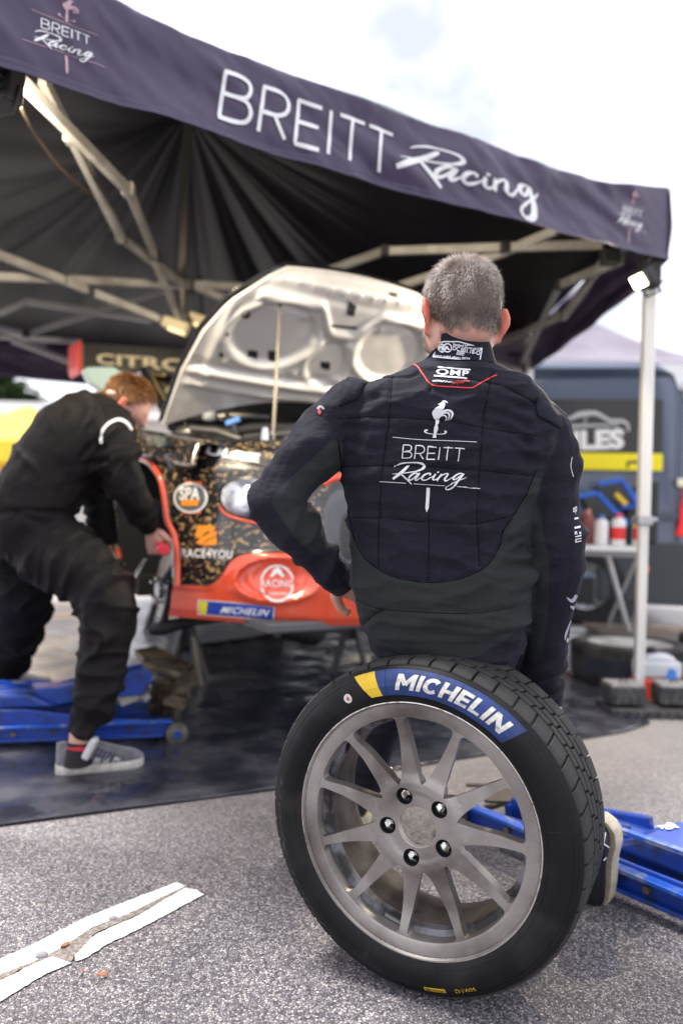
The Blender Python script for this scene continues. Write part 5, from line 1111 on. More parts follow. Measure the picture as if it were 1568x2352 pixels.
blackp = M('car_black', (.010, .010, .012), .18, coat=.6); orp = M('car_orange_red', (.82, .085, .03), .28, coat=.8); bay = M('bay_black', (.012, .012, .013), .6); baym = M('bay_metal', (.16, .15, .14), .35, .8); carbon = M('carbon', (.02, .02, .022), .3, coat=.5)
ZB, ZT = .50, 1.17
def fy(x, z):
    ax = min(1, abs(x)/.90); plan = .50*ax**3.0+.03*ax
    zz = (z-ZB)/(ZT-ZB)
    prof = float(np.interp(zz, [0, .05, .18, .32, .5, .7, .85, .95, 1], [.035, .0, -.025, -.01, .03, .075, .125, .19, .27]))
    return plan+prof*(1-.35*ax)
ORB = [(330, 1352), (408, 1340), (455, 1344), (480, 1343), (497, 1333), (512, 1315), (525, 1292), (545, 1277), (575, 1270), (640, 1268), (690, 1274), (720, 1290), (745, 1325), (760, 1345), (800, 1352), (900, 1345)]
def fascia_pt(u, v):
    z = lerp(ZB, ZT, v); x = lerp(-.90, .90, u)
    # the upper part is cut back by the arch
    xm = .90; return cl(x, fy(x, z), z+(.05*(1-(abs(x)/.9)**2)-.0)*(v**6))
NU, NVV = 220, 80
m = MB(); m.grid(fascia_pt, NU, NVV)
me = bpy.data.meshes.new('front_bumper'); co = np.array([tuple(p) for p in m.v]); px, py = projn(co)
bx, by = zip(*ORB); yb = np.interp(px, bx, by); zone = (py-yb)
# fog-light bulge: three nested steps pressed into the orange corner
no = np.zeros_like(co); cx, cy = 632, 1330; q = ((px-cx)/98)**2+((py-cy)/50)**2; q2 = ((px-640)/62)**2+((py-1328)/38)**2
push = .022*np.exp(-((np.sqrt(q)-1)/.16)**2)-.020*sm(1.0, .8, np.sqrt(q))+.012*np.exp(-((np.sqrt(q2)-1)/.14)**2)
push += .012*np.exp(-((zone-4)/7.)**2)*(zone > -6)*(px < 800)
push[px > 900] = 0
co = co-push[:, None]*np.array(tuple(E2)); me.from_pydata([tuple(p) for p in co], [], m.f); attr(me, 'zone', zone/2.)
fas = finish(me, 'front_bumper', paintm, car, smooth=50, weld=False, recalc=False); 
tf = bvh(fas)
def red_line(pts, r=.011, name='arch_trim', mat=orp, tree=None, Y=None):
    w = []
    for p in cat(pts, 5):
        if tree: 
            d = ray(p[0], p[1]).normalized(); h = tree.ray_cast(CAM, d)[0]; w.append(h if h else P(p[0], p[1], Y))
        else: w.append(P(p[0], p[1], p[2]))
    m = MB(); m.tube(w, r, 8); return m.build(name, mat, car, smooth=60)
# wing panel over the front wheel and the arch lip
arch = [(318, 1053, 3.30), (340, 1060, 3.22), (358, 1078, 3.16), (372, 1105, 3.12), (380, 1150, 3.09), (386, 1195, 3.07), (402, 1228, 3.06), (408, 1260, 3.05), (410, 1300, 3.05), (410, 1345, 3.04)]
red_line([(x-2, y, Y) for x, y, Y in [(q[0], q[1], q[2]-.04) for q in arch]], .0115)
aw = [P(x, y, Y) for x, y, Y, in [tuple(p) for p in cat(arch, 4)]]
def edge_front(p):   # nearest point on the bumper's outer edge at that height
    z = max(ZB, min(ZT, p.z)); return cl(-.90, fy(-.90, z)-.02, z)
m = MB(); n = len(aw)
vs = []; 
for p in aw:
    q = cl(-.90, fy(-.90, min(p.z, ZT))-.0, min(p.z, ZT)) if p.z < ZT else cl(-.88, fy(-.88, ZT), ZT)
    for k in range(6): vs.append(p.lerp(q, k/5)+E1*(-.0)*0)
m.add(vs, [(i*6+k, i*6+k+1, (i+1)*6+k+1, (i+1)*6+k) for i in range(n-1) for k in range(5)])
me = bpy.data.meshes.new('w'); me.from_pydata([tuple(p) for p in m.v], [], m.f); co = np.array([tuple(p) for p in m.v]); px, py = projn(co); attr(me, 'zone', np.full(len(co), -5.)+ (py > 1343)*20)
finish(me, 'wing_edge', paintm, car, smooth=60, weld=False).modifiers.new('s', 'SOLIDIFY').thickness = .01
# top of the wing, running back to the windscreen
def wing_top(u, v):
    y = lerp(.42, 1.35, v); x = lerp(-.92, -.66, u); z = 1.13+.12*v+.055*math.sin(math.pi*min(1, u*.9+.12))-(.07 if u < .1 else 0)
    return cl(x+.04*(1-v)*(1-u), y, z)
m = MB(); m.grid(wing_top, 14, 20); me = bpy.data.meshes.new('wing'); me.from_pydata([tuple(p) for p in m.v], [], m.f); attr(me, 'zone', np.full(len(m.v), -5.)); finish(me, 'wing', paintm, car, smooth=60).modifiers.new('s', 'SOLIDIFY').thickness = .012
m = MB(); m.grid(lambda u, v: cl(-wing_top(0, 0).x*0+lerp(.92, .66, u), lerp(.42, 1.35, v), 1.13+.12*v+.055*math.sin(math.pi*min(1, u*.9+.12))), 8, 10); me = bpy.data.meshes.new('wing'); me.from_pydata([tuple(p) for p in m.v], [], m.f); attr(me, 'zone', np.full(len(m.v), -5.)); finish(me, 'wing', paintm, car, smooth=60).modifiers.new('s', 'SOLIDIFY').thickness = .012
m = MB()
for k in range(24):
    a = math.pi*k/23; m.add([cl(-.93, .86+.46*math.cos(a), .72+.47*math.sin(a)), cl(-.93, .86+.40*math.cos(a), .72+.41*math.sin(a))], [])
vs = m.v; m = MB().add(vs, [(2*i, 2*i+1, 2*i+3, 2*i+2) for i in range(23)]); 
pass
# wheel housing, inner panels and the bulkhead
m = MB(); m.box(cl(-.52, .86, .92), (.06, .8, .62), Matrix((E1, E2, (0, 0, 1))).transposed()); m.build('inner_arch', bay, car)
CRT = Matrix((E1, E2, V((0, 0, 1)))).transposed()
def cbox(x, y, z, sx, sy, sz, name, mat, bev=.01, rot=None, par=None):
    m = MB(); m.box(cl(x, y, z), (sx, sy, sz), CRT @ rot if rot else CRT); return m.build(name, mat, par or car, bevel=bev)
cbox(-.70, 1.36, .86, .42, .05, .72, 'splash_panel', bay); cbox(0, 1.02, 1.10, 1.2, .05, .40, 'bulkhead', bay); cbox(0, 2.6, .55, 1.6, 2.7, .10, 'floor_pan', bay); cbox(.62, .6, .95, .05, .8, .5, 'inner_arch', bay); cbox(0, .5, .78, 1.0, .5, .3, 'engine', baym)
# hub, disc, calliper, damper and wishbone on the near side
mt = Matrix((E2, V((0, 0, 1)), -E1)).transposed().to_4x4(); mt = Matrix((E2, V((0, 0, 1)), E2.cross(V((0, 0, 1))))).transposed().to_4x4(); mt.translation = cl(-.74, .95, .56); 
if (mt.to_3x3() @ V((0, 0, 1))).dot(E1) > 0: mt = mt @ Matrix.Rotation(math.pi, 4, 'Y')
discm = M('brake_disc', (.22, .19, .17), .4, .85, col2=(.30, .27, .25), sc=40); m = MB(); m.lathe([(.06, .03), (.075, .03), (.08, .012), (.175, .012), (.178, 0), (.178, -.012), (.175, -.016), (.06, -.016)], 48, mt, closed=True); disc = m.build('brake_disc', discm, car, smooth=40)
m = MB(); m.lathe([(0, .07), (.035, .07), (.04, .05), (.055, .045), (.075, .035), (.075, .0), (0, 0)], 28, mt); m.build('wheel_hub', steel, disc, smooth=40)
for k in range(5): a = R_(72*k); m = MB(); m.tube([mt @ V((.054*math.cos(a), .054*math.sin(a), .03)), mt @ V((.054*math.cos(a), .054*math.sin(a), .085))], .006, 8); m.build('wheel_stud', bright, disc)
m = MB(); m.box(mt @ V((.10, .08, 0)), (.10, .13, .14), Matrix.Rotation(.6, 3, 'Y')); m.build('calliper', M('calliper_dark', (.05, .05, .055), .4, .5), car, bevel=.015)
m = MB(); m.tube([cl(-.60, .95, .62), cl(-.55, .97, .95), cl(-.52, .98, 1.12)], [.045, .045, .03], 14); m.build('damper', M('damper_black', (.02, .02, .02), .4), car, smooth=50)
m = MB(); m.tube([V(P(350, 1447, 3.25)), V(P(372, 1443, 3.22)), V(P(440, 1426, 3.25)), V(P(560, 1412, 3.5))], [.022, .03, .022, .02], 12); m.build('wishbone', bay, car, smooth=50)
m = MB(); m.tube([P(395, 1330, 3.1), P(390, 1380, 3.2), P(372, 1443, 3.22)], .016, 8); m.build('brake_hose', bay, car, smooth=50)
m = MB(); m.tube([P(640, 1440, 3.6), P(720, 1455, 3.7), P(740, 1440, 3.8)], [.05, .06, .04], 12); m.build('lower_arm', bay, car, smooth=50)
cbox(-.1, .5, .50, 1.2, .8, .04, 'sump_guard', M('guard_grey', (.12, .12, .13), .5, .4))
# side of the car
def side_pt(sx):
    def f(u, v):
        y = lerp(1.33, 3.75, u); z = lerp(.55, 1.28+.10*u, v); bul = .05*math.sin(math.pi*min(1, v*1.0))-.05*v**4; return cl(sx*(.83+bul+.03*math.sin(math.pi*u)-.06*max(0, u-.8)*5*.3), y, z)
    return f
for sx in (-1, 1):
    m = MB(); m.grid(side_pt(sx), 40, 16); me = bpy.data.meshes.new('door_side'); me.from_pydata([tuple(p) for p in m.v], [], m.f); z_ = np.array([p.z for p in m.v]); attr(me, 'zone', (.72-z_)*60); finish(me, 'door_side', paintm, car, smooth=60).modifiers.new('s', 'SOLIDIFY').thickness = .02
    m = MB(); m.prism([cl(sx*.86, 1.36, .6), cl(sx*.875, 1.36, .6), cl(sx*.87, 1.36, 1.27), cl(sx*.855, 1.36, 1.27)], E2*.012); m.build('door_gap', bay, car)
glass = M('car_glass', (.012, .015, .016), .06, coat=.5); roofp = blackp
def gl(name, pts, mat=None, par=None, th=.012):
    m = MB(); c = sum((V(p) for p in pts), V())/len(pts); nn = (V(pts[1])-V(pts[0])).cross(V(pts[2])-V(pts[0])).normalized(); m.prism(pts, nn*th); return m.build(name, mat or glass, par or car, bevel=.004)
def bow(u, v): x = lerp(-.68, .68, u)*(1-.14*v); return cl(x, .98+.14*(abs(x)/.68)**2+v*.86, 1.31+.35*v+.0*(1-(x/.68)**2))
m = MB(); m.grid(bow, 20, 8); m.build('windscreen', glass, car, smooth=60, solid=.006)
m = MB(); m.grid(lambda u, v: cl(lerp(-.60, .60, u), lerp(1.83, 3.3, v), 1.66+.03*math.sin(math.pi*u)+.03*math.sin(math.pi*v)-.05*v), 16, 14); me = bpy.data.meshes.new('roof'); me.from_pydata([tuple(p) for p in m.v], [], m.f); attr(me, 'zone', np.full(len(m.v), -5.)); finish(me, 'roof', paintm, car, smooth=60).modifiers.new('s', 'SOLIDIFY').thickness = .02
for sx in (-1, 1):
    m = MB(); m.tube([cl(sx*.70, 1.10, 1.30), cl(sx*.655, 1.5, 1.50), cl(sx*.60, 1.84, 1.665)], .032, 8); m.tube([cl(sx*.60, 1.84, 1.665), cl(sx*.60, 3.3, 1.62)], .03, 8); m.tube([cl(sx*.60, 3.3, 1.62), cl(sx*.74, 3.8, 1.36)], .06, 8); m.build('pillar', blackp, car, smooth=60)
    gl('side_window', [cl(sx*.78, 1.33, 1.30), cl(sx*.62, 1.90, 1.63), cl(sx*.62, 3.25, 1.59), cl(sx*.78, 3.4, 1.38)])
    m = MB(); m.tube([cl(sx*.69, 1.12, 1.335), cl(sx*.645, 1.5, 1.535), cl(sx*.595, 1.82, 1.68)], .006, 6); m.build('gold_line', M('gold', (.55, .38, .16), .35, .6), car)
m = MB(); m.prism([P(x, y, 3.85) for x, y in ((192, 848), (205, 842), (262, 842), (285, 856), (300, 880), (268, 900), (240, 900), (208, 880))], E2*.07); mir = m.build('mirror', M('mirror_pale', (.26, .34, .31), .2, coat=.5), car, bevel=.02); m = MB(); m.tube([P(262, 882, 3.85), P(300, 915, 3.95)], .02, 8); m.build('mirror_arm', blackp, car)
gl('tailgate', [cl(-.66, 3.78, .6), cl(.66, 3.78, .6), cl(.6, 3.72, 1.36), cl(-.6, 3.72, 1.36)], blackp)
# rear wing with lettering
m = MB()
def wingf(u, v):
    x = lerp(-.62, .80, u); a = 2*math.pi*v; ch = .20; return cl(x, 3.30+ch*.5*math.cos(a), 1.965+.085*math.sin(a)*(.9 if math.sin(a) > 0 else 1)+.06*math.cos(a))
m = MB(); m.grid(wingf, 12, 24); rw = m.build('rear_wing', carbon, car, smooth=60)
a_, b_, c_, d_ = (P(x, y, Y) for x, y, Y in ((190, 787, 5.25), (585, 812, 6.0), (585, 872, 6.0), (190, 845, 5.25))); wb = MB(); wb.prism([a_, b_, c_, d_], E2*.04); wface = wb.build('wing_face', M('wing_black', (.010, .010, .011), .35), car, bevel=.006)
goldp = M('cream_print', (.80, .66, .42), .5); tw = bvh(wface); a = Art(); a.text('CITROËN', [(222, 806), (545, 828), (545, 866), (222, 836)], bold=.03, sp=1.05); a.cast('lettering', goldp, car, tw, .004)
a = Art(); a.line([(196, 790), (585, 812)], 1.4); a.cast('wing_edge_line', M('gold', (1, 1, 1)), car, tw, .003)
m = MB(); m.prism([P(178, 783, 5.2), P(189, 784, 5.22), P(189, 858, 5.22), P(183, 860, 5.2), P(178, 842, 5.2)], E2*.25); m.build('wing_end_plate', M('plate_red', (.75, .04, .02), .4), car, bevel=.006)
for x in (300, 340): m = MB(); m.bar(P(x, 850, 5.5), P(x+10, 905, 5.5), .03, .05); m.build('wing_stay', blackp, car)
# ---- engine bay
for (x0, y0, x1, y1, Y0, Y1, r, mt_) in ((430, 968, 620, 958, 3.9, 3.9, .022, baym), (440, 985, 560, 1012, 3.6, 3.5, .016, baym), (470, 1000, 700, 985, 3.7, 3.8, .028, bay), (560, 1008, 760, 1000, 3.5, 3.6, .02, baym), (650, 1012, 740, 1006, 3.4, 3.5, .018, baym), (520, 950, 545, 1000, 3.9, 3.6, .012, baym)):
    m = MB(); m.tube([P(x0, y0, Y0), P((x0+x1)/2, (y0+y1)/2-8, (Y0+Y1)/2), P(x1, y1, Y1)], r, 10); m.build('pipe', mt_, car, smooth=60)
for x, y, Y, s in ((440, 985, 3.75, .09), (735, 975, 3.9, .07)): m = MB(); m.ell(P(x, y+12, Y), (s, s, s*.5)); m.build('strut_top', baym, car, smooth=60)
m = MB(); m.ell(P(482, 958, 3.85), (.035, .035, .04)); m.build('fluid_cap', M('cap_grey', (.4, .42, .45), .4), car, smooth=60)
m = MB(); m.box(P(535, 968, 3.7), (.07, .03, .025), Matrix.Rotation(-.4, 3, 'Y')); m.build('blue_clip', M('clip_blue', (.12, .3, .75), .4), car, bevel=.006)
m = MB(); m.box(P(705, 985, 4.4), (.20, .03, .17)); m.build('rear_view_glass', M('pale_glass', (.42, .60, .58), .15), car, bevel=.02)
cbox(0, .42, 1.10, 1.35, .05, .03, 'slam_panel', bay)
for x, y in ((608, 1006), (1000, 1015)): m = MB(); m.lathe([(.016, 0), (.016, .04), (.012, .075), (.004, .08)], 14, Matrix.Translation(P(x, y+20, 3.2))); m.build('bonnet_pin', bright, car, smooth=50)
# ---- open bonnet: pressed inner panel, outer skin, prop rod
HNG = cl(-.10, 1.03, 1.31); TH = R_(45); BD = -E2*math.cos(TH)+V((0, 0, 1))*math.sin(TH); BN = (-E2*math.sin(TH)-V((0, 0, 1))*math.cos(TH))   # BN points towards the viewer and down
def bon(x, y):
    p = PL(x, y, HNG, BN); d = p-HNG; return d.dot(E1), d.dot(BD)
print('bonnet', [tuple(round(q, 2) for q in bon(*p)) for p in ((390, 1000), (400, 940), (440, 850), (500, 740), (530, 690), (580, 655), (650, 637), (760, 632), (830, 655), (985, 690), (620, 920), (760, 935), (620, 820))])
BW = [(0, .64), (.35, .64), (.6, .61), (.78, .55), (.87, .49), (.94, .43), (1, .34)]; BL = .84
def bp_uv(u, v):
    w = float(np.interp(v, [q[0] for q in BW], [q[1] for q in BW])); x = u*w; l = v*(BL-.03*abs(u)**2)+(.19*(1-u*u)-.06*u*u)*(1-v); return x, l
def relief(x, l):
    h = 0; ax = abs(x)
    def oval(cx, cy, rx, ry, rot=0):
        dx, dy = ax-cx, l-cy; c, s = math.cos(rot), math.sin(rot); return math.hypot((dx*c+dy*s)/rx, (-dx*s+dy*c)/ry)
    o = oval(.31, .52, .20, .155, -.3); h -= .022*float(sm(1.05, .85, o)); h += .010*math.exp(-((o-1.12)/.09)**2)
    o = oval(0, .42, .10, .11); h -= .018*float(sm(1.1, .85, o)); h += .006*math.exp(-((o-1.2)/.1)**2)
    h += .018*math.exp(-((l-.27)/.018)**2)-.014*math.exp(-((l-.31)/.02)**2)
    h += .012*math.exp(-((l-.80)/.025)**2)-.006*math.exp(-((l-.74)/.02)**2)+.012*math.exp(-((l-.20)/.018)**2)
    h += .010*math.exp(-((ax-.55)/.02)**2)*(l > .2)
    q = l-.58-.13*float(sm(.04, .17, ax))+.10*max(0, ax-.3); h += .016*math.exp(-(q/.022)**2)*(ax < .45)-.014*math.exp(-((q+.045)/.02)**2)*(ax < .42)
    for k in range(-7, 8): h += .006*math.exp(-(((x-k*.072)/.011)**2+((l-.795)/.02)**2))
    for cx, cy in ((.12, .52), (.15, .34), (.09, .33), (.23, .33), (.48, .34), (.2, .63)): h += .010*math.exp(-(((ax-cx)/.02)**2+((l-cy)/.022)**2))
    return h+.0015*nz((x*14, l*14, 0), 1)
silver = M('bonnet_silver', (.72, .70, .67), .32, .25, col2=(.62, .60, .58), sc=5, rvar=.12)
def bon_pt(u, v, off=0.):
    x, l = bp_uv(u, v); edge = min(1, (1-abs(u))/.05, (1-v)/.05, v/.04+.0); return HNG+E1*x+BD*l+BN*(relief(x, l)*max(0, min(1, edge))+off-.06*(x/.7)**2*(1-.3*v)-.05*max(0, (v-.85)/.15)**2)
m = MB(); m.grid(lambda u, v: bon_pt(2*u-1, v), 150, 100); bonnet = m.build('bonnet', blackp, car, smooth=60, weld=False) if False else m.build('bonnet_inner', silver, car, smooth=70)
m = MB(); m.grid(lambda u, v: (lambda x, l: HNG+E1*x*1.035+BD*(l*1.03-.01)+BN*(-.035-.06*(x/.7)**2-.05*max(0, (v-.85)/.15)**2))(*bp_uv(2*u-1, v)), 60, 30); bo = m.build('bonnet_outer', blackp, car, smooth=70, solid=.004)
m = MB(); pts = [bon_pt(-1, v) for v in [i/20 for i in range(21)]]+[bon_pt(-1+2*i/24, 1) for i in range(1, 25)]+[bon_pt(1, 1-i/20) for i in range(1, 21)]; m.tube([p-BN*.012 for p in pts], .010, 8); m.build('bonnet_rim', silver, car, smooth=60)
# black triangular quarter at the hinge side
m = MB(); m.prism([P(x, y, 3.95) for x, y in ((386, 985), (408, 870), (455, 770), (520, 702), (528, 716), (475, 800), (435, 880), (402, 975))], E2*.03); m.build('bonnet_side_seal', blackp, car, bevel=.004)
tb = bvh(bonnet)
for x, y, r, ry in ((565, 722, 10, 10), (522, 768, 4, 4), (508, 815, 5, 5)): a = Art(); a.disc((x, y), r, 16, ry); a.cast('inner_slot', bay, car, tb, .002, Lmax=12)
for q in ([(800, 690), (818, 702), (812, 728), (796, 722)], [(570, 803), (592, 806), (590, 825), (568, 818)], [(616, 805), (634, 806), (634, 832), (616, 828)], [(735, 830), (758, 832), (756, 850), (737, 846)], [(895, 670), (912, 674), (910, 684), (893, 681)], [(760, 745), (818, 750), (820, 757), (762, 752)]):
    a = Art(); a.poly(q); a.cast('inner_slot', bay, car, tb, .002, Lmax=12)
m = MB(); m.tube([P(624, 1036, 3.22), P(628, 980, 3.25), P(645, 662, 3.38)], [.009, .0065, .0065], 10); m.build('prop_rod', M('rod_steel', (.16, .14, .12), .35, .8), car, smooth=60)
m = MB(); m.tube([P(624, 1040, 3.21), P(625, 1018, 3.21)], .014, 12); m.build('prop_socket', M('white_cap', (.8, .8, .8), .4), car, smooth=60)
m = MB(); m.tube([P(643, 690, 3.37), P(645, 655, 3.38)], .012, 12); m.build('prop_clip', M('cream_clip', (.7, .66, .58), .4), car)
# ---- headlight, grille, decals
lensm = M('headlight_glass', (.80, .84, .95), .08, .35, col2=(.22, .24, .34), sc=16, fac=(.42, .58), coat=1., det=6)
def on_fascia(x, y, o): 
    h = tf.ray_cast(CAM, ray(x, y).normalized()); return (h[0]-ray(x, y).normalized()*o) if h[0] else P(x, y, 3.1)
def dome(cx, cy, rx, ry, hgt, name, mat, n=36, rot=0, par=car, pw=2.):
    m = MB(); vs = [on_fascia(cx, cy, hgt)]; fs = []
    for k in range(1, 9):
        q = k/8
        for i in range(n):
            a = 2*math.pi*i/n; c, s = math.cos(a), math.sin(a); sx = math.copysign(abs(c)**(2/pw), c); sy = math.copysign(abs(s)**(2/pw), s); x, y = rx*q*sx, ry*q*sy; vs.append(on_fascia(cx+x*math.cos(rot)-y*math.sin(rot), cy+x*math.sin(rot)+y*math.cos(rot), hgt*math.sqrt(max(0, 1-q*q))+.003))
    for i in range(n): fs.append((0, 1+i, 1+(i+1) % n))
    for k in range(7):
        for i in range(n): fs.append((1+k*n+i, 1+(k+1)*n+i, 1+(k+1)*n+(i+1) % n, 1+k*n+(i+1) % n))
    m.add(vs, fs); return m.build(name, mat, par, smooth=60)
dome(606, 1148, 104, 50, .006, 'headlight_surround', blackp, rot=.10, pw=2.6); hl = dome(606, 1147, 99, 45, .035, 'headlight', lensm, rot=.08, pw=2.6)
red_line([(505, 1165), (520, 1182), (550, 1193), (600, 1203), (660, 1207), (700, 1206)], .006, 'headlight_line', orp, tf, 3.1)
dome(805, 1215, 62, 92, .012, 'grille_surround', M('bumper_slate', (.06, .062, .08), .35, coat=.4), pw=3); dome(812, 1225, 44, 70, .016, 'grille', M('grille_mesh', (.05, .05, .055), .5, col2=(.01, .01, .01), sc=160), pw=3)
red_line([(740, 1112), (770, 1098), (830, 1090)], .016, 'red_stripe', orp, tf, 3.1)
wd = M('decal_white', (.80, .80, .80), .4); og = M('decal_orange', (.90, .30, .02), .4); dgrey = M('decal_grey', (.12, .12, .12), .4)
def dec(fn, name, mat, off, L_=12, tow=.0004): a = Art(); fn(a); return a.cast(name, mat, car, tf, off, tow, Lmax=L_)
dec(lambda a: a.poly([(427, 1106), (466, 1106), (462, 1180), (420, 1180)]), 'sticker_tab', M('decal_red_orange', (.85, .18, .02), .4), .004)
dec(lambda a: a.disc((440, 1144), 39, 36, 35), 'round_sticker', wd, .006); dec(lambda a: a.disc((440, 1144), 34, 36, 30), 'sticker_centre', dgrey, .008)
dec(lambda a: a.poly([(420, 1148), (460, 1148), (458, 1162), (419, 1162)]), 'sticker_bar', og, .010); dec(lambda a: a.text('SPA', [(417, 1120), (464, 1120), (462, 1150), (416, 1150)], bold=.03), 'lettering', wd, .012)
dec(lambda a: (a.poly([(456, 1208), (486, 1206), (498, 1212), (492, 1220), (476, 1222), (462, 1236), (450, 1234)]), a.poly([(452, 1248), (462, 1236), (486, 1222), (500, 1222), (499, 1232), (480, 1238), (466, 1252)]), a.poly([(466, 1253), (482, 1240), (500, 1234), (499, 1252)])), 'sponsor_mark', og, .006)
dec(lambda a: a.text('RACE4YOU', [(420, 1260), (537, 1264), (536, 1284), (420, 1280)], bold=.025, sp=1.1), 'lettering', wd, .008)
dec(lambda a: a.text('ULLE', [(478, 1028), (600, 1046), (596, 1066), (474, 1046)], bold=.04), 'lettering', wd, .010)
dec(lambda a: (a.ring((637, 1340), 37, 2.2, 15, 165, ry=41), a.ring((637, 1340), 37, 2.2, 195, 345, ry=41)), 'emblem_ring', wd, .002, 4, .022)
dec(lambda a: (a.text('RACING', [(599, 1330), (674, 1333), (674, 1350), (599, 1347)], bold=.02, sp=1.1), a.text('CITROËN', [(616, 1360), (660, 1361), (660, 1368), (616, 1367)], bold=.02), a.line([(622, 1324), (637, 1312), (652, 1324)], 3.2), a.line([(626, 1314), (637, 1305), (648, 1314)], 2.2)), 'emblem_print', wd, .002, 4, .024)
dec(lambda a: a.quad((460, 1378), (630, 1391), (628, 1420), (459, 1407)), 'blue_sticker', M('decal_blue', (.02, .06, .42), .4), .006); dec(lambda a: a.quad((460, 1379), (480, 1381), (476, 1408), (460, 1407)), 'yellow_flash', M('decal_yellow', (.85, .70, .02), .4), .008)
dec(lambda a: a.text('MICHELIN', [(512, 1391), (622, 1398), (618, 1414), (508, 1407)], bold=.02, shear=.3, sp=1.1), 'lettering', wd, .009)
dec(lambda a: (a.line([(459, 1377), (631, 1390), (629, 1421), (458, 1408), (459, 1377)], 1.2)), 'sticker_border', wd, .010)
a = Art(); a.stroke([(x, y, 1.1) for x, y in ORB[1:12]], n=6); a.cast('shut_line', bay, car, tf, .003, Lmax=8)
a = Art(); a.stroke([(430, 1052, .9), (520, 1062, .9), (640, 1075, .9), (760, 1080, .9)], n=8); a.cast('shut_line', bay, car, tf, .003, Lmax=8)
# stands that carry the car
st = M('stand_black', (.03, .03, .032), .5)
for x, y, lab in ((-.45, 1.5, 'black axle stand under the near side of the rally car'), (.5, 1.4, 'black axle stand under the far front of the rally car'), (0, 3.2, 'black axle stand under the rear of the rally car')):
    c = cl(x, y, 0); k = thing('axle_stand', lab, 'stand', c, 'stands carrying the rally car'); m = MB(); m.bar(c+V((0, 0, .2)), c+V((0, 0, .5)), .04); m.build('post', st, k)
    for q in range(4): a = R_(45+90*q); m = MB(); m.bar(c+V((.13*math.cos(a), .13*math.sin(a), .012)), c+V((.02*math.cos(a), .02*math.sin(a), .32)), .025); m.build('leg', st, k)
    m = MB(); m.box(c+V((0, 0, .498)), (.10, .06, .02)); m.build('saddle', st, k)

# ================================================================ THE MECHANIC
mech = thing('person', 'bending mechanic in black overalls and grey trainers working at the front wheel arch', 'person', tuple(G(200, 1790)))
over = M('overalls', (.0085, .0075, .008), .65, col2=(.014, .012, .0125), sc=300, bump=.5, bsc=22, bdist=.010, spec=.12)
MT = [(70, 1262, 2.84, .145), (78, 1190, 2.83, .148), (98, 1122, 2.84, .150), (134, 1064, 2.87, .158), (176, 1014, 2.91, .160), (214, 974, 2.96, .138), (240, 945, 3.00, .095), (252, 930, 3.02, .065)]
MA1 = [(225, 968, 2.92, .10), (252, 1000, 2.86, .088), (266, 1050, 2.84, .082), (283, 1100, 2.85, .078), (300, 1135, 2.87, .064), (322, 1172, 2.93, .055), (346, 1212, 3.0, .046)]
MA2 = [(215, 1010, 3.12, .10), (215, 1090, 3.16, .08), (225, 1170, 3.18, .065), (238, 1225, 3.2, .055), (248, 1255, 3.2, .046)]
ML1 = [(70, 1215, 2.84, .135), (128, 1268, 2.80, .128), (200, 1320, 2.75, .115), (244, 1385, 2.72, .108), (245, 1440, 2.71, .098), (234, 1510, 2.70, .086), (224, 1570, 2.69, .084), (210, 1618, 2.68, .078), (196, 1650, 2.67, .054), (188, 1690, 2.66, .045)]
ML2 = [(45, 1230, 2.98, .145), (48, 1310, 3.08, .125), (48, 1400, 3.22, .108), (30, 1470, 3.36, .100), (12, 1535, 3.5, .085), (2, 1580, 3.58, .055)]
m = MB()
for L_ in (MT, MA1, MA2, ML1, ML2): l_ = limb(L_, 20); m.add(l_.v, l_.f)
def mech_fn(co, no, me):
    d = noise_arr(co, 7, 1)*.007+noise_arr(co, 18, 4)*.005
    d += wrinkle(co, ML1, .12, .022, 44, 3)+wrinkle(co, ML1, .12, .012, 90, 13)+wrinkle(co, ML1, .10, .02, 80, 5, 1.0, .14)+wrinkle(co, MA1, .085, .022, 60, 2)+wrinkle(co, MT, .16, .015, 34, 8)+wrinkle(co, ML2, .12, .02, 40, 9)
    px, py = projn(co)
    for (cx, cy, ang, ln_, amp, sg) in ((232, 1000, 2.3, 90, .016, 7), (240, 1025, 2.7, 80, .014, 7), (245, 1060, 3.0, 110, .016, 8), (250, 1095, 2.9, 120, .014, 8), (215, 1160, 2.9, 110, .014, 8), (230, 1130, 2.6, 90, .012, 7), (40, 1180, .35, 160, .012, 9)):
        dx, dy = math.cos(ang), math.sin(ang); u = (px-cx)*dx+(py-cy)*dy; v = -(px-cx)*dy+(py-cy)*dx; d -= amp*np.exp(-(v/sg)**2)*np.clip(1-u/ln_, 0, 1)*(u > -5)*(no[:, 1] < .2)
    d -= .012*np.exp(-(seg_d(px, py, [(-20, 1178), (60, 1172), (150, 1178), (215, 1195)])/5.)**2)
    return co+no*d[:, None]
ov = remesh(m, 'overalls', over, mech, vox=.0075, sm=4, fn=mech_fn); to = bvh(ov)
a = Art(); a.stroke([(233, 1018, 3), (236, 992, 3.4), (250, 974, 3.4), (272, 965, 3.4), (290, 972, 3.4), (302, 988, 3)], n=8); a.cast('sleeve_stripe', M('stripe_white', (.75, .74, .76), .6), mech, to, .004, Lmax=12)
a = Art(); a.line([(266, 1590), (283, 1602)], 2.2); a.cast('thread_tag', M('stripe_white', (.7, .7, .7)), mech, to, .004)
fwd = V((.80, .30, -.52)).normalized(); upv = V((.50, .12, .86)); upv = (upv-fwd*upv.dot(fwd)).normalized(); rg_ = fwd.cross(upv); HR2 = Matrix((rg_, fwd, upv)).transposed(); HC2 = P(288, 928, 3.06)
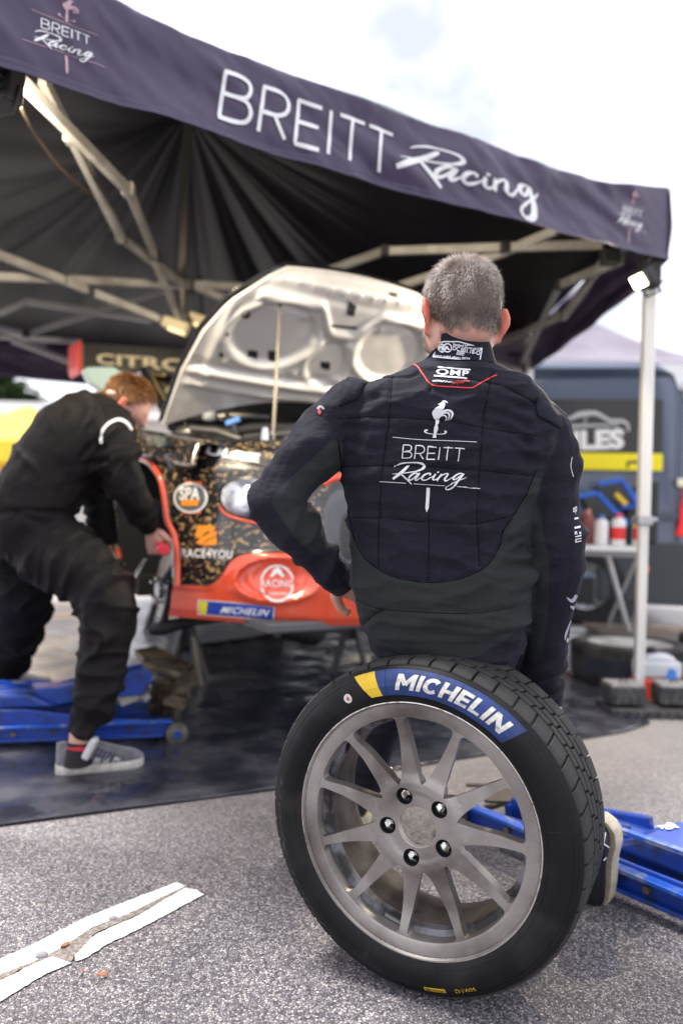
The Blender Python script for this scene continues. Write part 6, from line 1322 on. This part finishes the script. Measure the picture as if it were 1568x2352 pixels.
hp2 = head_parts(HC2, HR2, .95); m = MB(); m.add(hp2.v, hp2.f); m.tube([HC2+HR2 @ V((0, -.03, -.04)), P(262, 930, 3.04), P(235, 948, 3.0)], [.058, .060, .08], 18)
for L_ in (MT, MA1, MA2, ML1, ML2): l_ = limb([(x, y, Y, r*.6) for x, y, Y, r in L_], 16); m.add(l_.v, l_.f)
h1 = hand(P(350, 1216, 3.0), V((.18, .15, -1)), V((-.5, -.85, 0)), 1.15, 1.05, 1); h2 = hand(P(250, 1262, 3.2), V((.35, .1, -1)), V((-.9, -.3, -.2)), .5, 1.0)
ex = MB(); ex.add(h1.v, h1.f); ex.add(h2.v, h2.f)
body2 = remesh(m, 'body', skin, mech, vox=.006, sm=4, factor=.5, fn=head_fn(HC2, HR2, .95), extra=ex)
hair2 = bpy.data.materials.new('ginger_hair'); hair2.use_nodes = True; t, b = nodes(hair2); at = N(t, 'ShaderNodeAttribute', attribute_name='tone'); rp_ = N(t, 'ShaderNodeValToRGB'); rp_.color_ramp.elements[0].color = (.06, .025, .012, 1); rp_.color_ramp.elements[1].color = (.42, .19, .06, 1); t.links.new(at.outputs['Fac'], rp_.inputs['Fac']); t.links.new(rp_.outputs['Color'], b.inputs['Base Color']); b.inputs['Roughness'].default_value = .5
make_hair(body2, HC2, HR2, mech, hair2, 9000, .030, .0011, lambda l, rn: float(np.clip(.5+rn.normal(0, .25), 0, 1)), .95, 3)
m = MB(); m.tube([P(238, 930, 3.0), P(252, 912, 3.0), P(268, 910, 3.03), P(282, 926, 3.04), P(292, 948, 3.02)], .011, 8); m.build('undershirt_collar', M('shirt_red', (.7, .06, .06), .7), mech, smooth=60)
m = MB(); m.tube([P(238, 922, 2.98), P(252, 903, 2.99), P(268, 904, 3.0)], .013, 8); m.build('shirt_trim', M('shirt_pink', (.8, .45, .45), .7), mech, smooth=60)
grey_s = M('suede_grey', (.11, .11, .13), .9, col2=(.17, .165, .19), sc=30, sheen=.4); sole_w = M('sole_white', (.66, .62, .58), .6, col2=(.5, .46, .42), sc=40)
hl_ = G(118, 1793); tl_ = G(315, 1771); su, H0s, rts = shoe(hl_+V((0, .04, .010)), tl_-hl_, mech, grey_s, sole_w, .295, .10, .085, sub_=0); tsu = bvh(su)
a = Art(); 
for i in range(3): x = 194+i*22; a.poly([(x, 1782), (x+14, 1783), (x+40, 1742), (x+27, 1738)])
a.cast('stripe', M('stripe_white', (.8, .8, .8)), mech, tsu, .003, .012, Lmax=8)
m = MB(); m.box(P(209, 1718, 2.64), (.028, .055, .075), Matrix.Rotation(.42, 3, 'Y'), .85); m.build('shoe_tongue', M('tongue_white', (.55, .55, .57), .7), mech, bevel=.010)
for i in range(5): m = MB(); q = P(222+i*9, 1724+i*3.4, 2.64); m.tube([q+V((0, -.03, -.006)), q+V((.008, 0, .008)), q+V((0, .03, -.006))], .0035, 6); m.build('lace', M('lace_navy', (.02, .03, .07), .7), mech)
l_ = limb([(180, 1756, 2.655, .046), (180, 1735, 2.655, .041), (184, 1705, 2.66, .038)], 18); m = MB(); m.add(l_.v, l_.f); sk_ = m.build('sock', M('sock_black', (.015, .012, .016), .85), mech, smooth=60)
l_ = limb([(182, 1722, 2.657, .0405), (184, 1712, 2.66, .0395)], 18); m = MB(); m.add(l_.v, l_.f); m.build('sock_band', M('sock_red', (.5, .02, .03), .8), sk_, smooth=60)
l_ = limb([(184, 1708, 2.66, .037), (186, 1680, 2.66, .036)], 18); m = MB(); m.add(l_.v, l_.f); m.build('ankle', skin, mech, smooth=60)
shoe(P(-18, 1600, 3.62), V((.7, .7, 0)), mech, grey_s, sole_w, .29)
k = thing('wrench', 'red-handled ratchet held in the fist of the bending mechanic', 'tool', tuple(P(368, 1258, 2.98)))
m = MB(); m.tube([P(376, 1262, 2.90), P(366, 1254, 3.0)], [.021, .021], 14); m.build('handle', M('handle_red', (.75, .03, .06), .35), k, smooth=50, bevel=.004); m = MB(); m.tube([P(366, 1254, 3.0), P(340, 1235, 3.2)], .009, 10); m.build('shaft', bright, k)
k = thing('wheel_brace', 'bright steel pry bar leaning in the open wheel arch below the mechanic\'s hands', 'tool', tuple(P(300, 1350, 3.1))); m = MB(); m.tube([P(292, 1352, 3.05), P(312, 1322, 3.08), P(335, 1285, 3.12)], [.016, .010, .008], 10); m.build('bar', bright, k, smooth=60); m = MB(); m.ell(P(291, 1354, 3.05), (.022, .02, .022)); m.build('socket', steel, k, smooth=60)

# ================================================================ TROLLEY JACKS
blue = M('jack_blue', (.006, .046, .32), .38, col2=(.010, .030, .13), sc=22, fac=(.52, .66), coat=.25, rvar=.25, det=8); worn = M('worn_edge', (.20, .22, .30), .45, .3, col2=(.015, .09, .48), sc=18, fac=(.36, .5)); grime = M('grimy_steel', (.075, .06, .045), .55, .5, col2=(.18, .14, .09), sc=20)
def jack(front, rear, lab, arm=.10, saddle=True, hgt=.13, wid=.13, ln=None, handle=False, mark=False):
    f_ = V(front); d = V(rear)-f_; d.z = 0; d.normalize(); s_ = V((-d.y, d.x, 0)); z = V((0, 0, 1)); k = thing('trolley_jack', lab, 'jack', f_, 'blue trolley jacks'); Ln = ln or .78
    def q(a, b_, c): return f_+d*a+s_*b_+z*c
    for sd_ in (-1, 1):
        o = sd_*wid
        m = MB(); m.prism([q(.0, o-.006, .035), q(.02, o-.006, .085), q(.25, o-.006, .10), q(.55, o-.006, hgt+.02), q(Ln, o-.006, hgt+.03), q(Ln, o-.006, .05), q(.3, o-.006, .028)], s_*.012); m.build('side_plate', blue, k, bevel=.004)
        m = MB(); m.bar(q(.02, o+sd_*.018, .088), q(Ln, o+sd_*.018, .092), .036, .012); m.build('flange', worn, k, bevel=.003)
        m = MB(); m.bar(q(.05, o+sd_*.012, .033), q(Ln, o+sd_*.012, .045), .030, .010); m.build('bottom_rail', blue, k, bevel=.003)
        mt = Matrix((d, z, s_*1)).transposed().to_4x4(); mt.translation = q(.0, o+sd_*.034, .042); w = MB(); w.lathe([(0, -.018), (.030, -.018), (.042, -.014), (.042, .014), (.030, .018), (0, .018)], 28, mt); wh = w.build('wheel', M('jack_wheel', (.16, .14, .12), .6, col2=(.07, .065, .06), sc=30), k, smooth=40)
        w = MB(); w.lathe([(0, sd_*.024), (.014, sd_*.024), (.016, sd_*.016), (0, sd_*.012)], 16, mt); w.build('wheel_cap', blue, wh, smooth=40)
    for bi in range(5):
        for sd_ in (-1, 1): m = MB(); m.tube([q(.18+bi*.14, sd_*(wid+.0), .062), q(.18+bi*.14, sd_*(wid+.016), .062)], .010, 6); m.build('bolt', grime, k)
    m = MB(); m.tube([q(0, -wid-.05, .042), q(0, wid+.05, .042)], .010, 10); m.build('axle', grime, k)
    m = MB(); m.bar(q(.12, 0, .10+arm*.6), q(Ln-.05, 0, hgt+.03), .12, .06); m.bar(q(.1, -.05, .08+arm), q(.5, -.05, hgt+.04), .02, .07); m.bar(q(.1, .05, .08+arm), q(.5, .05, hgt+.04), .02, .07); m.build('lift_arm', blue, k, bevel=.006)
    m = MB(); m.prism([q(.45, -.1, hgt+.02), q(.55, -.1, hgt+.07), q(Ln, -.1, hgt+.08), q(Ln, -.1, hgt+.02)], s_*.2); m.build('cover', blue, k, bevel=.012)
    m = MB(); m.bar(q(.5, -.1, hgt+.075), q(Ln, -.1, hgt+.085), .02, .01); m.build('worn_cover_edge', worn, k)
    if saddle:
        m = MB(); m.box(q(.04, 0, .10+arm), (.16, .16, .03), Matrix.Rotation(.25, 3, 'Y')); m.build('saddle', grime, k, bevel=.008)
        for a_ in range(4): m = MB(); m.tube([q(.0+.03*a_, -.09, .06), q(.02+.02*a_, .05, .09+arm*.8)], .014, 8); m.build('linkage', grime, k)
    if handle:
        m = MB(); m.tube([P(187, 1562, 3.35), P(208, 1470, 3.45)], .018, 12); m.tube([P(200, 1490, 3.40), P(214, 1462, 3.45)], .022, 12); m.build('handle_socket', blk, k, smooth=60)
    return k, q
jk, q = jack(G(400, 1683), G(0, 1702), 'blue trolley jack with a tilted brown pad lying behind the mechanic\'s leg', arm=.17, handle=True, ln=1.0)
padm = M('rubber_pad', (.16, .11, .05), .5, col2=(.05, .035, .025), sc=7)
m = MB(); m.prism([P(308, 1506, 3.45), P(360, 1497, 3.6), P(438, 1538, 3.4), P(392, 1568, 3.2), P(330, 1530, 3.3)], (0, .0, .03)); m.build('saddle_pad', padm, jk, bevel=.01)
m = MB(); m.bar(P(392, 1565, 3.25), P(440, 1545, 3.4), .06, .05); m.bar(P(395, 1590, 3.3), P(445, 1560, 3.4), .04, .05); m.bar(P(440, 1548, 3.4), P(425, 1610, 3.35), .03, .03); m.bar(P(380, 1600, 3.3), P(430, 1615, 3.3), .08, .05); m.build('saddle_frame', grime, jk, bevel=.006)
m = MB(); m.bar(P(275, 1612, 3.25), P(330, 1590, 3.3), .035, .035); m.bar(P(325, 1575, 3.28), P(345, 1606, 3.26), .035, .035); m.build('white_lever', M('cream_paint', (.7, .68, .6), .5), jk, bevel=.004)
m = MB(); m.box(P(5, 1684, 3.02), (.035, .01, .05)); m.build('data_plate', white, jk)
jk2, q = jack(G(1128, 1884), G(1600, 2085), 'blue trolley jack on the asphalt at lower right behind the upright wheel', arm=-.02, saddle=False, hgt=.085, wid=.13, ln=1.1)
m = MB(); m.box(q(.06, 0, .098), (.16, .14, .010)); m.box(q(-.02, -.03, .106), (.09, .02, .008)); m.build('saddle', M('saddle_dark', (.05, .04, .035), .5), jk2, bevel=.003)
tj = bvh([c for c in jk2.children if c.name.startswith('cover')][0]); wj = M('worn_white', (.6, .62, .68), .5)
a = Art(); a.line([(1470, 1897), (1502, 1884)], 2); a.poly([(1500, 1902), (1512, 1892), (1545, 1894), (1560, 1904), (1548, 1903), (1530, 1908)]); a.text('43', [(1508, 1893), (1548, 1892), (1545, 1908), (1506, 1906)], bold=.03); a.cast('paint_mark', wj, jk2, tj, .003)

# ================================================================ TABLE AND WHAT STANDS ON IT
lm = M('table_white', (.70, .70, .70), .4); Yt = 5.2; zt_ = P(1400, 1254, Yt).z; tb_ = thing('folding_table', 'white-edged folding work table on crossed legs beside the van', 'table', (1.55, 5.45, 0)); x0 = .55; x1 = P(1484, 1254, Yt).x
m = MB(); m.box(((x0+x1)/2, Yt+.3, zt_-.02), (x1-x0, .6, .034)); m.build('table_top', lm, tb_, bevel=.008)
m = MB(); m.box(((x0+x1)/2, Yt+.3, zt_-.055), (x1-x0-.08, .5, .03)); m.build('apron', M('table_grey', (.3, .3, .32), .5), tb_)
def tb(a, b_, r=.016, mat=lm): m = MB(); m.tube([V(a), V(b_)], r, 10); return m.build('leg', mat, tb_, smooth=60)
c1_ = P(1392, 1268, 5.3); tb(c1_, G(1450, 1478), .018); c2_ = P(1466, 1268, 5.75); tb(c2_, G(1380, 1470), .014, M('leg_grey', (.42, .41, .40), .4)); tb(P(1200, 1268, 5.3), G(1322, 1548), .018); tb(P(1310, 1268, 5.4), G(1230, 1500), .016)
for p_, q_ in ((P(1240, 1462, 5.6), P(1443, 1464, 5.9)), (P(1250, 1446, 6.0), P(1390, 1450, 6.1))): m = MB(); m.tube([p_, q_], .013, 8); m.build('cross_bar', lm, tb_)
def can(x, w, y0, Y, cols, lab, cap=None, nm='spray_can', cat_='can'):
    c = P(x, 1252, Y); c.z = zt_; r = w/2*Y/FPX; h = (1252-y0)*Y/FPX; k = thing(nm, lab, cat_, c); mt = Matrix.Translation(c); m = MB(); m.lathe([(r*.95, 0), (r, .006), (r, h*.74), (r*.85, h*.80), (r*.42, h*.86), (r*.38, h*.87)], 24, mt); m.build('body', cols[0], k, smooth=40)
    if len(cols) > 1: m = MB(); m.lathe([(r*1.01, h*.18), (r*1.015, h*.2), (r*1.015, h*.55), (r*1.01, h*.57)], 24, mt, closed=True); m.build('label', cols[1], k, smooth=40)
    if len(cols) > 2: m = MB(); m.lathe([(r*1.01, h*.58), (r*1.015, h*.6), (r*1.015, h*.72), (r*1.01, h*.73)], 24, mt, closed=True); m.build('upper_label', cols[2], k, smooth=40)
    m = MB(); m.lathe([(r*.45, h*.85), (r*.45, h*.97), (r*.35, h)], 18, mt); m.build('cap', cap or white, k, smooth=40)
ww = M('bottle_white', (.74, .74, .76), .35); rd = M('label_red', (.70, .03, .03), .4); yl = M('label_yellow', (.85, .55, .02), .4); bc = M('cap_blue', (.05, .15, .5), .4)
can(1379, 30, 1182, 5.35, [ww], 'plain white bottle with a small blue cap on the folding table', bc); can(1418, 32, 1178, 5.35, [ww, rd], 'white bottle with a red label, middle of the folding table', rd); can(1467, 30, 1176, 5.3, [ww, rd, yl], 'red and yellow bottle at the right end of the folding table', ww)
can(1347, 30, 1172, 5.5, [M('dull_red_plastic', (.25, .07, .06), .5)], 'dull red bottle nearest the man\'s sleeve on the folding table', M('cap_pale_red', (.6, .25, .2), .5)); can(1452, 12, 1190, 5.5, [M('teal_plastic', (.02, .35, .35), .4)], 'thin teal tube beside the red and yellow bottle on the table')
# open tool cases behind the bottles
bx = M('case_black', (.012, .012, .014), .5); bb = M('case_blue', (.01, .11, .55), .4)
k = thing('tool_case', 'open black tool case with bright blue edges behind the bottles on the table', 'tool case', (P(1410, 1200, 5.65).x, 5.65, zt_)); m = MB(); m.box((P(1405, 1200, 5.65).x, 5.65, zt_+.10), (.40, .25, .19)); m.build('case', bx, k, bevel=.01)
def slab(pts, Y, dep, nm, mat): m = MB(); m.prism([P(x, y, Y+(.1 if i in (0, 1) else 0)) for i, (x, y) in enumerate(pts)], (0, dep, 0)); m.build(nm, mat, k, bevel=.005)
slab([(1335, 1140), (1372, 1138), (1425, 1190), (1360, 1195)], 5.55, .1, 'lid', bx); slab([(1365, 1118), (1425, 1107), (1462, 1160), (1415, 1165)], 5.7, .1, 'lid', bx)
for a_, b_, c_ in (((1300, 1145), (1370, 1132), 5.5), ((1370, 1132), (1440, 1205), 5.5), ((1372, 1112), (1425, 1102), 5.65), ((1425, 1102), (1470, 1162), 5.65), ((1422, 1165), (1468, 1160), 5.65), ((1440, 1120), (1462, 1158), 5.6)): m = MB(); m.bar(P(*a_, c_), P(*b_, c_), .03, .035); m.build('blue_edge', bb, k, bevel=.004)
m = MB(); m.bar(P(1412, 1134, 5.6), P(1436, 1158, 5.6), .03, .03); m.build('yellow_tool', yl, k)
k = thing('equipment_box', 'dark upright equipment box with a handle behind the tool case, next to the awning leg', 'box', (P(1475, 1150, 5.9).x, 5.9, zt_)); m = MB(); m.box((P(1462, 1130, 5.9).x, 5.9, (P(0, 1075, 5.9).z+zt_)/2+.02), (.26, .22, P(0, 1075, 5.9).z-zt_+.05)); m.build('case', bx, k, bevel=.03); m = MB(); m.tube([P(1440, 1075, 5.85), P(1440, 1062, 5.85), P(1485, 1060, 5.85), P(1485, 1075, 5.85)], .012, 8); m.build('handle', bx, k); m = MB(); m.box(P(1465, 1105, 5.78), (.17, .01, .09)); m.build('front_panel', M('panel_grey', (.10, .10, .11), .4), k)

# ================================================================ SPARE TYRES, CANISTER, SMALL THINGS ON THE GROUND
dust = M('dusty_rubber', (.035, .033, .033), .8, col2=(.07, .065, .062), sc=10); palel = M('pale_sidewall', (.50, .48, .45), .6, col2=(.30, .28, .26), sc=7)
def flat_tyre(c, lab, r=.325):
    k = thing('spare_tyre', lab, 'tyre', c, 'spare wheels lying flat behind the awning leg'); mt = Matrix.Translation(V(c)); m = MB(); m.lathe([(.225, .02), (.26, .0), (.30, .004), (r-.006, .03), (r, .06), (r, .165), (r-.006, .195), (.30, .22), (.26, .225), (.225, .205)], 64, mt, closed=True); m.build('tyre', dust, k, smooth=40)
    for i in range(64): a = 2*math.pi*i/64; m = MB(); m.box(V(c)+V(((r+.001)*math.cos(a), (r+.001)*math.sin(a), .185)), (.008, .018, .05), Matrix.Rotation(a, 3, 'Z')); m.build('tread_lug', dust, k)
    m = MB(); m.lathe([(.225, .20), (.235, .212), (.20, .205), (.10, .185), (.05, .19), (0, .19), (0, .15), (.2, .15)], 48, mt); m.build('rim', palel, k, smooth=40)
    m = MB(); m.lathe([(r+.0015, .07), (r+.002, .14)], 24, mt @ Matrix.Rotation(-2.2, 4, 'Z')); 
    a = []; n = 18
    vs = [V(c)+V(((r+.003)*math.cos(R_(200+i*8)), (r+.003)*math.sin(R_(200+i*8)), z)) for z in (.065, .15) for i in range(n)]; m = MB().add(vs, [(i, i+1, n+i+1, n+i) for i in range(n-1)]); m.build('tread_band', M('band_navy', (.01, .014, .03), .4), k)
    vs = [V(c)+V(((r+.005)*math.cos(R_(272+i*5)), (r+.005)*math.sin(R_(272+i*5)), z)) for z in (.09, .13) for i in range(4)]; m = MB().add(vs, [(i, i+1, 4+i+1, 4+i) for i in range(3)]); m.build('tyre_mark', white, k)
t1 = V((P(1455, 1500, 4.55).x, 4.62, 0)); flat_tyre(t1, 'worn spare wheel lying flat just left of and behind the awning leg'); flat_tyre(V((t1.x+.78, 4.95, 0)), 'worn spare wheel lying flat at the right edge behind the canister')
clear = M('clear_plastic', (.82, .84, .88), .25, trans=.35); liq = M('red_liquid', (.85, .06, .03), .3)
c = G(1512, 1618); k = thing('canister', 'translucent canister with red liquid and a blue label behind the awning leg', 'canister', (c.x, c.y, 0)); hw_ = .105
c = V((P(1508, 1600, 4.1).x, 4.12, 0))
m = MB(); m.box(c+V((0, 0, .06)), (.215, .15, .12)); m.build('liquid_part', liq, k, bevel=.015); m = MB(); m.box(c+V((0, 0, .165)), (.215, .15, .088)); m.box(c+V((0, 0, .225)), (.19, .13, .035), None, .6); m.build('bottle', clear, k, bevel=.02)
m = MB(); m.lathe([(.022, .24), (.022, .27), (0, .272)], 14, Matrix.Translation(c+V((-.03, 0, 0)))); m.build('cap', blk, k); m = MB(); m.prism([c+V((-.01, -.078, .05)), c+V((.085, -.078, .05)), c+V((.065, -.078, .17)), c+V((.035, -.078, .18))], (0, -.003, 0)); m.build('label', M('label_blue', (.05, .22, .70), .4), k)
k = thing('strap', 'red and blue strap lying on the ground under the folding table', 'strap', tuple(G(1325, 1513))); m = MB(); m.box(G(1322, 1516)+V((0, 0, .02)), (.16, .06, .04)); m.build('webbing', rd, k, bevel=.01); m = MB(); m.box(G(1330, 1507)+V((0, 0, .03)), (.14, .05, .04)); m.build('blue_webbing', bb, k, bevel=.01)
# pallet boards under the van, right
pal = M('pallet_wood', (.12, .095, .08), .85, col2=(.2, .16, .13), sc=14); k = thing('pallet', 'low dark wooden pallet lying under the rear of the van at right', 'pallet', (2.6, 5.9, 0))
for i in range(5): m = MB(); m.box((2.55, 5.55+i*.16, .10), (1.3, .12, .02)); m.build('board', pal, k)
for i in range(3): m = MB(); m.box((1.98+i*.57, 5.87, .045), (.09, .75, .088)); m.build('bearer', pal, k)
# silver wheel trolley frame leg glimpsed under the car
k = thing('ramp_board', 'pale flat board lying on the groundsheet left of the seated man', 'board', tuple(G(800, 1510))); m = MB(); m.prism([G(742, 1513, .03), G(850, 1508, .03), G(850, 1520, .03), G(760, 1522, .03)], (0, 0, .012)); m.build('board', M('board_pale', (.5, .47, .42), .5), k)
